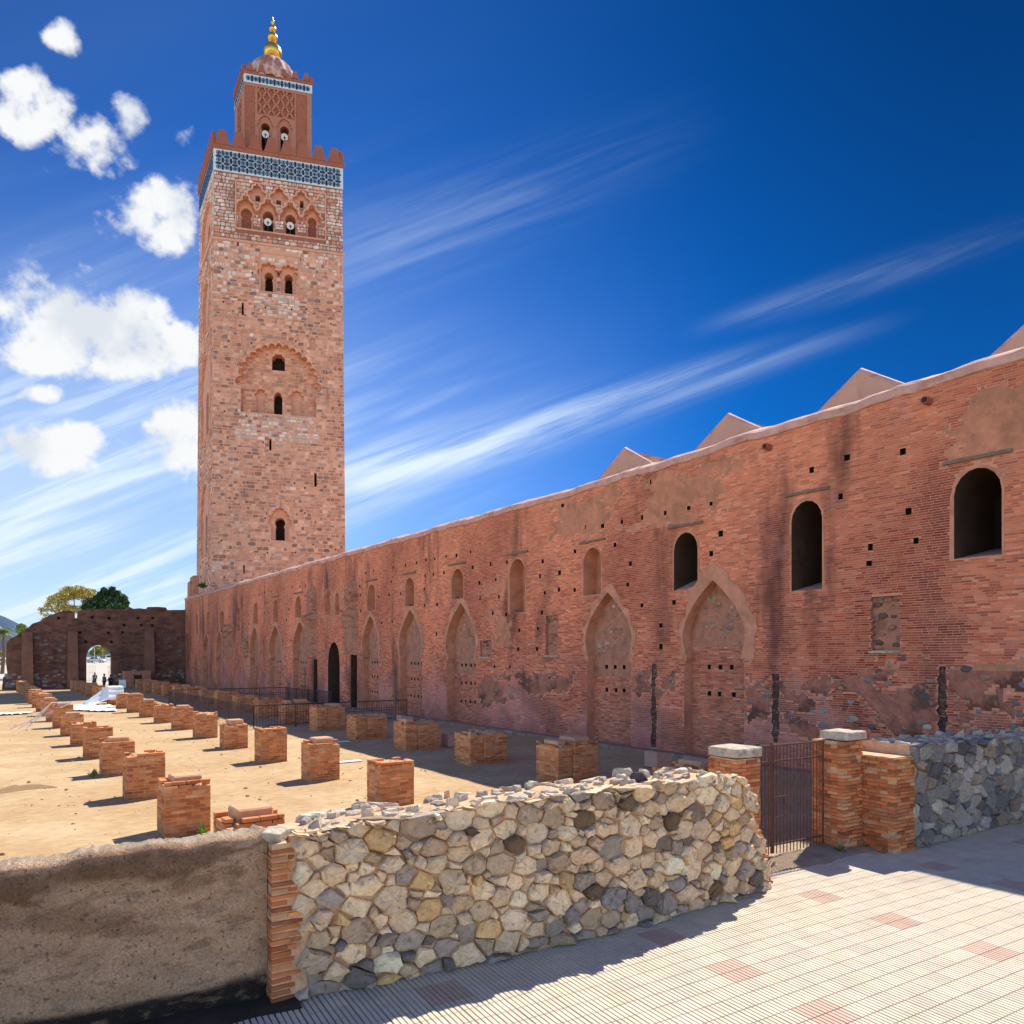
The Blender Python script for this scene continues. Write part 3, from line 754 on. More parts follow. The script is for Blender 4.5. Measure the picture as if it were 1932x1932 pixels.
# arch infills: rubble and earth above, brick below, with putlog holes
for i, (c, w, zn, za) in enumerate(ARC):
    dep = .42 if i != 2 else .5
    p = horseshoe(c, w, ZG - .05, zn, za)
    inner = []
    if i < 7:
        for r_, zz in enumerate((zn - .35, zn - 1.35, zn - 2.4)[:(2 if i < 2 else 3)]):
            m_ = 3 if i < 2 else 4
            for q in range(m_):
                s = c + w * (-.62 + 1.24 * (q + .5) / m_ * 1.0) * .95 + R.uniform(-.05, .05); h = .085
                inner.append([(s - h, zz - h), (s + h, zz - h), (s + h, zz + h), (s - h, zz + h)])
    a = wall.recess('blind_arch', wall_t, p, 0, -dep, M['palerender'], M['earth'], inner)
    for h in inner:
        ctr = np.mean(np.array(h), 0); obj('putlog_hole', UB, a, axes(wall.P(ctr[0], ctr[1], -dep), WD * .085, WN * .2, UP * .085))
    mk = np.zeros_like(mask); burn(mk, p, True)
    zlim = zn + (.45 if i == 0 else -.75) * 1.0
    mk[gz > zlim] = False
    for h in inner: burn(mk, h)
    s0, s1 = c - w * 1.05, c + w * 1.05
    i0, i1 = int((s0 - SMIN) / RES), int((s1 - SMIN) / RES)
    b = lay(SMIN + i0 * RES, SMIN + i1 * RES, ZG, zlim, mk[:, i0:i1], RES, .30, .072, .016, .12)
    if len(b):
        fz = Facade(B0 + WN * -dep, WD, WN)
        obj('infill_brickwork', blocks_mesh('infill_brickwork', fz, b, RG.uniform(.004, .016, len(b)), .004, pick(BPAL, len(b)) * .8 + .2 * np.array((.58, .3, .22)), M['brick']), a, kind='stuff')
for ch, (p, dep) in zip(CHO, CHAN):                          # dark weathered courses inside the channels
    mk = np.zeros_like(mask); burn(mk, p, True); pa = np.array(p)
    i0, i1 = int((pa[:, 0].min() - SMIN) / RES), int((pa[:, 0].max() - SMIN) / RES) + 1
    b = lay(SMIN + i0 * RES, SMIN + i1 * RES, ZG, pa[:, 1].max(), mk[:, i0:i1], RES, .17, .075, .02, .3)
    fz = Facade(B0 + WN * -dep, WD, WN)
    obj('channel_brickwork', blocks_mesh('channel_brickwork', fz, b, RG.uniform(.01, .09, len(b)), .006, pick([(.20, .09, .06, 3), (.12, .065, .05, 3), (.3, .15, .1, 2), (.09, .07, .07, 2)], len(b)), M['brick']), ch, kind='stuff')
# coping, pale where the sun strikes its top
Vc, Qc = [], []
ss = np.arange(SMIN, SMAX + .1, .3)
for k, s in enumerate(ss):
    zt = wtop(s) + .03 * math.sin(s * .9) + .02 * math.sin(s * 2.3) + R.uniform(-.02, .02); ch = R.uniform(-.06, .0) if R.random() < .15 else 0
    for n, z in ((.0, zt - .16), (.09 + ch, zt - .12 + R.uniform(-.03, .02)), (.11 + ch, zt + .10 + R.uniform(-.015, .015)), (-.05, zt + .2 + R.uniform(-.02, .02)), (-.9, zt + .52), (-.9, zt - .1)): Vc.append(wall.P(s, z, n))
for k in range(len(ss) - 1):
    for j in range(5): Qc.append((k * 6 + j, k * 6 + j + 1, (k + 1) * 6 + j + 1, (k + 1) * 6 + j))
obj('coping', mesh_np('coping', np.array(Vc), np.array(Qc), M['coping']), wall_t)
# stone lumps
def lump_mesh(name, m, seed, sx=1, sy=1, sz=1, n=20):
    rr = np.random.default_rng(seed); bm = bmesh.new()
    for _ in range(n):
        v = rr.normal(size=3); v /= np.linalg.norm(v) ** .92; v = np.sign(v) * np.abs(v) ** .8
        bm.verts.new((v[0] * sx, v[1] * sy, v[2] * sz))
    bmesh.ops.convex_hull(bm, input=bm.verts[:])
    for v in [v for v in bm.verts if not v.link_faces]: bm.verts.remove(v)
    me = bpy.data.meshes.new(name); bm.to_mesh(me); bm.free(); me.materials.append(m); me.update()
    return me
LUMP = [lump_mesh('stone', M['rubble'], 50 + i) for i in range(7)]
SPAL = [(.22, .205, .22, 2), (.30, .27, .26, 2.5), (.38, .29, .23, 2.5), (.15, .12, .12, 2), (.50, .43, .38, 1.2), (.34, .20, .14, 3)]
nst = 0
spots = [(zones[2], 80), (zones[3], 36), (zones[4], 14), (zones[6], 46), (zones[5], 8)]
for poly, cnt in spots:
    pa = np.array(poly); lo, hi = pa.min(0), pa.max(0); k = 0
    while k < cnt:
        s, z = R.uniform(lo[0], hi[0]), R.uniform(max(lo[1], ZG), hi[1])
        if not pip([(s, z)], poly)[0] or not clear_of(s, z, .1, big): k += .2; continue
        r = R.choice((.03, .04, .05, .07, .09, .12)) * R.uniform(.85, 1.2); k += 1
        obj('stone', R.choice(LUMP), wall_t, axes(wall.P(s, z, .0), WD * r * R.uniform(1, 1.7), WN * r * .45, UP * r * R.uniform(.6, 1)), pick(SPAL, 1)[0])
for i, (c, w, zn, za) in enumerate(ARC[:6]):                         # rubble showing in the arch heads
    for _ in range(34 if i < 3 else 14):
        t = R.uniform(.12, .8); z = zn + (za - zn) * t; f = (1 - max(0, (t - .3) / .7) ** 1.75) * .8
        s = c + R.uniform(-1, 1) * w * f; r = R.uniform(.05, .13)
        obj('stone', R.choice(LUMP), wall_t, axes(wall.P(s, z, -.42 if i != 2 else -.5), WD * r * R.uniform(1, 1.6), WN * r * .35, UP * r * R.uniform(.6, 1)), pick([(.46, .29, .19, 3), (.52, .39, .30, 1), (.31, .23, .19, 1.5), (.40, .22, .13, 3)], 1)[0])
for (p, dep) in NICHE:
    pa = np.array(p); lo, hi_ = pa.min(0), pa.max(0)
    for _ in range(16):
        s, z = R.uniform(lo[0] + .1, hi_[0] - .1), hi_[1] - (hi_[1] - lo[1]) * R.random() ** 1.8; r = R.uniform(.06, .14)
        obj('stone', R.choice(LUMP), wall_t, axes(wall.P(s, z, -dep), WD * r * R.uniform(1, 1.6), WN * r * .8, UP * r * R.uniform(.5, .9)), pick([(.40, .2, .12, 3), (.2, .1, .07, 2), (.3, .22, .18, 1)], 1)[0])
    for z in (lo[1] - .05,):
        V = boxv(-1, 1, -1, 1, -1, 1); obj('niche_shelf', mesh_np('niche_shelf', V, BOXQ, M['cement']), wall_t, axes(wall.P((lo[0] + hi_[0]) / 2, z, 0.01), WD * (hi_[0] - lo[0]) * .5, WN * .09, UP * .035))
# ragged buttress stumps torn from the wall
def stump(Z, x0, x1, y0, y1, proud, seed, lean=0.0):
    p = box_poly(Z, x0, x1, y0, y1); s0, s1 = p[0][0], p[1][0]; z0, z1 = p[0][1], p[2][1]
    rr = np.random.default_rng(seed); nz, ns = 22, 6; V, Q = [], []
    for j in range(nz + 1):
        t = j / nz
        for i in range(ns + 1):
            u = i / ns; edge = 0 if i in (0, ns) else 1
            n = edge * proud * (1 - .75 * abs(2 * t - 1) ** 3 if not lean else max(.1, t * lean + (1 - lean) * .4)) * rr.uniform(.55, 1.1)
            wv = rr.uniform(-.14, .14)
            V.append(wall.P(s0 + (s1 - s0) * u + wv, z0 + (z1 - z0) * t + rr.uniform(-.08, .08), n - .01))
    for j in range(nz):
        for i in range(ns):
            a = j * (ns + 1) + i; Q.append((a, a + 1, a + ns + 2, a + ns + 1))
    Q += [tuple((nz * (ns + 1) + i) for i in (0, 1, 2, 3)), tuple((nz * (ns + 1) + i) for i in (3, 4, 5, 6))]
    obj('buttress_stump', mesh_np('buttress_stump', np.array(V), np.array(Q), M['earth']), wall_t)
stump(ZC, 1125, 1190, 520, 740, .35, 1)
stump(ZC, 1110, 1200, 735, 1060, .95, 2, .6)
stump(ZC, 1430, 1512, 475, 700, .45, 3)
stump(ZC, 1405, 1518, 700, 1050, .8, 4, .6)
stump(ZC, 482, 528, 815, 1070, .8, 5, .6)
stump(ZC, 625, 660, 865, 1070, .35, 6)
# drain spouts
for x, y in ((1548, 296), (900, 482)):
    s, z = wall.hit(*ZA(x, y)); V, Q = tube([wall.P(s, z, -.1), wall.P(s, z, .3)], .11, 10)
    obj('drain_spout', mesh_np('drain_spout', V, Q, M['redplaster']), wall_t)
    V, Q = tube([wall.P(s, z, .302), wall.P(s, z, .31)], .08, 10); obj('drain_spout_mouth', mesh_np('drain_spout_mouth', V, Q, M['hole']), wall_t)
# low plinth kerb along the foot
V = []
for s in (SMIN, SMAX):
    V += [wall.P(s, ZG - .1, -.1), wall.P(s, ZG - .1, .35), wall.P(s, ZG + .16, .35), wall.P(s, ZG + .2, -.1)]
obj('footing', mesh('footing', V, [(0, 1, 5, 4), (1, 2, 6, 5), (2, 3, 7, 6), (4, 5, 6, 7), (3, 2, 1, 0)], M['footing']), wall_t)

# gabled nave roofs standing behind the coping
gw = Facade(B0 + WN * -1.9, WD, WN)
GAB = [((1175.8, 847), (1118, 917), (1245, 880)), ((1371, 783), (1290, 866), (1458, 812)), ((1621, 698.5), (1528, 792), (1736, 725)), ((1972, 578), (1856, 692), (2120, 606))]
ords = ['fourth', 'third', 'second', 'nearest']
ords2 = ['smallest', 'second smallest', 'second largest', 'largest']
for gi, (pk, lf, rf) in enumerate(GAB):
    sp, zp = gw.hit(*pk); sl, zl = gw.hit(*lf); sr, zr = gw.hit(*rf)
    zb = 7.2; hw = max(abs(sl - sp) * (zp - zb) / max(zp - zl, .2), abs(sr - sp) * (zp - zb) / max(zp - zr, .2))
    hw = min(hw, 3.4)
    t = thing('nave_gable', f'pink plastered roof gable above the coping, {ords2[gi]} of four', 'gable', tuple(gw.P(sp, zb, -.15)), 'nave gables above the coping')
    def pr5(s0, n0, n1, h, w):
        V = [gw.P(s0 - w, zb, n0), gw.P(s0 + w, zb, n0), gw.P(s0, zb + h, n0), gw.P(s0 - w, zb, n1), gw.P(s0 + w, zb, n1), gw.P(s0, zb + h, n1)]
        return V
    H = zp - zb
    obj('gable_wall', mesh('gable_wall', pr5(sp, 0, -.35, H - .08, hw), [(0, 1, 2), (3, 5, 4), (0, 2, 5, 3), (1, 4, 5, 2)], M['pinkplaster']), t)
    # rounded parapet cap along both slopes
    V, Q = tube([gw.P(sp - hw, zb, -.17), gw.P(sp, zp - .05, -.17), gw.P(sp + hw, zb, -.17)], .17, 8)
    obj('parapet_cap', mesh_np('parapet_cap', V, Q, M['coping'], smooth=True), t)
    Hr = H - .16
    V = [gw.P(sp, zb + Hr, -.36), gw.P(sp + hw, zb, -.36), gw.P(sp + hw, zb, -12), gw.P(sp, zb + Hr, -12)]
    rf_ = obj('roof', mesh('roof', V, [(0, 1, 2, 3)], M['redplaster']), t)
    nn_, rows = 96, 10; V, Q, C = [], [], []                       # barrel tiles running down the slope that faces the viewer
    for j in range(rows + 1):
        for i in range(nn_ + 1):
            u = j / rows; V.append(gw.P(sp - hw * u, zb + Hr * (1 - u) + .045 * (1 if i % 2 else -1) + .018 * (j % 2), -.36 - 11.6 * i / nn_))
    for j in range(rows):
        for i in range(nn_): q = j * (nn_ + 1) + i; Q.append((q, q + 1, q + nn_ + 2, q + nn_ + 1)); C.append(np.array((.52, .31, .19)) * R.uniform(.55, 1.3))
    obj('barrel_tiles', mesh_np('barrel_tiles', np.array(V), np.array(Q), M['rooftile'], np.array(C)), t, kind='stuff')
    V, Q = tube([gw.P(sp, zb + Hr + .05, -.36), gw.P(sp, zb + Hr + .05, -12)], .10, 8)
    obj('ridge_cap', mesh_np('ridge_cap', V, Q, M['coping'], smooth=True), t)
    w_ = mesh_np('vent_opening', boxv(-1, 1, -1, 1, -1, 1), BOXQ, M['hole'])
    obj('vent_opening', w_, t, axes(gw.P(sp, 7.95, .0), WD * .14, WN * .02, UP * .05))
# ------------------------------------------------------------------ the minaret
TZ0, TZB, TZT = 4.0, 57.85, 60.45
TL = np.array(((399 - CX) / FL * 88.0, 88.0, 0))
tu = np.array((3.88, 1.0, 0)); tu /= np.linalg.norm(tu)
tv = np.array((-.608, 1.0, 0)); tv /= np.linalg.norm(tv)
_a = (652 - CX) / FL; TWU = (_a * TL[1] - TL[0]) / (tu[0] - _a * tu[1])
_a = (371 - CX) / FL; TWV = (_a * TL[1] - TL[0]) / (tv[0] - _a * tv[1])
TC = TL + tu * TWU / 2 + tv * TWV / 2
TAP = (TC, .045 / 51.5, 9.0)
nu = np.array((tu[1], -tu[0], 0)); nv = np.array((-tv[1], tv[0], 0))
tf = Facade(TL, tu, nu, TAP); tl = Facade(TL, tv, nv, TAP)
tower = thing('minaret', 'tall square stone minaret with blue tile band, stepped merlons and small lantern tower', 'tower', (TC[0], TC[1], ZG))
T1 = lambda x, y: tf.hit(331.1 + .18747 * x, .18747 * y)
T2 = lambda x, y: tf.hit(331.1 + .18747 * x, 310.4 + .18747 * y)
T3 = lambda x, y: tf.hit(331.1 + .18747 * x, 620.9 + .18747 * y)
T4 = lambda x, y: tf.hit(331.1 + .18747 * x, 879.6 + .18747 * y)
def ext(T, x0, x1, y0, y1):
    xm, ym = (x0 + x1) / 2, (y0 + y1) / 2
    s0, s1 = T(x0, ym)[0], T(x1, ym)[0]; z1, z0 = T(xm, y0)[1], T(xm, y1)[1]
    return s0, s1, z0, z1
def lobed(cx, w, z0, zs, za, n, k=.5):
    """polylobed arch outline"""
    node = []
    for i in range(n + 1):
        t = -1 + 2 * i / n
        node.append((cx + w * math.sin(t * math.pi / 2) * (1 if abs(t) > .999 else .99), zs + (za - zs) * (1 - abs(t) ** 1.55) ** .8))
    pts = [(cx + w, z0)]
    for i in range(n, 0, -1):
        a, b = np.array(node[i]), np.array(node[i - 1]); m = (a + b) / 2; r = np.linalg.norm(a - b) / 2
        d = (b - a) / (2 * r + 1e-9); nn = np.array((d[1], -d[0]))
        if np.dot(nn, m - np.array((cx, zs - .2))) < 0: nn = -nn
        for q in np.linspace(0, math.pi, 6)[:-1]: pts.append(tuple(m - d * r * math.cos(q) + nn * r * k * 2 * math.sin(q)))
    pts.append(node[0]); pts.append((cx - w, z0))
    return pts
def keyhole(cx, w, z0, z1, r=1.13, n=12):
    R_ = w * r; c = z1 - R_ * 1.12; a0 = -math.acos(min(1, .78 / r)) 
    pts = [(cx - w, z0), (cx + w, z0), (cx + w, c - R_ * .95), (cx + w * .82, c - R_ * .80)]
    for t in np.linspace(-.75, math.pi + .75, n): pts.append((cx + R_ * math.cos(t) , c + R_ * (1.12 if math.sin(t) > 0 else .8) * math.sin(t)))
    pts += [(cx - w * .82, c - R_ * .80), (cx - w, c - R_ * .95)]
    return pts
def rect(s0, s1, z0, z1): return [(s0, z0), (s1, z0), (s1, z1), (s0, z1)]
TH = []          # (outer poly, depth, [(inner poly, depth, back)])
def mid2(e): return (e[0] + e[1]) / 2, (e[1] - e[0]) / 2
# upper row of four
SPK = []
for (x0, x1, y0, y1, op) in ((655, 760, 408, 663, 0), (877, 980, 438, 680, 1), (1105, 1205, 473, 720, 1), (1333, 1416, 503, 750, 0)):
    e = ext(T2, x0, x1, y0, y1); c, w = mid2(e); zb = e[2]
    zt = T2((x0 + x1) / 2, y0 - 65)[1]
    TH.append((lobed(c, w * 1.42, zb, e[3] - (e[3] - e[2]) * .42, zt, 9, .6), .65, [(keyhole(c, w, zb + .12, e[3]), .5 if not op else 1.6, 'dark' if op else 'lattice')]))
    if op: SPK.append((c, e[2] + (e[3] - e[2]) * .45))
for (x0, x1, y0, y1) in ((800, 848, 288, 376), (1012, 1058, 335, 410), (1250, 1288, 340, 442)):
    e = ext(T2, x0, x1, y0, y1); c, w = mid2(e)
    TH.append((lobed(c, w * 2.6, e[2] + .1, e[2] + .5, e[3] + 1.15, 7, .6), .5, [(rect(c - w, c + w, e[2] + .15, e[3]), 1.2, 'dark')]))
# middle pair
for (x0, x1, y0, y1) in ((895, 978, 1060, 1285), (1096, 1176, 1082, 1305)):
    e = ext(T2, x0, x1, y0, y1); c, w = mid2(e)
    TH.append((lobed(c, w * 1.95, e[2], e[3] - .9, e[3] + .75, 5, .5), .6, [(keyhole(c, w, e[2] + .08, e[3]), 1.6, 'dark')]))
# great lobed arch
eL = ext(T3, 640, 1430, 150, 850); cL, wL = mid2(eL)
zbL = T3(1030, 858)[1]; zsL = T3(1030, 610)[1]; zaL = T3(1040, 175)[1]
inner = []
e = ext(T3, 965, 1100, 232, 395); _w = e[1] - e[0]; inner.append(([(e[0], e[2]), (e[1], e[2]), (e[1], e[3] - .5), (e[1] - .12 * _w, e[3] - .22), (e[1] - .24 * _w, e[3] - .2), (e[1] - .24 * _w, e[3] + .05), (e[0] + .24 * _w, e[3] + .05), (e[0] + .24 * _w, e[3] - .2), (e[0] + .12 * _w, e[3] - .22), (e[0], e[3] - .5)], 1.5, 'dark'))
e = ext(T3, 985, 1072, 612, 858); inner.append((rnd_top(*mid2(e), zbL + .1, e[3], k=1.6), 1.5, 'dark'))
for (x0, x1, y0) in ((805, 905, 575), (1160, 1275, 595)):
    e = ext(T3, x0, x1, y0, 858); c, w = mid2(e); inner.append((lobed(c, w * .92, zbL + .1, zbL + (e[3] - zbL) * .62, e[3] - .1, 5, .45), .5, 'plaster'))
TH.append((lobed(cL, wL * .96, zbL, zsL, zaL, 17, .6), .75, inner))
# lower window
e = ext(T4, 1003, 1098, 510, 748); c, w = mid2(e)
TH.append((lobed(c, w * 1.85, e[2], e[3] - 1.0, e[3] + 1.0, 9, .5), .55, [(keyhole(c, w, e[2] + .08, e[3]), 1.6, 'dark')]))
SLIT = []
for T, x0, x1, y0, y1 in ((T2, 664, 688, 1390, 1515), (T2, 618, 637, 782, 822), (T3, 942, 966, 1105, 1220), (T3, 1396, 1421, 1448, 1586), (T4, 681, 698, 995, 1082)):
    e = ext(T, x0, x1, y0, y1); SLIT.append((rect(*e[:2], e[2], e[3]), 1.2, 'dark'))
e = ext(T3, 1347, 1408, 75, 215); SLIT.append((rnd_top(*mid2(e), e[2], e[3]), .25, 'plaster'))
e = ext(T3, 662, 724, 5, 160); SLIT.append((rect(e[0], e[1], e[2], e[3]), .12, 'plaster'))
TPUT = []
tr = random.Random(5)
for zz in np.arange(9, 48, 4.1):
    for sx in (1.3, 4.2, 6.2, 9.2, 11.2, 13.9):
        s_, z_ = sx + tr.uniform(-.5, .5), zz + tr.uniform(-.8, .8)
        if tr.random() < .8 and clear_of(s_, z_, .3, [h[0] for h in TH + SLIT]): TPUT.append(rect(s_ - .09, s_ + .09, z_ - .1, z_ + .1))
tholes = [h[0] for h in TH] + [h[0] for h in SLIT] + TPUT
_lo = [h for h in tholes if np.mean([p[1] for p in h]) < 49.7]; _hi = [h for h in tholes if np.mean([p[1] for p in h]) >= 49.7]
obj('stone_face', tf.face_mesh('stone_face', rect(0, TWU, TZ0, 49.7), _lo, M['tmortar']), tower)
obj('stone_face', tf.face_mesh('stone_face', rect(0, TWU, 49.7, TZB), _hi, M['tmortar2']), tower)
for poly, dep, inner in TH:
    o = tf.recess('lobed_arch', tower, poly, 0, -dep, M['tplaster'], M['tplaster'], [i[0] for i in inner])
    for (ip, d2, kind) in inner:
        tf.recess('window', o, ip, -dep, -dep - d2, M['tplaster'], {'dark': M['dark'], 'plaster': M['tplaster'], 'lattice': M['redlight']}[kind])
        if kind == 'lattice':
            ia = np.array(ip); lo, hi = ia.min(0), ia.max(0); n0 = -dep - d2 + .02; parts = []
            for k_ in range(-6, 9):
                for sg in (1, -1):
                    a = (lo[0] + k_ * .32, lo[1]); pts = []
                    for t in np.linspace(0, hi[1] - lo[1], 16):
                        q = (a[0] + sg * t * .55 + .06 * math.sin(t * 5), lo[1] + t)
                        if lo[0] + .06 < q[0] < hi[0] - .06: pts.append(tf.P(q[0], q[1], n0))
                    if len(pts) > 2: parts.append(tube(pts, .05, 4))
            V, Q = join(parts); obj('plaster_lattice', mesh_np('plaster_lattice', V, Q, M['redplaster']), o)
for poly, dep, kind in SLIT: tf.recess('slit_window' if kind == 'dark' else 'shallow_niche', tower, poly, 0, -dep, M['tplaster'], M['dark'] if kind == 'dark' else M['tplaster'])
TU = mesh_np('putlog_hole', boxv(-1, 1, -1, 0, -1, 1), np.array([[0, 1, 5, 4], [0, 3, 2, 1], [4, 5, 6, 7], [1, 2, 6, 5], [3, 0, 4, 7]]), M['hole'])
for p in TPUT:
    c = np.mean(np.array(p), 0); obj('putlog_hole', TU, tower, axes(tf.P(c[0], c[1], 0), tu * .09, nu * .3, UP * .1))
# eaves hoods round the great arch: short raised arcs
for k_ in range(9):
    t0 = math.pi * (.07 + .86 * k_ / 9 + .012); t1 = t0 + math.pi * .075
    pts = [tf.P(cL + wL * 1.16 * math.cos(t), zsL + (zaL - zsL) * 1.13 * math.sin(t) ** .85, .03) for t in np.linspace(t0, t1, 5)]
    V, Q = tube(pts, .09, 6); obj('hood_mould', mesh_np('hood_mould', V, Q, M['tplaster']), tower)
def strip(fac, pts, wd, n0, n1, name, m, parent):
    p = np.array(pts); k = len(p); d = np.gradient(p, axis=0); d /= np.linalg.norm(d, axis=1)[:, None] + 1e-9; nn = np.stack([-d[:, 1], d[:, 0]], 1) * wd / 2
    a, b = p + nn, p - nn
    V = list(fac.P(a[:, 0], a[:, 1], n1)) + list(fac.P(b[:, 0], b[:, 1], n1)) + list(fac.P(b[:, 0], b[:, 1], n0)) + list(fac.P(a[:, 0], a[:, 1], n0))
    Fs = []
    for i in range(k - 1): Fs += [(i, i + 1, k + i + 1, k + i), (k + i, k + i + 1, 2 * k + i + 1, 2 * k + i), (3 * k + i, 3 * k + i + 1, i + 1, i)]
    Fs += [(0, k, 2 * k, 3 * k), (k - 1, 4 * k - 1, 3 * k - 1, 2 * k - 1)]
    return obj(name, mesh(name, V, Fs, m), parent)
def frame(fac, e, wd, name, m, parent, bottom=True):
    s0, s1, z0, z1 = e
    for a, b in (((s0, z0), (s0, z1)), ((s0, z1), (s1, z1)), ((s1, z1), (s1, z0))) + ((((s0, z0), (s1, z0)),) if bottom else ()):
        strip(fac, [a, b], wd, -.003, .09, name, m, parent)
FR = []
e = ext(T2, 606, 1510, 240, 715); e = (e[0], e[1], T2(1050, 700)[1], T2(1050, 225)[1]); frame(tf, e, .18, 'panel_frame', M['tplaster'], tower); FR.append(e); PAN = e
e = ext(T2, 852, 1243, 910, 1300); frame(tf, e, .14, 'panel_frame', M['tplaster'], tower); FR.append(e)
e = ext(T4, 932, 1178, 312, 640); frame(tf, e, .10, 'panel_frame', M['tplaster'], tower, False); FR.append(e)
e = ext(T3, 560, 1505, 55, 700); frame(tf, e, .10, 'panel_frame', M['tplaster'], tower, False)
# interlacing ribs over the upper row
cs = [mid2(ext(T2, *q))[0] for q in ((655, 760, 408, 663), (877, 980, 438, 680), (1105, 1205, 473, 720), (1333, 1416, 503, 750))]
zr = T2(1050, 480)[1]; sp_ = (cs[-1] - cs[0]) / 3
for k_ in range(5):
    c0 = cs[0] - sp_ / 2 + k_ * sp_
    for sg in (1, -1):
        pts = []
        for t in np.linspace(0, 1, 26):
            q = (c0 + sg * sp_ * (t * 1.0 + .05 * math.sin(t * 9 * math.pi)), zr - .2 + 3.35 * t ** .85)
            if PAN[0] + .1 < q[0] < PAN[1] - .1 and q[1] < PAN[3] - .1: pts.append(q)
        if len(pts) > 4: strip(tf, pts, .22, -.003, .12, 'interlace_rib', M['tplaster'], tower)
# stone courses
def tower_stones(fac, W, holes, seed, parts, clear=()):
    res = .06; nc, nr = int(W / res) + 2, int((TZB - TZ0) / res) + 2
    g1 = (np.arange(nc) + .5) * res; g2 = TZ0 + (np.arange(nr) + .5) * res
    mk = np.ones((nr, nc), bool)
    for h in holes: burn(mk, h, False, 0, g1, g2)
    rr = np.random.default_rng(seed)
    B = lay(0, W, TZ0, TZB - .05, mk, res, .64, .40, .055, .45, .35, rr)
    z = B[:, 2]; n = len(B)
    c = pick([(.67, .345, .23, 5), (.74, .435, .31, 4), (.58, .275, .18, 3), (.46, .28, .22, 1.5), (.36, .175, .125, 1.5), (.27, .19, .18, .6)], n, rr)
    wz = np.clip((z - 42) / 12, .015, .9)
    sm = (B[:, 0] + B[:, 1]) / 2
    for (cx_, z0_, z1_, hw) in clear: wz = np.where((np.abs(sm - cx_) < hw) & (z > z0_) & (z < z1_), .85, wz)
    wm = rr.random(n) < wz * (.85 + .25 * np.sin(sm * .9))
    c[wm] = pick([(.76, .64, .57, 4), (.68, .52, .45, 3), (.56, .38, .32, 1.5)], int(wm.sum()), rr)
    pr_ = np.where(wm, rr.uniform(.05, .11, n), rr.uniform(.008, .05, n))
    # round each block a little: eight-sided face
    return B, c, pr_, wm
def rounded_blocks(name, fac, B, pr_, col, mat_, rr):
    m = len(B); s0, s1, z0, z1 = B.T; w, h = s1 - s0, z1 - z0
    j = lambda a: rr.uniform(.05, a, m)
    ch = np.minimum(w, h)
    c1, c2, c3, c4 = (ch * rr.uniform(.08, .34, m) for _ in range(4))
    rs = np.stack([s0 + c1, s1 - c2, s1, s1, s1 - c3, s0 + c4, s0, s0], 1)
    rz = np.stack([z0, z0 + h * .05, z0 + c2, z1 - c3, z1, z1 - h * .05, z1 - c4, z0 + c1], 1)
    ms, mz = ((s0 + s1) / 2)[:, None], ((z0 + z1) / 2)[:, None]
    it = .86
    cs_ = np.concatenate([rs, ms + (rs - ms) * it], 1); cz_ = np.concatenate([rz, mz + (rz - mz) * it], 1)
    cn = np.concatenate([np.full((m, 8), -.006), np.repeat(pr_[:, None], 8, 1) * rr.uniform(.8, 1.15, (m, 8))], 1)
    V = fac.P(cs_, cz_, cn).reshape(-1, 3)
    q = [[k_, (k_ + 1) % 8, 8 + (k_ + 1) % 8, 8 + k_] for k_ in range(8)] + [[8, 9, 10, 11], [8, 11, 12, 15], [12, 13, 14, 15]]
    q = np.array(q)
    d3 = fac.P(1, 20, 0) - fac.P(0, 20, 0)
    if d3[0] * fac.n[1] - d3[1] * fac.n[0] > 0: q = q[:, ::-1]
    Q = (q[None] + (np.arange(m) * 16)[:, None, None]).reshape(-1, 4)
    return mesh_np(name, V, Q, mat_, np.repeat(col, 11, 0))
fr_strips = []
for (s0, s1, z0, z1) in FR: fr_strips += [rect(s0 - .1, s0 + .1, z0, z1), rect(s1 - .1, s1 + .1, z0, z1), rect(s0, s1, z1 - .1, z1 + .1), rect(s0, s1, z0 - .1, z0 + .1)]
CORN = 49.7
ob = [h[0] for h in TH] + [h[0] for h in SLIT] + TPUT + fr_strips + [rect(-1, 30, CORN - .12, CORN + .22)]
B, c, p_, wm = tower_stones(tf, TWU, ob, 3, True, [(cL, zbL - 3.4, zbL, wL * 1.05), (mid2(FR[1])[0], FR[1][2] - 3.2, FR[1][2], 2.4)])
rr = np.random.default_rng(8)
sz = (B[:, 1] - B[:, 0]) * (B[:, 3] - B[:, 2]) * (B[:, 2] > 12)
near = np.zeros(len(B), bool); near[np.argsort(-sz)[:290]] = True
obj('stonework', rounded_blocks('stonework', tf, B[~near], p_[~near], c[~near], M['tstone'], rr), tower, kind='stuff')
TSV = []
for v in range(6):
    r2 = np.random.default_rng(70 + v); fz = Facade((0, 0, 0), (1, 0, 0), (0, 1, 0))
    TSV.append(rounded_blocks('stone', fz, np.array([[0, 1, 0, 1.]]), np.array([1.0]), np.array([[1, 1, 1.]]), M['tstone_o'], r2))
for b, cc, pp in zip(B[near], c[near], p_[near]):
    k = 1 - TAP[1] * (b[2] - TAP[2])
    obj('stone', R.choice(TSV), tower, axes(tf.P(b[0], b[2], 0), tu * (b[1] - b[0]) * k, nu * pp, UP * (b[3] - b[2])), cc)
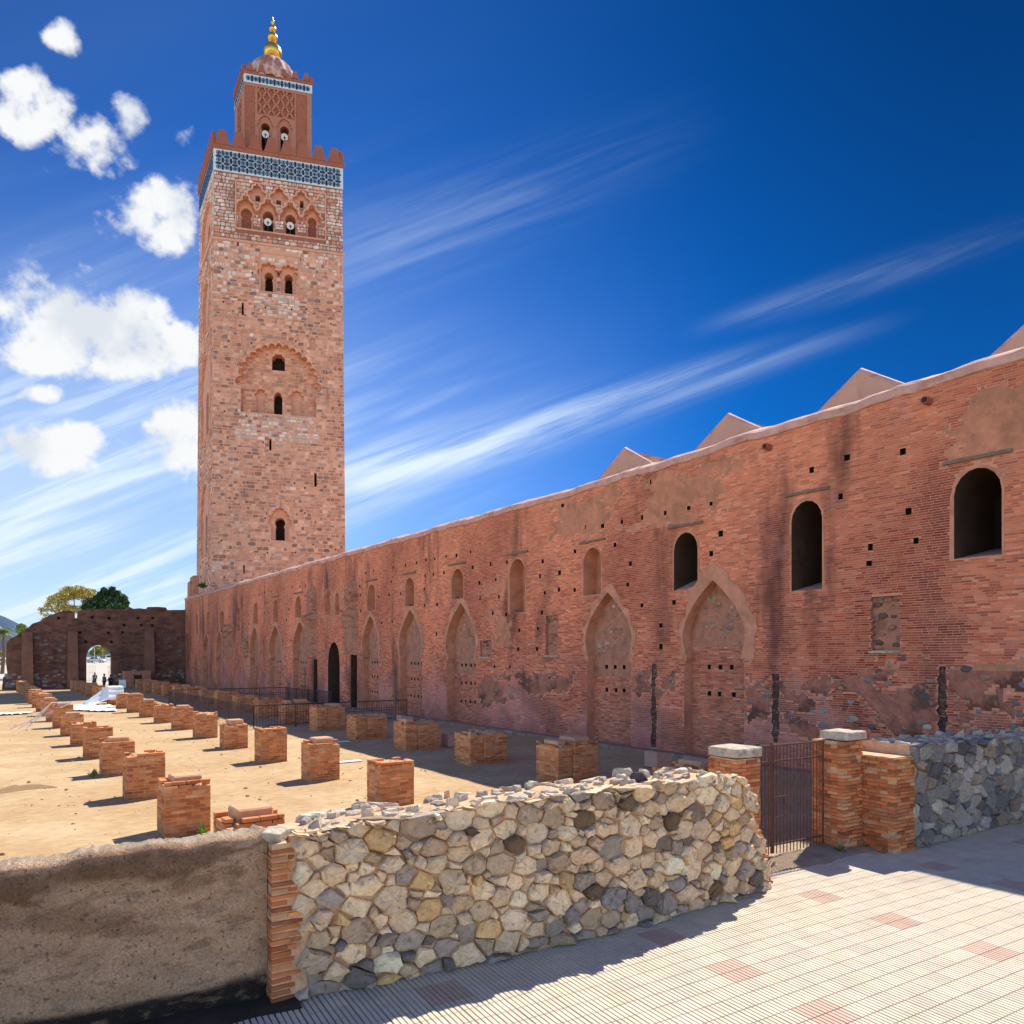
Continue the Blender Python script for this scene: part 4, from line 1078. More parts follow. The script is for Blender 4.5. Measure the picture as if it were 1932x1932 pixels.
# the tympanum of the great arch is of the same stone
_gp = next(h for h in TH if len(h[2]) == 4)
gf = Facade(TL - nu * _gp[1], tu, nu, TAP)
_res = .06; _g1 = np.arange(int(TWU / _res)) * _res + _res / 2; _g2 = TZ0 + np.arange(int((TZB - TZ0) / _res)) * _res + _res / 2
_mk = np.zeros((len(_g2), len(_g1)), bool); burn(_mk, _gp[0], True, 0, _g1, _g2)
for _i in _gp[2]: burn(_mk, _i[0], False, 0, _g1, _g2)
_B = lay(0, TWU, TZ0, TZB, _mk, _res, .64, .40, .055, .45, .35, rr)
obj('tympanum_stonework', rounded_blocks('tympanum_stonework', gf, _B, rr.uniform(.008, .05, len(_B)), pick([(.68, .33, .205, 5), (.75, .42, .275, 4), (.58, .26, .155, 3), (.42, .23, .16, 1.5)], len(_B), rr), M['tstone'], rr), tower, kind='stuff')
# left flank
LH = []
for (z0, z1, w, dep) in ((51.0, 56.6, 3.6, .35), (40.5, 47.5, 2.2, .35), (27.0, 38.0, 3.2, .3), (12.5, 22.0, 2.6, .3)):
    LH.append((lobed(TWV / 2, w, z0, z0 + (z1 - z0) * .45, z1 - .6, 9, .4), dep, [(rnd_top(TWV / 2, w * .3, z0 + .3, z0 + (z1 - z0) * .55), 1.3, 'dark')]))
obj('stone_face', tl.face_mesh('stone_face', rect(0, TWV, TZ0, TZB), [h[0] for h in LH], M['tmortar']), tower)
for poly, dep, inner in LH:
    o = tl.recess('lobed_arch', tower, poly, 0, -dep, M['tplaster'], M['tplaster'], [i[0] for i in inner])
    for ip, d2, _k in inner: tl.recess('window', o, ip, -dep, -dep - d2, M['tplaster'], M['dark'])
    e = (min(p[0] for p in poly) - .5, max(p[0] for p in poly) + .5, min(p[1] for p in poly), max(p[1] for p in poly) + .5)
    frame(tl, e, .16, 'panel_frame', M['tplaster'], tower)
B, c, p_, wm = tower_stones(tl, TWV, [h[0] for h in LH] + [rect(-1, 30, CORN - .12, CORN + .22)], 4, False)
obj('flank_stonework', rounded_blocks('flank_stonework', tl, B, p_ * .7, c, M['tstone'], rr), tower, kind='stuff')
# the two faces turned away, and the cap
def corner(sx, sy, z, k=1.0):
    kk = (1 - TAP[1] * (z - TAP[2])) * k; p = TC + (tu * TWU / 2 * sx + tv * TWV / 2 * sy) * kk
    return (p[0], p[1], z)
cs4 = [(-1, -1), (1, -1), (1, 1), (-1, 1)]
V = [corner(a, b, ZG) for a, b in cs4] + [corner(a, b, TZT) for a, b in cs4]
V[0], V[4] = corner(-1, -1, ZG), corner(-1, -1, TZT)
obj('rear_faces', mesh('rear_faces', V, [(1, 2, 6, 5), (2, 3, 7, 6), (4, 5, 6, 7)], M['tmortar']), tower)
V = [corner(-.999, -.999, ZG), corner(1, -.999, ZG), corner(-.999, 1, ZG), corner(-.999, -.999, TZ0 + .05), corner(1, -.999, TZ0 + .05), corner(-.999, 1, TZ0 + .05)]
obj('plinth', mesh('plinth', V, [(0, 1, 4, 3), (2, 0, 3, 5)], M['tmortar']), tower)
def ledge(z0, z1, k, name, m):
    V = [corner(a, b, z0, k) for a, b in cs4] + [corner(a, b, z1, k) for a, b in cs4]
    return obj(name, mesh(name, V, [(0, 1, 5, 4), (1, 2, 6, 5), (2, 3, 7, 6), (3, 0, 4, 7), (4, 5, 6, 7), (3, 2, 1, 0)], m), tower)
ledge(CORN - .1, CORN + .2, 1.025, 'string_course', M['tplaster'])
ledge(TZB, TZT, 1.012, 'tile_band', M['tilewhite'])
ledge(TZT, TZT + .55, 1.03, 'parapet', M['redplaster'])
# glazed tile work
def prism(name, poly, m, h=1.0):
    k = len(poly); V = [(x, -.2, z) for x, z in poly] + [(x * .97, h, z * .97) for x, z in poly]
    Fs = [tuple(range(k, 2 * k))] + [(i, (i + 1) % k, k + (i + 1) % k, k + i) for i in range(k)]
    return mesh(name, V, Fs, m)
SQ = [(-.125, -.125), (.125, -.125), (.125, .125), (-.125, .125)]
VH = [(0, -.43), (.155, -.28), (.155, .28), (0, .43), (-.155, .28), (-.155, -.28)]
HH = [(z, x) for x, z in VH][::-1]
TRZ = [(-.125, .175), (.125, .175), (.22, .285), (-.22, .285)]
def rot(p, k):
    a = k * math.pi / 2; return [(x * math.cos(a) - z * math.sin(a), x * math.sin(a) + z * math.cos(a)) for x, z in p]
TILEM = {'s': prism('tile', SQ, M['tiledark']), 'v': prism('tile', VH, M['tiledark']), 'h': prism('tile', HH, M['tiledark'])}
for q in range(4): TILEM['t%d' % q] = prism('tile', rot(TRZ, q), M['tiledark'])
NAVY = [(.012, .02, .075, 3), (.01, .035, .10, 2), (.015, .015, .04, 2), (.015, .09, .14, 1)]
TEAL = [(.02, .12, .17, 3), (.012, .05, .12, 3), (.03, .16, .18, 1)]
def tile_field(fac, s0, s1, z0, z1, cols, rows, n0, single, parent, th=.03):
    pw, ph = (s1 - s0) / cols, (z1 - z0) / rows; d3 = fac.d; out = []
    for j in range(rows):
        for i in range(cols):
            cx_, cz_ = s0 + (i + .5) * pw, z0 + (j + .5) * ph
            out.append(('s', cx_, cz_, NAVY))
            if i < cols - 1: out.append(('v', cx_ + pw / 2, cz_, NAVY))
            if j < rows - 1: out.append(('h', cx_, cz_ + ph / 2, NAVY))
            for q in range(4): out.append(('t%d' % q, cx_, cz_, TEAL))
    many = []
    for key, s, z, pal in out:
        k = 1 - (TAP[1] * (z - TAP[2]) if fac.taper else 0)
        o_ = fac.P(s, z, n0); col = pick(pal, 1)[0]
        Mx = axes(o_, d3 * pw * k, fac.n * th, UP * ph)
        if single and (key[0] != 't' or single == 'all'): obj('tile', TILEM[key], parent, Mx, col)
        else:
            me = TILEM[key]; A = np.array(Mx); v = np.array([tuple(x.co) for x in me.vertices]); v = v @ A[:3, :3].T + A[:3, 3]
            for p in me.polygons: many.append((v[list(p.vertices)], col))
    if many:
        V, Fs, C = [], [], []
        for v, col in many: Fs.append(tuple(range(len(V), len(V) + len(v)))); V += list(v); C.append(col)
        me = mesh('tile_pieces', V, Fs, M['tiledark_a']); a = me.attributes.new('col', 'FLOAT_COLOR', 'FACE')
        a.data.foreach_set('color', np.concatenate([np.array(C), np.ones((len(C), 1))], 1).astype(np.float32).ravel())
        obj('tile_pieces', me, parent, kind='stuff')
grow = .012 * TWU / 2
tile_field(tf, .05, TWU - .05, TZB + .04, TZT - .04, 16, 3, .012 * TWV / 2 * .93 + .01, True, tower)
tile_field(tl, .05, TWV - .05, TZB + .04, TZT - .04, 13, 3, .012 * TWU / 2 * .95 + .012, False, tower, .006)
# stepped merlons
def merlon(name, w, h, steps, m, dep):
    left = []
    for k in range(steps):
        x = w * (1 - .58 * k / steps); z0, z1 = h * k / steps, h * (k + 1) / steps
        left += [(-x, z0), (-x, z1)]
    poly = left + [(-x, z) for x, z in left[::-1]]; n = len(poly)
    V = [(x, -dep, z) for x, z in poly] + [(x, dep, z) for x, z in poly]
    Fs = [tuple(range(n))[::-1], tuple(range(n, 2 * n))] + [(i, (i + 1) % n, n + (i + 1) % n, n + i) for i in range(n)]
    return mesh(name, V, Fs, m)
ML = merlon('merlon', .80, 1.75, 7, M['redplaster'], .22)
def merlons(me, half_u, half_v, z, n, C, scale, parent, skip=()):
    for side in range(4):
        for k in range(n):
            t = -1 + 2 * (k + .5) / n
            if side == 0: p, d, nn = C + tu * half_u * t - tv * half_v, tu, nu
            elif side == 1: p, d, nn = C + tu * half_u * t + tv * half_v, tu, nu
            elif side == 2: p, d, nn = C - tu * half_u + tv * half_v * t, tv, nv
            else: p, d, nn = C + tu * half_u + tv * half_v * t, tv, nv
            obj('merlon', me, parent, axes((p[0], p[1], z), d * scale, nn, UP * scale))
kt = 1 - TAP[1] * (TZT - TAP[2])
merlons(ML, TWU / 2 * kt * 1.0, TWV / 2 * kt * 1.0, TZT + .5, 8, TC, 1.0, tower)
# lantern
LC = TC + np.array((.45, .1, 0)); LS = .515
lf0 = LC - tu * TWU / 2 * LS - tv * TWV / 2 * LS
lan_f = Facade(lf0, tu, nu); lan_l = Facade(lf0, tv, nv)
LWU, LWV = TWU * LS, TWV * LS; LZ0, LZB, LZT = TZT + .3, 70.75, 71.8
LT = lambda x, y: lan_f.hit(331.1 + .18747 * x, .18747 * y)
lan = []
for (x0, x1, y0, y1, yt) in ((863, 946, 1228, 1480, 1180), (1055, 1138, 1262, 1505, 1208)):
    e = ext(LT, x0, x1, y0, y1); c, w = mid2(e)
    lan.append((lobed(c, w * 1.55, LZ0 + .05, e[3] - .8, e[3] + .75, 9, .4), .18, [(keyhole(c, w, LZ0 + .12, e[3]), 1.4, 'dark')]))
    SPK.append((c, e[2] + (e[3] - e[2]) * .55, 'lan'))
eP = (LT(826, 1000)[0], LT(1196, 1000)[0], LT(1010, 1185)[1] + .15, LT(1010, 905)[1])
lan_panel = rect(eP[0], eP[1], eP[2], eP[3])
side_p = [rect(LT(697, 1100)[0], LT(800, 1100)[0], LZ0 + .1, LZB - .35), rect(LT(1212, 1100)[0], LT(1322, 1100)[0], LZ0 + .1, LZB - .35)]
obj('lantern_face', lan_f.face_mesh('lantern_face', rect(0, LWU, LZ0, LZB), [h[0] for h in lan] + [lan_panel] + side_p, M['redlight']), tower)
for poly, dep, inner in lan:
    o = lan_f.recess('lobed_arch', tower, poly, 0, -dep, M['redlight'], M['redlight'], [i[0] for i in inner])
    for ip, d2, _k in inner: lan_f.recess('window', o, ip, -dep, -dep - d2, M['redplaster'], M['dark'])
pn = lan_f.recess('net_panel', tower, lan_panel, 0, -.2, M['redplaster'], M['redplaster'])
cw = (eP[1] - eP[0]) / 4; hh = cw * 1.35
for k in range(-7, 12):
    for sg in (1, -1):
        pts = []
        for t in np.linspace(0, eP[3] - eP[2], 40):
            ph = t / hh
            q = (eP[0] + k * cw / 1.0 + sg * cw * (ph + .045 * math.sin(2 * math.pi * ph * 2)) , eP[2] + t)
            if eP[0] + .02 < q[0] < eP[1] - .02: pts.append(q)
        if len(pts) > 3: strip(lan_f, pts, .20, -.2, -.01, 'net_rib', M['redlight'], pn)
for sp in side_p:
    o = lan_f.recess('incised_panel', tower, sp, 0, -.06, M['redplaster'], M['redplaster'])
    s0, s1 = sp[0][0], sp[1][0]; parts = []
    for j in range(13):
        for i in range(2):
            c_ = (s0 + (s1 - s0) * (i + .5) / 2, sp[0][1] + (j + .5) * (sp[2][1] - sp[0][1]) / 13)
            rx, rz = (s1 - s0) * .23, (sp[2][1] - sp[0][1]) / 13 * .48
            parts.append(tube([lan_f.P(c_[0] + rx * math.cos(t) * (1 - .25 * math.cos(4 * t)), c_[1] + rz * math.sin(t) * (1 - .25 * math.cos(4 * t)), -.055) for t in np.linspace(0, 2 * math.pi, 17)], .028, 4, False))
    V, Q = join(parts); obj('incised_tracery', mesh_np('incised_tracery', V, Q, M['redlight']), o, kind='stuff')
obj('lantern_face', lan_l.face_mesh('lantern_face', rect(0, LWV, LZ0, LZB), [rect(LWV * .3, LWV * .7, LZ0 + .3, LZB - .8)], M['redlight']), tower)
o = lan_l.recess('net_panel', tower, rect(LWV * .3, LWV * .7, LZ0 + .3, LZB - .8), 0, -.2, M['redplaster'], M['redplaster'])
for k in range(-9, 6):
    for sg in (1, -1):
        pts = [(LWV * .3 + k * .6 + sg * t * .62, LZ0 + .3 + t) for t in np.linspace(0, LZB - LZ0 - 1.1, 30)]
        pts = [q for q in pts if LWV * .3 < q[0] < LWV * .7]
        if len(pts) > 3: strip(lan_l, pts, .16, -.2, -.01, 'net_rib', M['redlight'], o)
def lbox(z0, z1, k, name, m):
    V = []
    for z in (z0, z1):
        for a, b in cs4: p = LC + (tu * LWU / 2 * a + tv * LWV / 2 * b) * k; V.append((p[0], p[1], z))
    return obj(name, mesh(name, V, [(0, 1, 5, 4), (1, 2, 6, 5), (2, 3, 7, 6), (3, 0, 4, 7), (4, 5, 6, 7)], m), tower)
V = []
for z in (LZ0, LZB):
    for a, b in cs4: p = LC + (tu * LWU / 2 * a + tv * LWV / 2 * b); V.append((p[0], p[1], z))
obj('lantern_rear', mesh('lantern_rear', V, [(1, 2, 6, 5), (2, 3, 7, 6)], M['redplaster']), tower)
lbox(LZB, LZT, 1.015, 'lantern_tile_band', M['tilewhite'])
tile_field(lan_f, .02, LWU - .02, LZB + .03, LZT - .03, 9, 1, .015 * LWV / 2 + .015, 'all', tower)
tile_field(lan_l, .02, LWV - .02, LZB + .03, LZT - .03, 7, 1, .015 * LWU / 2 + .012, False, tower, .006)
lbox(LZT, LZT + .4, 1.03, 'lantern_parapet', M['redplaster'])
merlons(ML, LWU / 2, LWV / 2, LZT + .36, 6, LC, .52, tower)
V, Q = lathe([(3.2, 0), (3.25, .6), (3.1, 1.6), (2.65, 2.6), (1.9, 3.4), (.9, 3.9), (.05, 4.0)], 96, lambda t: 1 - .10 * (1 - abs(math.cos(t * 7)) ** .6))
obj('dome', mesh_np('dome', V + np.array((LC[0], LC[1], LZT + .2)), Q, M['domewhite'], smooth=True), tower)
zd = LZT + 4.1
def ball(zc, r, k=1.0): return [(r * math.sin(t), zc - r * k * math.cos(t)) for t in np.linspace(.12, math.pi - .12, 14)]
prof = [(.35, zd - .4)] + ball(77.15, 1.13) + [(.16, 78.3)] + ball(79.05, .62) + [(.12, 79.7)] + ball(80.15, .44) + [(.08, 80.65), (.10, 80.75), (.24, 80.95), (.14, 81.3), (.01, 81.75)]
V, Q = lathe(prof, 24); obj('finial', mesh_np('finial', V + np.array((LC[0], LC[1], 0)), Q, M['gold'], smooth=True), tower)
# masonry shoulder low on the left corner
V, Q = [], []
sh = [(358, 1128, 96), (372, 1128, 92)]
for (x0, x1, y0, Yd) in ((359, 377, 1098, 97.0), (364, 381, 1085, 96.0)):
    a, b = at(x0, y0, Yd), at(x1, y0, Yd); d = (b - a); n_ = Vector((-tv[1], tv[0], 0)); bk = Vector(tv) * 3
    zt = a.z; vv = [a, b, b + bk, a + bk]
    V = [(p.x, p.y, 4.0) for p in vv] + [(p.x + R.uniform(-.1, .1), p.y, zt + R.uniform(-.25, .25)) for p in vv]
    obj('buttress', mesh('buttress', V, [(0, 1, 5, 4), (1, 2, 6, 5), (3, 0, 4, 7), (4, 5, 6, 7), (2, 3, 7, 6)], M['earth']), tower)
# loudspeakers in the openings
for k, sp in enumerate(SPK):
    fac = lan_f if len(sp) > 2 else tf
    o_ = fac.P(sp[0], sp[1], -.25)
    lab = ['white horn loudspeaker in left opening of the upper window row of the main shaft', 'white horn loudspeaker in right opening of the upper window row of the main shaft',
           'white horn loudspeaker in left lantern window', 'white horn loudspeaker in right lantern window'][k]
    t = thing('loudspeaker', lab, 'loudspeaker', tuple(o_), 'loudspeakers in the minaret windows')
    V, Q = lathe([(.08, -.5), (.10, -.2), (.22, 0), (.42, .12), (.46, .14), (.40, .11), (.18, -.02), (.05, -.1)], 18)
    A = axes(o_, tu, UP, nu + np.array((0, 0, -.25)))
    obj('horn', mesh_np('horn', V, Q, M['white'], smooth=True), t, A)
    V, Q = lathe([(.10, -.06), (.12, .02), (.01, .06)], 10); obj('driver', mesh_np('driver', V, Q, M['fence']), t, A)
    V, Q = tube([o_ - np.array((0, 0, 0.02)), o_ + np.array((0, 0, -sp[1] * 0 - 1.0))], .04, 6); obj('bracket', mesh_np('bracket', V, Q, M['fence']), t)

# ------------------------------------------------------------------ the ruined cross wall at the far end
XC = B0 + WD * (WLEN - .3)
cw_ = Facade(XC, WN, -WD)
Z0 = lambda x, y: cw_.hit(.241 * x, 1034.8 + .241 * y)
cross = thing('cross_wall', 'ruined shade-darkened brick wall with round archway closing the far end of the ruins', 'wall', (*(XC + WN * 9)[:2], ZG))
prof = [(1450, 480), (1310, 482), (1300, 462), (1240, 457), (1160, 458), (1150, 474), (1090, 468), (1045, 472), (1015, 458), (985, 476), (900, 478), (860, 470), (760, 476), (640, 482), (611, 492), (609, 545), (588, 545), (582, 500), (560, 490), (510, 486), (455, 500), (400, 520), (350, 545), (310, 570), (255, 588), (210, 630), (165, 655), (120, 690), (85, 700), (52, 735), (48, 900), (60, 985), (25, 1010), (15, 1150)]
top = [Z0(x, y) for x, y in prof]
top[0] = (0.0, top[0][1])
cout = [(0, ZG - .1)] + top[:-1] + [(top[-1][0], ZG - .1)]
sa, sb = Z0(873, 1000)[0], Z0(677, 1000)[0]; za = Z0(775, 756)[1]
archp = rnd_top((sa + sb) / 2, abs(sb - sa) / 2, ZG - .09, za, 13, 1.1)
CP = [Z0(x, y) for x, y in ((1080, 545), (1195, 545), (1105, 600), (1192, 600), (970, 600), (855, 545), (722, 540), (670, 730), (872, 730), (458, 545), (850, 660), (960, 658), (625, 658))]
holes_c = [archp] + [rect(a - .16, a + .16, b - .16, b + .16) for a, b in CP]
obj('masonry_face', cw_.face_mesh('masonry_face', cout, holes_c, M['oldbrick']), cross)
obj('masonry_rear', cw_.face_mesh('masonry_rear', cout, [archp], M['oldbrick'], -.9), cross)
cw_.recess('archway', cross, archp, 0, -.9, M['oldbrick'], None)
pa = np.array(cout); k = len(pa)
V = list(cw_.P(pa[:, 0], pa[:, 1], 0)) + list(cw_.P(pa[:, 0], pa[:, 1], -.9))
obj('wall_top', mesh('wall_top', V, [(i, i + 1, k + i + 1, k + i) for i in range(k - 1)], M['oldbrick']), cross)
def cbox(x0, x1, y0, n1, b0=None, nm='buttress', m='oldbrick2', base=ZG):
    s1, s0 = Z0(x0, y0 + 100)[0], Z0(x1, y0 + 100)[0]; z1 = Z0((x0 + x1) / 2, y0)[1]; b = n1 * 1.5
    V = [cw_.P(s0, base, -.05), cw_.P(s1 + .1, base, -.05), cw_.P(s1 + .1, base, b), cw_.P(s0 - .1, base, b), cw_.P(s0, z1, -.05), cw_.P(s1, z1, -.05), cw_.P(s1, z1, n1), cw_.P(s0, z1, n1)]
    obj(nm, mesh(nm, V, [(0, 1, 5, 4), (1, 2, 6, 5), (2, 3, 7, 6), (3, 0, 4, 7), (4, 5, 6, 7)], M[m]), cross)
cbox(172, 250, 655, .9); cbox(527, 600, 655, .9); cbox(1128, 1195, 645, .9)
for xs, ys in (((270, 528), (955, 1110)), ((890, 1120), (955, 1060)), ((1205, 1450), (955, 1080)), ((50, 170), (980, 1090)), ((280, 520), (690, 900)), ((1210, 1430), (690, 900))):
    for _ in range(40 if ys[0] > 900 else 22):
        s, z = Z0(R.uniform(*xs), R.uniform(*ys)); r = R.uniform(.10, .24)
        if z > ZG + .05 and clear_of(s, z, .2, [archp]): obj('stone', R.choice(LUMP), cross, axes(cw_.P(s, z, 0), WN * r * 1.4, -WD * r * .5, UP * r * .8), pick(SPAL if ys[0] > 900 else [(.25, .17, .13, 2), (.22, .2, .2, 1)], 1)[0])
for a, b in CP: obj('putlog_hole', UB, cross, axes(cw_.P(a, b, 0), WN * .16, -WD * .4, UP * .16))
# ------------------------------------------------------------------ brick pier stumps of the vanished prayer hall
PPAL = [(.58, .225, .085, 5), (.63, .27, .11, 4), (.50, .17, .065, 2.5), (.66, .33, .155, 1.4), (.40, .14, .06, .9)]
GPAL = [(.60, .20, .075, 4), (.66, .255, .10, 3), (.48, .145, .055, 2.5), (.36, .12, .055, 1.2), (.62, .33, .17, 1)]
PB = unit_block('brick', M['pbrick'], .04)
_pm = mesh_np('brick', boxv(0, 1, 0, 1, 0, 1), BOXQ, M['pbrick']); bevel_mesh(_pm, .035); PB = _pm
def pier_bricks(w, dp, h, rr, top_loss):
    """bricks of one block, local axes: x along the front, y into the block, z up -> list of (x,y,z,sx,sy,sz,visible)"""
    ch = .078; nc = max(2, int(h / ch)); out = []; g = .014
    for c in range(nc):
        z = c * ch; missing = c >= nc - 3
        for face in range(4):
            L = (w, dp, w, dp)[face]; dpt = .13
            s = dpt + g if face in (1, 3) else (0 if c % 2 else -.001)
            e = L - dpt - g if face in (1, 3) else L
            k = 0
            if c % 2 == 0 and face in (0, 2): first = .15
            else: first = .27
            x = s; l = first
            while x < e - .04:
                l = min(l * rr.uniform(.92, 1.08), e - x)
                if e - (x + l) < .09: l = e - x
                if not (missing and rr.random() < top_loss * (1 if c == nc - 1 else .35)) and not (rr.random() < .012):
                    j = rr.uniform(-.009, .010)
                    if face == 0: b = (x, -j, z, l - g, dpt, ch - g)
                    elif face == 2: b = (x, dp - dpt + j, z, l - g, dpt, ch - g)
                    elif face == 3: b = (-j, x, z, dpt, l - g, ch - g)
                    else: b = (w - dpt + j, x, z, dpt, l - g, ch - g)
                    out.append((*b, face in (0, 3)))
                x += l; l = .29
    return out, nc * ch
def build_pier(name, label, group, blocks, single, seed):
    """blocks: (s0, n0, w, depth, h): front-left corner in wall coordinates, front face looks towards -s"""
    rr = random.Random(seed)
    s0, n0, *_ = blocks[0]
    base = wall.P(s0, ZG, n0)
    t = thing(name, label, 'pier', tuple(base), group)
    X_, Y_ = -WN, WD
    many = []
    for (s_, n_, w, dp, h) in blocks:
        loss = rr.choice((.1, .4, .7, .85))
        br, hh = pier_bricks(w, dp, h, rr, loss)
        o_ = wall.P(s_, ZG, n_)
        it = .009
        V = boxv(it, w - it, it, dp - it, -.05, hh - .15)
        A = axes(o_, X_, Y_, UP)
        obj('mortar_core', mesh_np('mortar_core', V, BOXQ, M['pmortar']), t, A)
        # worn fill on top
        k = 7; V, Q = [], []
        for j in range(k + 1):
            for i in range(k + 1):
                e = i in (0, k) or j in (0, k)
                V.append((.10 + (w - .2) * i / k, .10 + (dp - .2) * j / k, hh - (.155 if e else .06 + rr.uniform(-.03, .05))))
        for j in range(k):
            for i in range(k): a = j * (k + 1) + i; Q.append((a, a + 1, a + k + 2, a + k + 1))
        obj('core_fill', mesh_np('core_fill', np.array(V), np.array(Q), M['pmortar']), t, A)
        if rr.random() < .35 or label.find('first from the near end of the leftmost') > 0:
            V = boxv(w * .2, w * .85, dp * .2, dp * .8, hh - .1, hh + rr.uniform(.04, .12)); me = mesh_np('cap_slab', V, BOXQ, M['pmortar']); bevel_mesh(me, .03); obj('cap_slab', me, t, A)
        for (x, y, z, sx, sy, sz, vis) in br:
            c = pick(PPAL, 1)[0]
            if z < .2: c = c * .8
            if single and vis:
                p = o_ + X_ * x + Y_ * y + UP * z
                obj('brick', PB, t, axes(p, X_ * sx, Y_ * sy, UP * sz), c)
            else: many.append((o_, x, y, z, sx, sy, sz, c))
    if many:
        V = np.concatenate([(o_ + np.outer(b[:, 0], X_) + np.outer(b[:, 1], Y_) + np.outer(b[:, 2], UP)) for o_, b in ((m_[0], boxv(m_[1], m_[1] + m_[4], m_[2], m_[2] + m_[5], m_[3], m_[3] + m_[6])) for m_ in many)])
        Q = (BOXQ[None] + (np.arange(len(many)) * 8)[:, None, None]).reshape(-1, 4)
        obj('brickwork', mesh_np('brickwork', V, Q, M['pbrick_a'], np.repeat(np.array([m_[-1] for m_ in many]), 6, 0)), t, kind='stuff')
    return t
ORD = ['first', 'second', 'third', 'fourth', 'fifth', 'sixth', 'seventh', 'eighth', 'ninth', 'tenth', 'eleventh', 'twelfth', 'thirteenth', 'fourteenth', 'fifteenth', 'sixteenth', 'seventeenth', 'eighteenth']
SK = [4.55 + 4.97 * k for k in range(18)]
hs = random.Random(3)
HEI = {(1, 0): 1.28, (1, 1): 1.24, (1, 2): 1.28, (1, 3): 1.22, (2, 1): 1.22, (2, 2): 1.26, (2, 3): 1.27, (2, 4): 1.15}
for k in range(18):
    h = HEI.get((1, k), hs.uniform(1.05, 1.35))
    build_pier('brick_pier', f'square brick pier stump, {ORD[k]} from the near end of the leftmost row', 'square pier stumps in the left row', [(SK[k], 18.66, .95, .88, h)], k <= 4, 100 + k)
n2 = 0
for k in range(1, 18):
    h = HEI.get((2, k), hs.uniform(1.05, 1.35))
    build_pier('brick_pier', f'square brick pier stump, {ORD[n2]} from the near end of the middle row', 'square pier stumps in the middle row', [(SK[k], 13.55, .95, .88, h)], k <= 5, 200 + k); n2 += 1
n3 = 0
for k in range(0, 17):
    h = hs.uniform(1.22, 1.34)
    if k == 0: h = 1.1
    build_pier('double_pier', f'double brick pier in the wall shadow, {ORD[n3]} from the near end of its row', 'double piers nearest the long wall', [(SK[k] + .12, 7.62, .56, 1.1, h), (SK[k], 7.05, .95, 1.3, h)], 1 <= k <= 3, 300 + k); n3 += 1

# ------------------------------------------------------------------ plaza paving and the foreground walls, laid out on axes a (along the walls) and b (towards the viewer)
PA_ = np.array((.86, .51, 0)); PA_ /= np.linalg.norm(PA_); PB_ = np.array((PA_[1], -PA_[0], 0))
def ab(a, b, z): return PA_ * a + PB_ * b + UP * z
def wfront(a):                                       # face line of the rubble wall
    return -7.76 + .22 * math.sin(math.pi * min(1, max(0, (a - 1.8) / 7.4)))
paving = obj('paving', mesh('paving', [ab(-9, -8.9, ZP - .02), ab(9.1, -8.5, ZP - .02), ab(9.3, -8.35, ZP - .02), ab(12.2, -8.45, ZP - .02), ab(12.6, -8.6, ZP - .02), ab(26, -9.0, ZP - .02), ab(26, 6, ZP - .02), ab(-9, 6, ZP - .02)], [tuple(range(8))], M['grout']), None, kind='structure')
V = [ab(-9, -8.9, ZP - .03), ab(26, -9.0, ZP - .03), ab(26, -9.0, ZG - .3), ab(-9, -8.9, ZG - .3)]
TS = .236
def tile_geo():
    V, Q = [], []; g = .004; n = 4; w = (TS - g) / n
    for i in range(n):
        b = len(V); x0, x1 = g / 2 + i * w + .0055, g / 2 + (i + 1) * w - .0055; y0, y1 = .0025, TS - .0025
        V += [(x0, y0, -.02), (x1, y0, -.02), (x1, y1, -.02), (x0, y1, -.02), (x0 + .003, y0 + .003, 0), (x1 - .003, y0 + .003, 0), (x1 - .003, y1 - .003, 0), (x0 + .003, y1 - .003, 0)]
        Q += [[b + 4, b + 5, b + 6, b + 7], [b, b + 1, b + 5, b + 4], [b + 1, b + 2, b + 6, b + 5], [b + 2, b + 3, b + 7, b + 6], [b + 3, b, b + 4, b + 7]]
    return np.array(V), np.array(Q)
tV, tQ = tile_geo()
TM = mesh_np('tile', tV, tQ, M['tilecream'])
tiles = []
for i in range(-40, 110):
    for j in range(-36, 30):
        a, b = 9.28 + i * TS, -6.17 + j * TS
        edge = (wfront(a) - .02) if a < 9.15 else (-8.3 if a < 12.5 else -7.95 - .05 * (a - 13))
        if a < 1.9: edge = -7.55
        if b < edge - TS: continue
        p = ab(a + TS / 2, b + TS / 2, ZP)
        if p[1] < 4: continue
        x_, y_ = proj(p)
        if x_ < 150 or x_ > 2250 or y_ > 2600: continue
        pink = (i % 13) in (0, 1) and (j % 5) in (0, 1)
        c = np.array((.55, .385, .30)) if pink else np.array((.61, .53, .415))
        c = c * R.uniform(.95, 1.04) * np.array((1, R.uniform(.98, 1.01), R.uniform(.96, 1.03)))
        tiles.append((p[1], a, b, c, R.uniform(-.0008, .0008)))
tiles.sort(key=lambda t: t[0])
inview = [t for t in tiles if proj(ab(t[1] + TS / 2, t[2] + TS / 2, ZP))[1] < 1945 and proj(ab(t[1] + TS / 2, t[2] + TS / 2, ZP))[0] < 1945]
sel = set(id(t) for t in inview[:292])
Vm, Qm, Cm = [], [], []
for t in tiles:
    _, a, b, c, dz = t
    A = axes(ab(a, b, ZP + dz), PA_, -PB_ * -1, UP)
    A = axes(ab(a, b, ZP + dz), PA_, PB_, UP)
    if id(t) in sel: obj('tile', TM, paving, A, c)
    else:
        Vm.append(ab(a, b, ZP + dz) + np.outer(tV[:, 0], PA_) + np.outer(tV[:, 1], PB_) + np.outer(tV[:, 2], UP)); Cm.append(c)
Qm = (tQ[None] + (np.arange(len(Vm)) * len(tV))[:, None, None]).reshape(-1, 4)
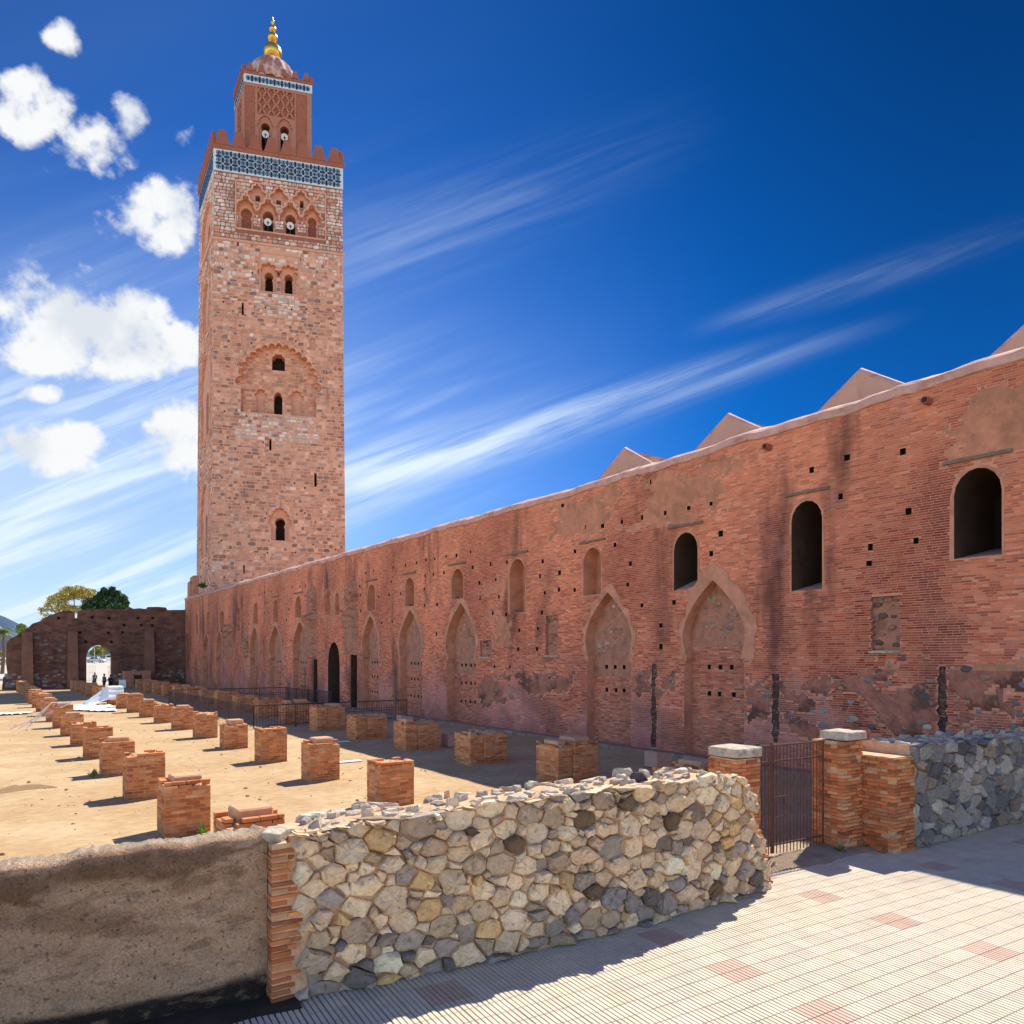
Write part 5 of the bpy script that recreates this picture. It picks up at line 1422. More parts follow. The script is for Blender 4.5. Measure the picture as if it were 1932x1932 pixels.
obj('tiles_beyond', mesh_np('tiles_beyond', np.concatenate(Vm), Qm, M['tilecream_a'], np.repeat(np.array(Cm), len(tQ), 0)), paving, kind='stuff')
# bare near-black strip at the foot of the plaster wall, dirt at the gate
k = 30; V, Q = [], []
def strip_sheet(name, a0, a1, bf, bb, z, m, amp, n=40, w=6):
    V, Q = [], []
    for i in range(n + 1):
        a = a0 + (a1 - a0) * i / n
        for j in range(w + 1):
            u = j / w; b = bb(a) + (bf(a) - bb(a)) * u + (R.uniform(-.03, .03) if j == w else 0)
            V.append(ab(a, b, z + R.uniform(0, amp) * math.sin(math.pi * u) ** .5 if 0 < j < w else z - .015))
    for i in range(n):
        for j in range(w): q = i * (w + 1) + j; Q.append((q, q + w + 1, q + w + 2, q + 1))
    return obj(name, mesh_np(name, np.array(V), np.array(Q), m, smooth=True), None, kind='structure')
strip_sheet('soil_bed', -9, 2.0, lambda a: -7.5 + (.1 if a < 1 else 0), lambda a: -8.1, ZP + .006, M['soil'], .03)
strip_sheet('gate_dirt', 9.0, 12.9, lambda a: -8.22 + .05 * math.sin(a * 3), lambda a: -9.5, ZP + .012, M['dirt'], .05, 40, 10)

# ---- irregular stones by clipped cells
def cells(seeds, W, wts=None, asp=1.35):
    """weighted cells, stretched along the wall"""
    out = []
    S = np.array(seeds) * np.array((1 / asp, 1.0)); wts = np.zeros(len(S)) if wts is None else wts
    for i, p in enumerate(S):
        poly = [(p[0] - W, p[1] - W), (p[0] + W, p[1] - W), (p[0] + W, p[1] + W), (p[0] - W, p[1] + W)]
        for j in np.argsort(((S - p) ** 2).sum(1))[1:26]:
            q = S[j]; d = q - p; dd = np.dot(d, d); m = p + d * (.5 + (wts[i] - wts[j]) / (2 * dd)); new = []
            for k in range(len(poly)):
                a, b = np.array(poly[k]), np.array(poly[(k + 1) % len(poly)])
                da, db = np.dot(a - m, d), np.dot(b - m, d)
                if da <= 0: new.append(tuple(a))
                if da * db < 0: t = da / (da - db); new.append(tuple(a + (b - a) * t))
            poly = new
            if len(poly) < 3: break
        out.append([(x * asp, y) for x, y in poly])
    return out
def shape_poly(poly, gap, rr, cut=.30):
    """set the edges back by the joint, break the corners unevenly, roughen"""
    P = np.array(poly); P = P[np.linalg.norm(P - np.roll(P, 1, 0), axis=1) > .012]
    if len(P) < 3: return None
    c = P.mean(0); ext_ = np.linalg.norm(P - c, axis=1).mean()
    if ext_ < .035: return None
    P = c + (P - c) * max(.55, 1 - gap / ext_)
    while len(P) > 4:                                  # hewn blocks: fold very short sides into corners
        L_ = np.linalg.norm(np.roll(P, -1, 0) - P, axis=1); i = int(np.argmin(L_))
        if L_[i] > ext_ * .48: break
        j = (i + 1) % len(P); P[i] = (P[i] + P[j]) / 2 + ((P[i] + P[j]) / 2 - c) * .06; P = np.delete(P, j, 0)
    P = P + rr.normal(0, .010, P.shape)
    Q = []; n = len(P)
    for i in range(n):
        a, b = P[i], P[(i + 1) % n]; L = np.linalg.norm(b - a)
        t0, t1 = (rr.uniform(.01, .05) if rr.random() < .72 else rr.uniform(.1, cut)), 1 - (rr.uniform(.01, .05) if rr.random() < .72 else rr.uniform(.1, cut))
        Q.append(a + (b - a) * t0)
        if L > .14:
            nn = np.array((b - a)[::-1]) * np.array((1, -1)) / L
            Q.append(a + (b - a) * rr.uniform(.42, .58) + nn * rr.normal(0, .035) * L * .5)
        Q.append(a + (b - a) * t1)
    return np.array(Q) + rr.normal(0, .005, (len(Q), 2))
def stone_prism(name, poly, to3, h, rr, m, back=-.05):
    """flat-faced hewn stone: ring in the mortar, arris, uneven face"""
    k = len(poly); c = poly.mean(0)
    tilt = rr.normal(0, .45, 2)
    def hh(p): return h * min(1.7, max(.35, 1 + np.dot((p - c), tilt) * 6))
    V = [to3(p[0], p[1], back) for p in poly]
    ins = min(.10, .014 / max(.05, np.linalg.norm(poly - c, axis=1).mean()))
    V += [to3(*(c + (p - c) * (1 - ins * .5)), hh(p) * rr.uniform(.35, .85)) for p in poly]
    inn = [c + (p - c) * (1 - ins - rr.uniform(.04, .26)) for p in poly]; V += [to3(p[0], p[1], hh(p) * rr.uniform(.8, 1.25)) for p in inn]
    ctr = c + rr.normal(0, .02, 2); V.append(to3(ctr[0], ctr[1], h * rr.uniform(.9, 1.3)))
    Fs = []
    for r in range(2):
        for i in range(k): Fs.append((r * k + i, r * k + (i + 1) % k, (r + 1) * k + (i + 1) % k, (r + 1) * k + i))
    for i in range(k): Fs.append((2 * k + i, 2 * k + (i + 1) % k, 3 * k))
    return mesh(name, V, Fs, m)
WPAL = [(.82, .59, .37, 6), (.72, .51, .32, 5), (.44, .305, .20, 1.6), (.26, .185, .13, .7), (.17, .11, .065, .5), (.72, .45, .20, 1.2), (.58, .405, .25, 4), (.86, .66, .44, 3.5), (.38, .30, .245, 1.3)]
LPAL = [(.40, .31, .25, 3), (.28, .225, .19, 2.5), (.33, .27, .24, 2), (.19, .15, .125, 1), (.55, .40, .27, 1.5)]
def seeds_for(a0, a1, z0, z1, dx, dz, rr, jit=.42):
    out = []; r = 0; z = z0 + dz * .4
    while z < z1(0) + 1:
        h = dz * rr.uniform(.8, 1.2)
        a = a0 + (dx * .5 if r % 2 else 0) + rr.uniform(-.1, .1)
        while a < a1:
            w = dx * rr.uniform(.6, 1.45)
            out.append((a + w / 2, z + rr.uniform(-jit, jit) * dz)); a += w
        z += h; r += 1
    return out
def poisson(a0, a1, z0, z1, dx, dz, rr):
    out = []
    area = (a1 - a0) * (z1 - z0); n = int(area / (dx * dz) * 60)
    for k in range(n):
        f = k / n
        r = dz * (rr.uniform(.48, .80) if f < .25 else rr.uniform(.34, .55) if f < .6 else rr.uniform(.16, .34))
        p = (rr.uniform(a0, a1), rr.uniform(z0, z1))
        if all(((p[0] - q[0]) / 1.35) ** 2 + (p[1] - q[1]) ** 2 > ((r + q[2]) * .92) ** 2 for q in out): out.append((*p, r))
    return out
def rubble_wall(name, label, a0, a1, bf, thick, z0, ztop, dx, dz, seed, aend=None, pal=WPAL, astart=None, top_cnt=80, gap=.005):
    rr = np.random.default_rng(seed)
    o_ = thing(name, label, 'wall', tuple(ab((a0 + a1) / 2, bf((a0 + a1) / 2) - thick / 2, z0)))
    aend = aend or (lambda z: a1); astart = astart or (lambda z: a0)
    # mortar body
    n = 46; V, Q = [], []
    for i in range(n + 1):
        u = i / n
        for j in range(7):
            z = z0 - .15 + (0 if j == 0 else .15) + (ztop(a0 + (a1 - a0) * u) - z0) * max(0, (j - 1) / 5); zz = min(1, max(0, (z - z0) / 1.8))
            aa = astart(z) + (aend(z) - .06 - astart(z)) * u
            V.append(ab(aa, bf(aa) + rr.uniform(-.03, -.004), z))
        at_ = astart(9) + (aend(ztop(a1)) - .06 - astart(9)) * u; zt = ztop(at_)
        for q in range(1, 5): V.append(ab(at_, bf(at_) - thick * q / 4, zt + rr.uniform(-.03, .02) - (.04 if q == 4 else 0)))
        V.append(ab(aa, bf(aa) - thick, z0 - .5))
    m_ = 12
    for i in range(n):
        for j in range(m_ - 1): q = i * m_ + j; Q.append((q, q + m_, q + m_ + 1, q + 1))
    endq = [[n * m_ + j for j in q] for q in ((0, 1, 10, 11), (1, 2, 9, 10), (2, 3, 8, 9), (3, 4, 7, 8), (4, 5, 6, 7))]
    Q += endq + [[q - n * m_ for q in e[::-1]] for e in endq]
    obj('mortar_body', mesh_np('mortar_body', np.array(V), np.array(Q), M['mortar2']), o_)
    # facing stones
    sd = seeds_for(a0 - .4, a1 + .4, z0 - .1, lambda a: max(ztop(a0), ztop((a0 + a1) / 2), ztop(a1)), dx, dz, rr)
    sd = poisson(a0 - .4, a1 + .4, z0 - .15, max(ztop(a0), ztop((a0 + a1) / 2), ztop(a1)) + .15, dx, dz, rr)
    wt = np.array([r_ ** 2 for *_, r_ in sd]); sd = [(x, y) for x, y, _ in sd]
    cnt = 0
    for poly in cells(sd, .6, wt):
        if len(poly) < 3: continue
        P = np.array(poly)
        P[:, 1] = np.clip(P[:, 1], z0 + .005, None)
        zc, ac = P[:, 1].mean(), P[:, 0].mean()
        lim = ztop(ac) + .02
        P[:, 1] = np.minimum(P[:, 1], lim + rr.uniform(-.03, .05, len(P)))
        P[:, 0] = np.clip(P[:, 0], astart(zc) + .01, aend(zc))
        lo, hi_ = P.min(0), P.max(0)
        if hi_[0] - lo[0] < .07 or hi_[1] - lo[1] < .05: continue
        if ac > aend(zc) - .02 or ac < astart(zc): continue
        s_ = shape_poly(P, gap * rr.uniform(.7, 1.7), rr)
        if s_ is None: continue
        h = rr.uniform(.02, .105)
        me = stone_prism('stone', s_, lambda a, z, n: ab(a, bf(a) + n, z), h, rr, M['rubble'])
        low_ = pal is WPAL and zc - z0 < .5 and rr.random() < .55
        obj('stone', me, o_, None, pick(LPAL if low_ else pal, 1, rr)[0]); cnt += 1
    # small pinning stones and brick ends in the joints
    # top bed
    rt = seeds_for(0, a1 - a0, -thick, lambda a: -1, dx * 1.0, thick / 4.2, rr)
    for poly in cells(rt, .6, None, 1.0):
        P = np.array(poly)
        if len(P) < 3: continue
        P[:, 0] = np.clip(P[:, 0], 0.02, aend(ztop(a1)) - a0 - .02); P[:, 1] = np.clip(P[:, 1], -thick + .02, -.02)
        lo, hi_ = P.min(0), P.max(0)
        if hi_[0] - lo[0] < .1 or hi_[1] - lo[1] < .06 or rr.random() < .22: continue
        s_ = shape_poly(P, .04 * rr.uniform(.6, 2.6), rr, .3)
        if s_ is None: continue
        h = rr.uniform(.01, .05) if rr.random() < .9 else rr.uniform(.06, .10)
        me = stone_prism('stone', s_, lambda a, b, n: ab(a0 + a, bf(a0 + a) + b, ztop(a0 + a) + n), h, rr, M['rubble'])
        obj('stone', me, o_, None, pick([(.62, .53, .41, 3), (.50, .43, .34, 2), (.30, .26, .23, 1.2), (.54, .41, .28, 2)], 1, rr)[0])
    return o_
zt1 = lambda a: ZP + 1.64 + .20 * math.sin(math.pi * min(1, max(0, (a - 1.2) / 9.5))) + .02 * math.sin(a * 5)
rw = rubble_wall('rubble_wall', 'sunlit-topped low wall of big cream and grey stones in the foreground', 1.95, 9.2, wfront, .85, ZP, zt1, .30, .185, 21,
                 aend=lambda z: 9.2 - .62 * max(0, min(1, (z - ZP) / 1.75)) ** 1.6)
# brick quoin at its left end and ragged bricks at its right end
def loose_bricks(parent, specs, bfun, pal=GPAL):
    for (a, z, l, h, d, tilt) in specs:
        c = pick(pal, 1)[0]
        xa = PA_ * l + UP * l * tilt; za = UP * h - PA_ * h * tilt
        obj('brick', PB, parent, axes(ab(a, bfun(a) - d, z), xa, PB_ * (d + R.uniform(-.002, .014)), za), c * R.uniform(.7, 1.05))
sp = []
z = ZP
while z < zt1(1.9) - .12:
    l = R.choice((.16, .2, .3, .34)); sp.append((1.745 + R.uniform(-.01, .012), z, l, R.uniform(.038, .05), .25, R.uniform(-.03, .05)))
    if l < .22 and R.random() < .6: sp.append((1.74 + l + .015, z, R.uniform(.06, .14), .045, .2, R.uniform(-.03, .05)))
    z += .066
loose_bricks(rw, sp, lambda a: wfront(1.95) - .008)
me = mesh_np('quoin_mortar', np.array([tuple(ab(a, wfront(1.95) - .008 - d, zz)) for zz in (ZP - .1, zt1(1.9) - .06) for a, d in ((1.755, 0.012), (2.1, 0.012), (2.1, .8), (1.755, .8))]), BOXQ, M['mortar2'])
obj('quoin_mortar', me, rw)
sp = []
z = ZP
while z < ZP + .85:
    a_ = 9.2 - .62 * ((z - ZP) / 1.75) ** 1.6
    for q in range(2): sp.append((a_ - .1 - R.uniform(0, .05) + q * .0, z, R.uniform(.14, .2), .045, .2 + .25 * q, R.uniform(-.1, .08)))
    z += .06
loose_bricks(rw, sp, lambda a: wfront(9.15) - .03)
# ---- grey rendered wall at the left
def bpl(a): return -7.93 - .07 * (1.88 - a)
pl = thing('rendered_wall', 'stained grey-brown rendered wall with flat top at lower left', 'wall', tuple(ab(-1, bpl(-1) - .2, ZP)))
rr = np.random.default_rng(31)
na, nz = 300, 64; V, Q, C = [], [], []
ztp = lambda a: ZP + 1.72 - .035 * (1.8 - a) + .012 * math.sin(a * 4.1) + .01 * math.sin(a * 11)
GW = np.array((.53, .335, .205)); GD = np.array((.20, .112, .06)); GM = np.array((.34, .20, .115)); GB_ = np.array((.03, .022, .017))
ph = rr.uniform(0, 6, 24)
def fbm(x, y):
    v = 0
    for o in range(6): f = 1.9 ** o; v += .55 ** o * math.sin(x * f * 1.3 + ph[o] + 1.7 * math.sin(y * f * .9 + ph[o + 6])) * math.sin(y * f * 1.7 + ph[o + 12] + 1.3 * math.sin(x * f * .8 + ph[o + 18]))
    return v
def sm(x, lo, hi): t = min(1, max(0, (x - lo) / (hi - lo))); return t * t * (3 - 2 * t)
for i in range(na + 1):
    a = -7 + (1.745 + 7) * i / na
    for j in range(nz + 1):
        t = j / nz; z = ZP - .3 + (ztp(a) - ZP + .3) * t; dz_ = ztp(a) - z
        bul = .03 * math.exp(-((dz_ - .16) / .16) ** 2) + .01 * math.sin(a * 3 + z * 4)
        n1_ = fbm(a * 1.2, z * 3.0); n2_ = fbm(a * 5 + 3, z * 7)
        V.append(ab(a, bpl(a) + bul + rr.normal(0, .0025) + .010 * n2_ - (.03 if j == nz else 0), z))
        c_ = GW + (GM - GW) * sm(n1_ + .45 * n2_, .25, 1.1)
        wdt = .30 + .06 * n1_ + .05 * n2_ - .16 * sm(a, .7, 1.6)
        c_ = c_ + (GD - c_) * sm(wdt - dz_, -.05, .04) * (.85 + .15 * n2_) * sm(dz_ - .05 - .03 * n2_, 0, .04)
        c_ = c_ * (1 + .10 * n2_)
        base_k = sm(ZP + .16 + .10 * sm(a, -2, 1.5) + .05 * n1_ + .02 * n2_ - z, -.03, .05); c_ = c_ + (GB_ - c_) * base_k  # render turns near-black towards its foot
        C.append(c_)
    for d, dz in ((.10, .02), (.3, .005), (.42, -.02), (.44, -2.2)):
        V.append(ab(a, bpl(a) - d, ztp(a) + dz + rr.normal(0, .012))); C.append(np.array((.46, .36, .26)) * rr.uniform(.75, 1.1))
m_ = nz + 5
for i in range(na):
    for j in range(m_ - 1): q = i * m_ + j; Q.append((q, q + m_, q + m_ + 1, q + 1))
me = mesh_np('render_coat', np.array(V), np.array(Q), M['greyplaster'], smooth=True)
at_ = me.attributes.new('col', 'FLOAT_COLOR', 'POINT'); at_.data.foreach_set('color', np.concatenate([np.clip(np.array(C), .01, 1), np.ones((len(C), 1))], 1).astype(np.float32).ravel())
obj('render_coat', me, pl)
b0 = na * m_
me = mesh('wall_end', [V[b0 + nz // 2], V[b0], V[b0 + m_ - 1], V[b0 + m_ - 2], V[b0 + nz]], [(0, 1, 2, 3, 4)], M['cement']); obj('wall_end', me, pl)
me = lump_mesh('cement_lump', M['cement'], 91, .2, .2, .08); obj('cement_lump', me, pl, Matrix.Translation(tuple(ab(1.84, bpl(1.84) - .05, ztp(1.7) - .05))))
# ---- right-hand rubble wall, gate posts and gate
RPAL = [(.33, .285, .25, 4), (.23, .205, .19, 3), (.44, .38, .32, 3), (.56, .47, .38, 2.5), (.38, .27, .19, 2.5), (.16, .14, .13, 1)]
rb = lambda a: -7.98 - .045 * (a - 13)
zt2 = lambda a: ZP + 1.92 - .03 * (a - 13) + .02 * math.sin(a * 4)
rubble_wall('rubble_wall', 'bluish grey rubble wall in shade to the right of the gate', 13.25, 22.0, rb, 1.15, ZP, zt2, .34, .26, 44, pal=RPAL, top_cnt=60)
def brick_post(name, label, blocks, cap, seed):
    """blocks: (a0, a1, bfront, bback, height)"""
    rr = random.Random(seed); a0, a1, bf_, bb_, h_ = blocks[0]
    t = thing(name, label, 'gate post', tuple(ab((a0 + a1) / 2, (bf_ + bb_) / 2, ZP)))
    for (a0, a1, bf_, bb_, h_) in blocks:
        it = .02
        V = np.array([tuple(ab(a, b, z)) for z in (ZP - .4, ZP + h_ - .02) for a, b in ((a0 + it, bf_ - it), (a1 - it, bf_ - it), (a1 - it, bb_ + it), (a0 + it, bb_ + it))])
        obj('mortar_core', mesh_np('mortar_core', V, BOXQ, M['mortar2']), t)
        c = 0; z = ZP
        while z < ZP + h_ - .05:
            ch = .066 * rr.uniform(.92, 1.08)
            for face in range(4):
                L = (a1 - a0, bf_ - bb_)[face % 2]; x = 0 if face % 2 == 0 else .12; e = L if face % 2 == 0 else L - .12
                l = .14 if (c + face) % 2 else .25
                while x < e - .03:
                    l = min(l * rr.uniform(.85, 1.15), e - x); l = e - x if e - x - l < .06 else l
                    if rr.random() < .95:
                        j = rr.uniform(-.004, .016); col = pick(GPAL, 1)[0] * rr.uniform(.8, 1.1)
                        if face == 0: o_, X2, Y2 = ab(a0 + x, bf_ - .12, z), PA_ * (l - .014), PB_ * (.12 + j)
                        elif face == 2: o_, X2, Y2 = ab(a0 + x, bb_ - j, z), PA_ * (l - .014), PB_ * (.12 + j)
                        elif face == 3: o_, X2, Y2 = ab(a0 - j, bf_ - x - l + .014, z), PA_ * (.12 + j), PB_ * (l - .014)
                        else: o_, X2, Y2 = ab(a1 - .12, bf_ - x - l + .014, z), PA_ * (.12 + j), PB_ * (l - .014)
                        obj('brick', PB, t, axes(o_, X2, Y2, UP * (ch - .011)), col)
                    x += l; l = .25
            z += ch; c += 1
    for (a0, a1, bf_, bb_, z0, z1) in cap:
        V = np.array([tuple(ab(a, b, ZP + z)) for z in (z0, z1) for a, b in ((a0, bf_), (a1, bf_), (a1, bb_), (a0, bb_))])
        me = mesh_np('cap_stone', V, BOXQ, M['cement'])
        bm = bmesh.new(); bm.from_mesh(me); bmesh.ops.subdivide_edges(bm, edges=bm.edges[:], cuts=5, use_grid_fill=True)
        for v in bm.verts: v.co += Vector((rr.uniform(-1, 1), rr.uniform(-1, 1), rr.uniform(-1, 1))) * .013
        bmesh.ops.smooth_vert(bm, verts=bm.verts[:], factor=.5, use_axis_x=True, use_axis_y=True, use_axis_z=True)
        bm.to_mesh(me); bm.free(); me.update(); obj('cap_stone', me, t)
brick_post('gate_post', 'brick gate post with whitish cement cap left of the iron gate', [(9.62, 10.22, -8.82, -9.45, 1.82)], [(9.60, 10.26, -8.80, -9.47, 1.82, 1.98)], 5)
brick_post('gate_post', 'stepped brick gate post with cement cap right of the iron gate', [(12.08, 12.66, -8.55, -9.2, 2.0), (12.67, 13.33, -7.95, -9.0, 1.74)], [(12.14, 12.74, -8.5, -9.1, 2.0, 2.16)], 6)
gate = thing('iron_gate', 'rust brown iron bar gate between the two brick posts', 'gate', tuple(ab(11.1, -8.9, ZP)))
GB = -8.93; GA0, GA1 = 10.25, 12.04
def rod(name, p, q, r, parent, m='rust', n=6):
    V, Q = tube([p, q], r, n); obj(name, mesh_np(name, V, Q, M[m]), parent)
gz0, gz1 = ZP + .07, ZP + 1.97
for a in (GA0 + .02, 10.62, 10.66, GA1 - .02): rod('stile', ab(a, GB, gz0), ab(a, GB, gz1 + (.06 if a < 10.65 else 0)), .022, gate)
for z in (gz0 + .14, gz1 - .28, gz1): rod('rail', ab(GA0, GB, z), ab(GA1, GB, z), .018, gate)
nb = 14
for i in range(nb + 3):
    a = 10.36 + i * .088 if i < 3 else 10.66 + (GA1 - 10.68) * (i - 2) / (nb + 1)
    if abs(a - 10.64) > .03: rod('bar', ab(a, GB + .005, gz0 - .02), ab(a, GB + .005, gz1), .010, gate, n=4)
V, Q = tube([ab(10.62, GB + .03, ZP + 1.02), ab(10.72, GB + .04, ZP + 1.06), ab(10.98, GB + .04, ZP + 1.06)], .016, 6); obj('latch', mesh_np('latch', V, Q, M['rust']), gate)
V, Q = tube([ab(10.9, GB + .04, ZP + 1.06), ab(10.9, GB + .05, ZP + .95), ab(10.88, GB + .05, ZP + .85), ab(10.9, GB + .05, ZP + .72), ab(10.68, GB + .04, ZP + .7)], .010, 6); obj('hook', mesh_np('hook', V, Q, M['rust']), gate)
V, Q = tube([ab(10.5, GB + .02, ZP + .4), ab(10.56, GB + .04, ZP + .42), ab(10.6, GB + .02, ZP + .3)], .012, 6); obj('hinge', mesh_np('hinge', V, Q, M['rust']), gate)

# ------------------------------------------------------------------ railings round the excavation
def railing(label, p0, p1, h=1.24, step=.15, rails=(0.12, .55, .66, 1.0), thick=.011):
    p0, p1 = np.array(p0), np.array(p1); L = np.linalg.norm(p1 - p0); d = (p1 - p0) / L
    t = thing('metal_railing', label, 'railing', tuple((p0 + p1) / 2), 'railings round the sunken excavation')
    n = max(2, round(L / 2.6))
    for i in range(n + 1): p = p0 + d * L * i / n; rod('post', p - UP * .1, p + UP * (h + .04), .028, t, 'fence', 6)
    for r_ in rails: rod('rail', p0 + UP * r_ * h / 1.0 * .98, p1 + UP * r_ * h * .98, .014, t, 'fence', 4)
    rod('handrail', p0 + UP * h, p1 + UP * h, .022, t, 'fence', 6)
    V, Q = tube([(0, 0, .05), (0, 0, h)], .5, 4); V[:, :2] *= thick * 2
    me = mesh_np('picket', V, Q, M['fence'])
    for i in range(1, int(L / step)):
        p = p0 + d * step * i
        obj('picket', me, t, Matrix.Translation(tuple(p)))
c0 = np.array(tuple(gpt(478.8, 1374.7))); c1 = np.array(tuple(gpt(318.7, 1332)))
railing('long dark railing parallel to the wall beside the double piers', c0, c1)
railing('short dark railing running from the near corner towards the wall', c0 - WN * 0, c0 - WN * 9.2, step=.16)
railing('distant dark railing at the far end of the excavation', c1, c1 - WN * 9.4, step=.2)
e0 = c0 - WN * 9.2
railing('dark railing close along the foot of the arched wall', e0 + WD * 12, e0 + WD * 22.0, step=.18)
for k, s in enumerate((0.0, )):
    pass
# ------------------------------------------------------------------ beyond the archway: sloping forecourt, cars, planting, hill
V = [(-140, 99, ZG - .015), (-30, 104, ZG - .015), (-30, 190, -1.5), (-190, 190, -1.5), (-30, 420, -1.4), (-420, 420, -1.4)]
obj('forecourt', mesh('forecourt', V, [(0, 1, 2, 3), (3, 2, 4, 5)], M['road']), None, kind='structure')
hv, hq = [], []
rr = np.random.default_rng(4)
for i in range(61):
    x = -3600 + i * 50
    h = 165 * math.exp(-((x + 2180) / 210) ** 2) + 40 * math.exp(-((x + 2600) / 500) ** 2) + 18 * math.sin(i * .9) * math.sin(i * .37)
    hv += [(x, 3000, -10), (x, 3150, max(4, h)), (x, 3500, -10)]
for i in range(60):
    for j in range(2): q = i * 3 + j; hq.append((q, q + 3, q + 4, q + 1))
obj('hill', mesh_np('hill', np.array(hv), np.array(hq), M['hill'], smooth=True), None, kind='structure')

def leaf_cloud(clumps, n, size, pal, rr, flat=1.0):
    """many small leaf faces through a crown made of clumps (centre, radius xyz)"""
    V, C = [], []
    tot = sum(r[0] * r[1] * r[2] for _, r in clumps) ** 1.0
    for (c, r) in clumps:
        k = int(n * (r[0] * r[1] * r[2]) / tot) + 8
        d = rr.normal(size=(k, 3)); d /= np.linalg.norm(d, axis=1)[:, None]
        rad = rr.uniform(.05, 1.0, (k, 1)) ** .45
        p = np.array(c) + d * rad * np.array(r) * rr.uniform(.85, 1.12, (k, 1))
        a = rr.normal(size=(k, 3)); a /= np.linalg.norm(a, axis=1)[:, None]
        b = np.cross(a, rr.normal(size=(k, 3))); b /= np.linalg.norm(b, axis=1)[:, None]
        s = size * rr.uniform(.6, 1.4, (k, 1))
        V.append(np.stack([p - a * s - b * s * .5, p + a * s - b * s * .4, p + a * s * .9 + b * s * .5, p - a * s * .9 + b * s * .5], 1).reshape(-1, 3))
        C.append(pick(pal, k, rr))
    V = np.concatenate(V); C = np.concatenate(C)
    return mesh_np('crown', V, np.arange(len(V)).reshape(-1, 4), M['leaf'], C)
def tree(name, label, base, trunk_h, clumps, n, size, pal, seed, tr=.35, group=None, limbs=6):
    rr = np.random.default_rng(seed)
    t = thing(name, label, 'tree', tuple(base), group)
    parts = []; b = np.array(base)
    parts.append(tube([b - UP * .1, b + np.array((.1, 0, trunk_h * .5)), b + np.array((0, .1, trunk_h))], [tr * 1.25, tr, tr * .8], 10))
    for i in range(min(limbs, len(clumps))):
        c = np.array(clumps[i][0]); s = b + np.array((0, 0, trunk_h * rr.uniform(.75, 1)))
        parts.append(tube([s, s + (c - s) * .5 + np.array((0, 0, -.3)), c], [tr * .55, tr * .3, tr * .1], 6))
    V, Q = join(parts); obj('trunk', mesh_np('trunk', V, Q, M['bark'], smooth=True), t)
    obj('crown', leaf_cloud(clumps, n, size, pal, rr), t)
    return t
def clump_set(px, Y, rr):
    return [(tuple(at(x, y, Y + rr.uniform(-1.5, 1.5))), tuple(np.array((rx, (rx + rz) / 2, rz)) * Y / FL)) for x, y, rx, rz in px]
rr = np.random.default_rng(9)
AC = [(.50, .40, .07, 3), (.40, .36, .08, 3), (.56, .46, .12, 2), (.28, .28, .09, 1.5)]
Yt = 122.0
cl = clump_set([(140, 1118, 30, 11), (122, 1126, 22, 10), (160, 1122, 24, 12), (172, 1134, 18, 9), (100, 1132, 12, 9), (92, 1140, 10, 7), (84, 1150, 11, 5), (105, 1150, 16, 7), (128, 1148, 18, 8), (150, 1150, 20, 8), (95, 1163, 14, 5), (118, 1140, 14, 8), (186, 1126, 10, 7), (97, 1128, 6, 6), (80, 1158, 9, 4), (88, 1170, 12, 5), (104, 1166, 12, 6), (76, 1149, 7, 3), (112, 1122, 9, 6), (130, 1110, 12, 5), (150, 1110, 14, 6), (172, 1116, 12, 6)], Yt, rr)
bp = at(140, 1238, Yt); bp.z = -3.5
tree('acacia_tree', 'airy yellow-green tree rising above the ruined cross wall', tuple(bp), 8.0, cl, 6500, .13, AC, 2, .4, 'trees above the cross wall', 12)
DK = [(.035, .085, .03, 4), (.05, .12, .035, 3), (.025, .06, .025, 2), (.09, .16, .05, 1)]
Yt = 116.0
cl = clump_set([(200, 1122, 15, 9), (215, 1122, 14, 9), (228, 1130, 12, 9), (190, 1132, 16, 10), (175, 1137, 16, 8), (207, 1138, 18, 11), (232, 1142, 10, 9), (220, 1148, 16, 9), (165, 1146, 10, 8), (185, 1150, 16, 9), (196, 1113, 6, 5), (212, 1112, 6, 5), (240, 1138, 5, 5)], Yt, rr)
bp = at(232, 1238, Yt); bp.z = -3.6
tree('ficus_tree', 'dense dark green tree beside the yellow-green one above the cross wall', tuple(bp), 5.0, cl, 15000, .17, DK, 3, .45, 'trees above the cross wall')
LG = [(.30, .34, .08, 3), (.22, .30, .07, 3), (.38, .38, .12, 1)]
cl = clump_set([(40, 1184, 8, 7), (46, 1188, 7, 5), (36, 1190, 5, 5)], 135, rr); bp = at(40, 1238, 135); bp.z = -3
tree('shrub_tree', 'pale green bushy tree top showing left over the broken wall', tuple(bp), 4.5, cl, 1600, .16, LG, 4, .2)
SH = [(.22, .27, .05, 3), (.30, .33, .07, 2), (.13, .2, .05, 2)]
for k, (px, Y, lab) in enumerate(((((183, 1224, 8, 6), (178, 1231, 8, 7), (190, 1231, 7, 6)), 200, 'clipped green shrub on the left seen through the archway'), (((197, 1222, 8, 7), (203, 1227, 7, 7), (194, 1230, 8, 7)), 203, 'clipped green shrub on the right seen through the archway'),
                                   (((4, 1232, 9, 6), (12, 1234, 6, 4), (-8, 1231, 10, 7)), 180, 'clipped bush behind the car at the left edge'))):
    cl = clump_set(px, Y, rr); bp = at(px[0][0], 1238, Y); bp.z = -1.5
    tree('shrub', lab, tuple(bp), 1.2, cl, 2600, .15, SH, 20 + k, .12, 'clipped shrubs beyond the ruins')
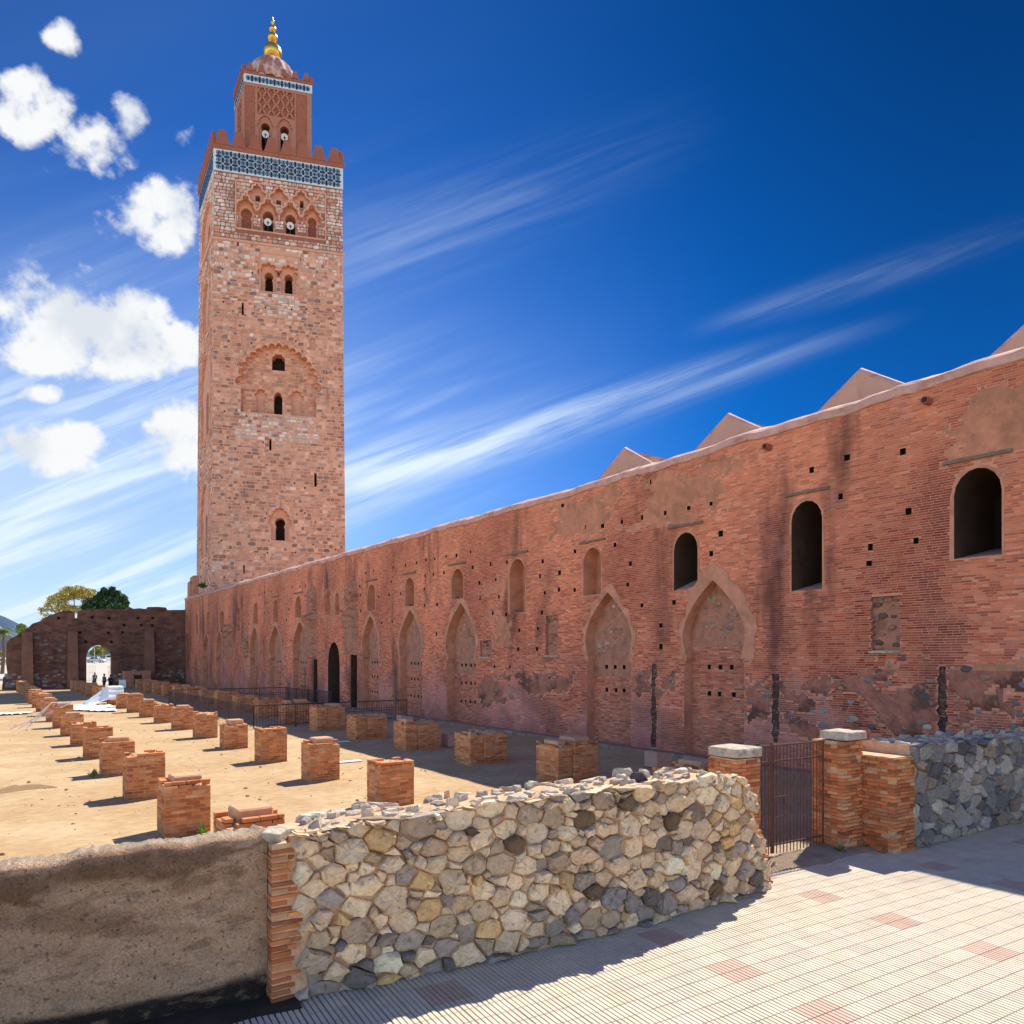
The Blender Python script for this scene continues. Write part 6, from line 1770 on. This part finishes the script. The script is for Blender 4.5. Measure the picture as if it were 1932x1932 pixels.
def palm(label, base, crown, nf, fl, seed, pal):
    rr = random.Random(seed); t = thing('palm_tree', label, 'palm', tuple(base), 'palms beyond the ruins')
    b, c = np.array(base), np.array(crown)
    V, Q = tube([b, b + (c - b) * .5 + np.array((.2, 0, 0)), c], [.34, .28, .22], 10); obj('trunk', mesh_np('trunk', V, Q, M['bark']), t)
    for i in range(nf):
        az = 2 * math.pi * i / nf + rr.uniform(-.2, .2); el = rr.uniform(-.2, 1.25); L = fl * rr.uniform(.8, 1.1)
        spine = []
        for s in np.linspace(0, 1, 9):
            r = L * s * math.cos(el) * (1 - .12 * s); z = L * s * math.sin(el) - L * .55 * s * s
            spine.append(c + np.array((math.cos(az) * r, math.sin(az) * r, z)))
        V, Q, C = [], [], []
        for j in range(1, 9):
            for side in (-1, 1):
                for h_ in (0, .5):
                    p = spine[j - 1] * (1 - h_) + spine[j] * h_; d = spine[j] - spine[j - 1]; d /= np.linalg.norm(d)
                    sd = np.cross(d, UP); sd /= np.linalg.norm(sd) + 1e-6
                    tip = p + sd * side * L * .2 * (1 - .05 * j) + d * L * .12 - UP * L * .05; k = len(V)
                    V += [p - d * .06, p + d * .06, tip + d * .02, tip - d * .02]; Q.append((k, k + 1, k + 2, k + 3)); C.append(pick(pal, 1)[0])
        obj('frond', mesh_np('frond', np.array(V), np.array(Q), M['leaf'], np.array(C)), t)
PP = [(.13, .19, .06, 3), (.2, .25, .08, 2), (.26, .27, .1, 1)]
b = at(4, 1238, 130); palm('broad feathery palm at the left edge of the picture', (b.x, b.y, -3.2), tuple(at(6, 1196, 130)), 26, 3.2, 1, PP)
b = at(129 * .964, 1238, 128); palm('small palm crown peeping over the sloping wall top', (b.x, b.y, -3.2), tuple(at(126 * 1.02, 1176, 128)), 18, 1.6, 2, PP)

# ---- cars
def car(label, loc, ang, colr, L=4.4, van=False):
    t = thing('parked_car', label, 'car', loc, 'cars parked beyond the ruins')
    ca, sa = math.cos(ang), math.sin(ang); X_, Y_ = np.array((ca, sa, 0)), np.array((-sa, ca, 0)); A = axes(loc, X_, Y_, UP)
    W = .86
    side = [(-L / 2, .35), (-L / 2 + .05, .78), (-L / 2 + .35, .92), (-L * .30, .96), (-L * .17, 1.42), (L * .14, 1.44), (L * .27, .98), (L * .46, .84), (L / 2, .62), (L / 2, .32)] if not van else \
           [(-L / 2, .35), (-L / 2, 1.05), (-L / 2 + .2, 1.75), (L * .2, 1.8), (L * .33, 1.1), (L * .47, .95), (L / 2, .65), (L / 2, .32)]
    k = len(side); V = []
    for y in (-W, -W + .06, W - .06, W):
        for x, z in side: V.append((x * (1 if abs(y) < W else .985), y * (1 if z < 1.1 else .86), z if abs(y) < W else z - .02 * (z > .5)))
    Fs = []
    for r in range(3):
        for i in range(k): Fs.append((r * k + i, r * k + (i + 1) % k, (r + 1) * k + (i + 1) % k, (r + 1) * k + i))
    Fs += [tuple(range(k))[::-1], tuple(range(3 * k, 4 * k))]
    obj('body', mesh('body', V, Fs, M['obj']), t, A, colr)
    wn = [(-L * .27, .98), (-L * .165, 1.36), (L * .125, 1.38), (L * .235, 1.0)] if not van else [(-L * .45, 1.1), (-L * .42, 1.62), (L * .18, 1.68), (L * .29, 1.12)]
    for y in (-1, 1):
        yy = lambda z: y * (W * (1 if z < 1.1 else .87) + .012)
        obj('side_window', mesh('side_window', [(x, yy(z), z) for x, z in wn] , [(0, 1, 2, 3)], M['glass']), t, A)
        for x in (-L * .31, L * .31):
            V, Q = tube([(x, y * (W - .16), .33), (x, y * (W + .02), .33)], .33, 14); w = obj('wheel', mesh_np('wheel', V, Q, M['fence']), t, A)
            V, Q = tube([(x, y * (W + .01), .33), (x, y * (W + .03), .33)], .2, 10); obj('rim', mesh_np('rim', V, Q, M['white']), w, A)
        hl = boxv(L / 2 - .12, L / 2 + .01, y * .62 - .15, y * .62 + .15, .62, .74); obj('headlight', mesh_np('headlight', hl, BOXQ, M['white']), t, A)
    for xs in (1, -1):
        pts = [(L * .27, 1.0), (L * .145, 1.4)] if xs > 0 else [(-L * .30, .98), (-L * .175, 1.38)]
        if van: pts = [(L * .335, 1.12), (L * .21, 1.74)] if xs > 0 else [(-L / 2 - .01, 1.1), (-L / 2 + .17, 1.68)]
        obj('windscreen', mesh('windscreen', [(pts[0][0] + xs * .015, -.66, pts[0][1]), (pts[0][0] + xs * .015, .66, pts[0][1]), (pts[1][0] + xs * .015, .6, pts[1][1]), (pts[1][0] + xs * .015, -.6, pts[1][1])], [(0, 1, 2, 3)], M['glass']), t, A)
def fore_z(Y): return ZG - .015 + (Y - 101) / 89 * (2.4) if Y < 190 else -1.5
def carpos(x, Y): return (float((x - CX) / FL * Y), Y, fore_z(Y) + .0)
car('silver sedan seen side-on through the archway', carpos(181, 186), 0.05, (.55, .57, .60))
car('white van parked behind the silver sedan, right side of the archway', carpos(206, 196), -1.0, (.72, .76, .8), 4.6, True)
car('dark car partly hidden behind the silver sedan in the archway', carpos(191, 205), -1.2, (.05, .05, .06))
car('cream taxi-like car at the left edge beyond the wall end', carpos(8, 172), .03, (.62, .55, .30))
# lamp post and round sign in the arch view
t = thing('lamp_post', 'thin grey lamp post standing in front of the silver sedan', 'lamp post', carpos(178, 176))
p = np.array(carpos(178, 176)); rod('pole', p, p + UP * 6.5, .09, t, 'cement', 8); rod('lamp_arm', p + UP * 6.4, p + np.array((.9, 0, 6.6)), .05, t, 'cement', 6)
V, Q = lathe([(.01, .1), (.2, .05), (.24, -.05), (.02, -.08)], 12); obj('lamp_head', mesh_np('lamp_head', V + p + np.array((.95, 0, 6.6)), Q, M['cement']), t)
t = thing('road_sign', 'round red-rimmed road sign on a pole right of the shrubs', 'sign', carpos(194, 180)); p = np.array(carpos(194, 180))
rod('pole', p, p + UP * 3.0, .04, t, 'cement', 6)
V, Q = tube([p + np.array((0, -.05, 3.1)), p + np.array((0, -.08, 3.1))], .42, 20); obj('rim', mesh_np('rim', V, Q, M['obj']), t, None, (.5, .04, .04))
V, Q = tube([p + np.array((0, -.081, 3.1)), p + np.array((0, -.1, 3.1))], .30, 20); obj('disc', mesh_np('disc', V, Q, M['obj']), t, None, (.45, .2, .3))
# barrier grilles across the arch
for k, (x0, x1, lab) in enumerate(((166, 180, 'open wire grille leaf on the left of the archway'), (204, 211, 'open wire grille leaf on the right of the archway'))):
    a_, b_ = np.array((*carpos(x0, 99)[:2], ZG)), np.array((*carpos(x1, 98)[:2], ZG)); t = thing('grille_gate', lab, 'gate', tuple((a_ + b_) / 2), 'wire grilles at the archway')
    for q in np.linspace(0, 1, 6): p = a_ + (b_ - a_) * q; rod('bar', p, p + UP * 2.6, .012, t, 'cement', 4)
    for z in (.1, .9, 1.7, 2.6): rod('rail', a_ + UP * z, b_ + UP * z, .014, t, 'cement', 4)

# ------------------------------------------------------------------ people at the archway
def skin_mesh(name, verts, edges, radii, m, root=0):
    me = bpy.data.meshes.new(name); me.from_pydata(verts, edges, []); me.materials.append(m)
    return me
def skinned(name, parent, A, verts, edges, radii, m, color, sub=2):
    me = skin_mesh(name, verts, edges, radii, m); o = obj(name, me, parent, A, color)
    md = o.modifiers.new('skin', 'SKIN'); md.use_smooth_shade = True
    sv = me.skin_vertices[0].data
    for i, r in enumerate(radii): sv[i].radius = (r, r) if not hasattr(r, '__len__') else r
    sv[0].use_root = True
    o.modifiers.new('sub', 'SUBSURF').render_levels = sub; o.modifiers['sub'].levels = 1
    return o
def person(label, loc, face, h, top, trousers, hair, headgear=None, arms=(0, 0), bag=None, paper=False, skirt=False):
    t = thing('person', label, 'person', loc, 'people standing by the archway')
    k = h / 1.75; ca, sa = math.cos(face), math.sin(face)
    A = axes(loc, np.array((ca, sa, 0)) * k, np.array((-sa, ca, 0)) * k, UP * k)   # local +x = facing
    v = [(0, 0, .95), (0, .10, .90), (.02, .11, .50), (-.02, .12, .09), (.13, .13, .03), (0, -.10, .90), (-.04, -.11, .50), (-.10, -.12, .09), (.04, -.13, .03),
         (0, 0, 1.20), (-.01, 0, 1.42), (.01, 0, 1.52), (.03, 0, 1.60), (.04, 0, 1.72)]
    e = [(0, 1), (1, 2), (2, 3), (3, 4), (0, 5), (5, 6), (6, 7), (7, 8), (0, 9), (9, 10), (10, 11), (11, 12), (12, 13)]
    r = [.13, .10, .068, .05, .04, .10, .068, .05, .04, .125, .10, .055, .095, .075]
    for sgn, ar in ((1, arms[0]), (-1, arms[1])):
        b = len(v); v += [(0, .19 * sgn, 1.40), (-.02 + ar * .1, .25 * sgn, 1.12), (.06 + ar * .32, .22 * sgn * (1 - ar * .4), .90 + ar * .22), (.09 + ar * .36, .21 * sgn * (1 - ar * .4), .82 + ar * .24)]
        e += [(10, b), (b, b + 1), (b + 1, b + 2), (b + 2, b + 3)]; r += [.06, .045, .034, .03]
    skinned('body', t, A, v, e, r, M['obj'], (.42, .26, .19))
    skinned('trousers', t, A, v[:4] + v[5:8], [(0, 1), (1, 2), (2, 3), (0, 4), (4, 5), (5, 6)], [.15, .115, .085, .065, .115, .085, .065] if not skirt else [.17, .15, .14, .13, .15, .14, .13], M['obj'], trousers)
    jv = [(0, 0, .92), (0, 0, 1.2), (-.01, 0, 1.41)]; je = [(0, 1), (1, 2)]; jr = [.165, .16, .13]
    for q in (14, 18):
        b = len(jv); jv += v[q:q + 3]; je += [(2, b), (b, b + 1), (b + 1, b + 2)]; jr += [.085, .062, .05]
    skinned('jacket', t, A, jv, je, jr, M['obj'], top)
    V, Q = lathe([(.01, .13), (.075, .11), (.11, .03), (.108, -.05), (.07, -.10)], 12); V = V + np.array((.015, 0, 1.67)); obj('hair' if not headgear else 'hat', mesh_np('hair', V, Q, M['obj'], smooth=True), t, A, headgear or hair)
    V, Q = lathe([(.015, .02), (.02, -.03), (.005, -.05)], 6); obj('nose', mesh_np('nose', V + np.array((.135, 0, 1.62)), Q, M['obj']), t, A, (.42, .26, .19))
    if bag:
        me = mesh_np('backpack', boxv(-.30, -.13, -.15, .15, 1.0, 1.42), BOXQ, M['obj']); bevel_mesh(me, .05, 2); obj('backpack', me, t, A, bag)
    if paper:
        me = mesh_np('leaflet', boxv(.40, .41, -.16, .02, .95, 1.2), BOXQ, M['white']); obj('leaflet', me, t, A)
q = lambda x, y: tuple(gpt(x, y))
person('person in dark vest with pale backpack standing farthest out in the archway', q(179.0, 1294), 1.9, 1.72, (.06, .055, .045), (.05, .05, .06), (.10, .06, .04), None, (.2, .3), (.30, .29, .26))
person('person in a light blue jacket and cap, back half turned, left in the archway', q(176.5, 1299.5), .6, 1.62, (.13, .20, .28), (.03, .035, .06), (.1, .07, .06), (.16, .06, .06), (.5, .4))
person('tall person in dark grey coat holding a white leaflet in the archway', q(196.5, 1301), 1.2, 1.82, (.09, .085, .09), (.03, .03, .04), (.22, .06, .05), None, (.7, .2), None, True)
person('person all in black with a dark blue hat at the right jamb', q(208.5, 1299.5), 1.7, 1.66, (.012, .012, .015), (.01, .01, .012), (.03, .04, .07), (.03, .05, .10), (.3, .3), None, False, True)

# ------------------------------------------------------------------ loose things in the ruins
def drape(label, s, n, seed):
    """a white sheet thrown over the pier, trailing on the floor"""
    rr = np.random.default_rng(seed)
    t = thing('white_sheet', label, 'sheet', tuple(wall.P(s, ZG, n)))
    nu_, nv_ = 60, 44; V, Q = [], []
    for i in range(nu_ + 1):
        u = i / nu_                                       # across, from the pier towards the left row
        for j in range(nv_ + 1):
            w_ = j / nv_
            x = -.25 + u * 3.3; y = -.55 + w_ * 2.3
            if x < .85: z = 1.42
            else: z = 1.42 * max(0, 1 - ((x - .85) / 1.7) ** .8)
            edge = max(0, -(y - .0)) + max(0, y - 1.2)
            z = z * (1 - min(1, edge * 1.25)) 
            f = .09 * math.sin(y * 13 + x * 2.5) * min(1, max(0, (x - .5))) * (1 if z > .1 else .5) + .04 * math.sin(y * 29 + 2)
            V.append(wall.P(s + y + .10 * math.sin(u * 5), ZG + .03 + max(0, z + f * (z > .02)) + .02 * rr.random(), n - 1.0 + x + f * .3))
    for i in range(nu_):
        for j in range(nv_): q_ = i * (nv_ + 1) + j; Q.append((q_, q_ + 1, q_ + nv_ + 2, q_ + nv_ + 1))
    obj('cloth', mesh_np('cloth', np.array(V), np.array(Q), M['cloth'], smooth=True), t)
def flat_cloth(label, pts, seed):
    rr = np.random.default_rng(seed); t = thing('floor_sheet', label, 'sheet', tuple(np.mean(np.array(pts), 0)), 'white sheets spread on the floor')
    P = [np.array(p) for p in pts]; V, Q = [], []; n, m_ = 40, 26
    for i in range(n + 1):
        for j in range(m_ + 1):
            u, w_ = i / n, j / m_; p = (P[0] * (1 - u) + P[1] * u) * (1 - w_) + (P[3] * (1 - u) + P[2] * u) * w_
            V.append(p + np.array((rr.uniform(-.05, .05), rr.uniform(-.05, .05) + .25 * math.sin(u * 7) * (j in (0, m_)), .03 + .05 * abs(math.sin(u * 19 + w_ * 7)) + rr.uniform(0, .04))))
    for i in range(n):
        for j in range(m_): q_ = i * (m_ + 1) + j; Q.append((q_, q_ + m_ + 1, q_ + m_ + 2, q_ + 1))
    obj('cloth', mesh_np('cloth', np.array(V), np.array(Q), M['cloth'], smooth=True), t)
g = gpt(208, 1330); v_ = np.array((g.x, g.y, 0)) - B0; drape('white sheet draped over a pier stump in the middle row', float(v_ @ WD) - .35, float(v_ @ WN) + .35, 1)
flat_cloth('crumpled white sheet spread on the floor left of the draped pier', [tuple(gpt(x, y)) for x, y in ((126, 1342), (222, 1343), (206, 1329), (128, 1332))], 2)
flat_cloth('white plastic strip on the floor at the left edge', [tuple(gpt(x, y)) for x, y in ((-30, 1352), (56, 1347), (66, 1344), (-20, 1348))], 3)
# ropes slung over a left-row pier
t = thing('rope', 'pale ropes hanging over a pier stump of the left row', 'rope', tuple(gpt(60, 1350)))
s_ = SK[7]; tp = [wall.P(s_ - .03, ZG + 1.32, 18.86 - q) for q in (.1, .6, 1.05)]
for k in range(3):
    a = wall.P(s_ + .2, ZG + .02, 19.9 + k * .35)
    V, Q = tube([a, a * .45 + tp[0] * .55 + np.array((0, 0, -.1 - .05 * k)), tp[0] + UP * .06, tp[1] + UP * .08, tp[2] + UP * .05], .022, 5); obj('strand', mesh_np('strand', V, Q, M['cloth']), t)
# white notice board
g = gpt(231, 1306); t = thing('notice_board', 'small white notice board standing beyond the draped pier', 'sign', tuple(g))
me = mesh_np('panel', boxv(-.38, .38, -.03, .03, .45, 1.35), BOXQ, M['white']); obj('panel', me, t, Matrix.Translation(tuple(g)))
for x in (-.3, .3): rod('leg', np.array(g) + np.array((x, .02, 0)), np.array(g) + np.array((x, .02, .55)), .03, t, 'fence')
for k in range(4): me = mesh_np('text_line', boxv(-.25, .22 - .1 * (k % 2), -.036, -.031, .62 + k * .11, .65 + k * .11), BOXQ, M['cement']); obj('text_line', me, t, Matrix.Translation(tuple(g)))
# low brick plinth box by the cross wall
s0 = Z0(1040, 1090)[0]; t = thing('brick_plinth', 'small brick box with dark opening before the cross wall', 'plinth', tuple(cw_.P(s0, ZG, 2.4)))
A = axes(cw_.P(s0, ZG, 3.0), WN, -WD, UP)
V = boxv(-1.5, 1.5, -.9, .6, 0, 2.1); me = mesh_np('box', V, BOXQ, M['earth']); bevel_mesh(me, .06); obj('box', me, t, A)
obj('opening', mesh_np('opening', boxv(-.45, .4, .6, .63, .5, 1.6), BOXQ, M['hole']), t, A)
# pink floodlight boxes
for k, (x, y, lab) in enumerate(((852, 1407, 'pink plastered floodlight box left of the big double pier'), (762, 1366, 'pink plastered floodlight box further back between double piers'), (1240, 1446, 'pink plastered floodlight box just behind the rubble wall near the gate'))):
    g = gpt(x, y); t = thing('floodlight_box', lab, 'box', tuple(g), 'pink floodlight boxes')
    A = axes(g, -WN, WD, UP)
    V = boxv(-.35, .45, -.3, .3, 0, .55); V[[5, 6], 2] = .4; me = mesh_np('casing', V, BOXQ, M['pinkplaster']); bevel_mesh(me, .02); obj('casing', me, t, A)
    obj('lamp_glass', mesh_np('lamp_glass', boxv(.46, .47, -.2, .2, .08, .34), BOXQ, M['glass']), t, A)
# timber posts and fallen bits along the wall foot
for k, (x, y0, y1, lab) in enumerate(((745, 1304, 1361, 'dark slim post by the railing at the wall foot'), (545, 1288, 1325, 'dark slim post in the fenced strip'))):
    g = gpt(x, y1); t = tag(obj('post', mesh_np('post', *tube([tuple(g), (g.x, g.y, HYz)], .08, 6), M['wood'])) if False else obj('timber_post', mesh_np('timber_post', *tube([tuple(g), tuple(at(x, y0, g.y))], .07, 8), M['wood'])), lab, 'post', 'slim posts along the wall foot')
# pigeons
def pigeon(label, p, ang, up=True):
    t = thing('pigeon', label, 'pigeon', tuple(p), 'pigeons on the wall')
    A = axes(p, np.array((math.cos(ang), math.sin(ang), 0)), np.array((-math.sin(ang), math.cos(ang), 0)), UP)
    V, Q = lathe([(.005, -.16), (.035, -.10), (.062, 0), (.05, .07), (.028, .10), (.03, .125), (.022, .15), (.004, .165)], 10)
    B_ = np.stack([V[:, 2] * .85, V[:, 1], V[:, 0] * .9 + .08 + V[:, 2] * .55], 1)
    obj('body', mesh_np('body', B_, Q, M['obj'], smooth=True), t, A, (.09, .09, .12))
    obj('tail', mesh('tail', [(-.1, -.03, .03), (-.1, .03, .03), (-.24, .04, -.03), (-.24, -.04, -.03), (-.1, 0, .05)], [(0, 1, 2, 3), (0, 4, 1), (1, 4, 2), (4, 3, 2), (4, 0, 3)], M['obj']), t, A, (.05, .05, .07))
    obj('beak', mesh('beak', [(.14, -.008, .17), (.14, .008, .17), (.175, 0, .163), (.14, 0, .18)], [(0, 1, 2), (0, 2, 3), (1, 3, 2), (0, 3, 1)], M['obj']), t, A, (.2, .15, .1))
PG = [(i, w) for i, w in ((4, WIN[5]), (3, WIN[4]), (0, WIN[6]))]
for (i, w), lab in zip(PG, ('pigeon on the sill of the niche above the patched arch', 'pigeon on the sill of the tall niche beside the bare patches', 'pigeon on the sill of the niche left of the patched one')):
    p = w[0]; pigeon(lab, wall.P((p[0][0] * .35 + p[1][0] * .65), p[0][1] + .005, -.12), 2.5)
ln = {3: 'fourth', 4: 'fifth'}
# black bag caught on the rubble wall
g = ab(6.62, wfront(6.6) - .22, zt1(6.6) + .05); me = lump_mesh('black_bag', M['fence'], 77, .13, .10, .07, 16)
tag(obj('black_bag', me, None, Matrix.Translation(tuple(g))), 'crumpled black plastic bag on top of the foreground rubble wall', 'bag')
# plants
def sprout(name, label, p, n, L, pal, seed, up=1.0):
    rr = random.Random(seed); t = thing(name, label, 'plant', tuple(p)); V, Q, C = [], [], []; p = np.array(p)
    for i in range(n):
        az = rr.uniform(0, 6.28); el = rr.uniform(.4, 1.3) * up; l = L * rr.uniform(.6, 1.1); d = np.array((math.cos(az) * math.cos(el), math.sin(az) * math.cos(el), math.sin(el)))
        sd = np.cross(d, UP); sd /= np.linalg.norm(sd) + 1e-6; k = len(V)
        V += [p, p + d * l * .5 + sd * l * .16, p + d * l - UP * l * .12, p + d * l * .5 - sd * l * .16]; Q.append((k, k + 1, k + 2, k + 3)); C.append(pick(pal, 1)[0])
    obj('leaves', mesh_np('leaves', np.array(V), np.array(Q), M['leaf'], np.array(C)), t, kind='stuff')
GR = [(.16, .30, .03, 3), (.24, .38, .04, 2)]
sprout('weed', 'bright green weed at the foot of the nearest tall pier', wall.P(SK[1] - .15, ZG, 17.95), 16, .24, GR, 1)
sprout('weed', 'green weed tuft at the base of the foreground rubble wall', ab(6.6, wfront(6.6) + .03, ZP), 18, .09, [(.1, .2, .03, 1)], 2)
sprout('weed', 'dry grass tuft in the dirt beside the right gate post', ab(11.95, -8.5, ZP), 26, .2, [(.3, .27, .12, 2), (.16, .2, .06, 1)], 3)
sprout('weed', 'green tuft at the foot of the stepped gate post', ab(12.6, -8.45, ZP), 20, .13, [(.12, .2, .04, 1)], 4)
sprout('weed', 'dry grass clump at the left foot of the fourth left-row pier', wall.P(SK[3] - .05, ZG, 18.95), 24, .35, [(.2, .2, .06, 1), (.3, .24, .1, 1)], 5)
sprout('ivy', 'green ivy creeping on the wall top beside the minaret', tuple(at(383, 1110, 84.5)), 60, .9, [(.05, .12, .03, 2), (.1, .16, .05, 1)], 6)
# scattered bits of paper and grit on the floor
for k, (x, y, lab) in enumerate(((657, 1437, 'pale flat board lying between two middle-row piers'), (640, 1400, 'small pale scrap on the floor by the shadow edge'))):
    g = gpt(x, y); me = mesh_np('floor_board', boxv(-.5, .5, -.18, .18, .0, .02), BOXQ, M['cloth']); tag(obj('floor_board', me, None, axes(tuple(g), -WN, WD, UP)), lab, 'board', 'pale scraps on the floor')

# grit, pebbles and crumbs of brick strewn over the floor
rr = np.random.default_rng(77); Vg, Qg, Cg = [], [], []
base = boxv(-1, 1, -1, 1, -.2, 1); base[4:, :2] *= .55
for k in range(2600):
    if k < 1900: s_, n_ = rr.uniform(2, 70), rr.uniform(1, 24)
    else:
        pr_ = (18.2, 13.1, 7.2)[k % 3]; s_, n_ = SK[rr.integers(0, 14)] + rr.normal(.4, .7), pr_ + rr.normal(0, .7)
    r = rr.choice((.012, .018, .03, .05), p=(.45, .35, .15, .05)); a_ = rr.uniform(0, 6.28); c_, q_ = math.cos(a_), math.sin(a_)
    b_ = base * r * np.array((rr.uniform(.7, 1.6), 1, rr.uniform(.5, 1))); b_ = np.stack([b_[:, 0] * c_ - b_[:, 1] * q_, b_[:, 0] * q_ + b_[:, 1] * c_, b_[:, 2]], 1)
    Vg.append(b_ + wall.P(s_, ZG - .018, n_)); Cg.append(pick([(.40, .22, .12, 3), (.5, .38, .26, 2), (.28, .2, .15, 2)], 1, rr)[0])
obj('grit', mesh_np('grit', np.concatenate(Vg), (BOXQ[None] + (np.arange(len(Vg)) * 8)[:, None, None]).reshape(-1, 4), M['rubble_a'], np.repeat(np.array(Cg), 6, 0)), None, kind='stuff')
tag(bpy.data.objects['grit'], 'brick crumbs and pebbles strewn over the clay floor of the ruins', 'grit')
# dried puddle mark on the floor at the left
pts = []
for u in np.linspace(0, 1, 24): x = -20 + u * 128; y = 1500 - 14 * u - 7 * math.sin(u * 3.0) ; pts.append((x, y + 4 * math.sin(u * math.pi) + 1.2))
for u in np.linspace(1, 0, 24): x = -20 + u * 128; y = 1500 - 14 * u - 7 * math.sin(u * 3.0); pts.append((x, y - 5 * math.sin(u * math.pi) ** .7 - (3 if u < .4 else 0)))
g_ = [gpt(x, y, ZG - .016) for x, y in pts]
sheet('puddle_mark', [(p.x, p.y) for p in g_], ZG - .015, M['dampfloor'])
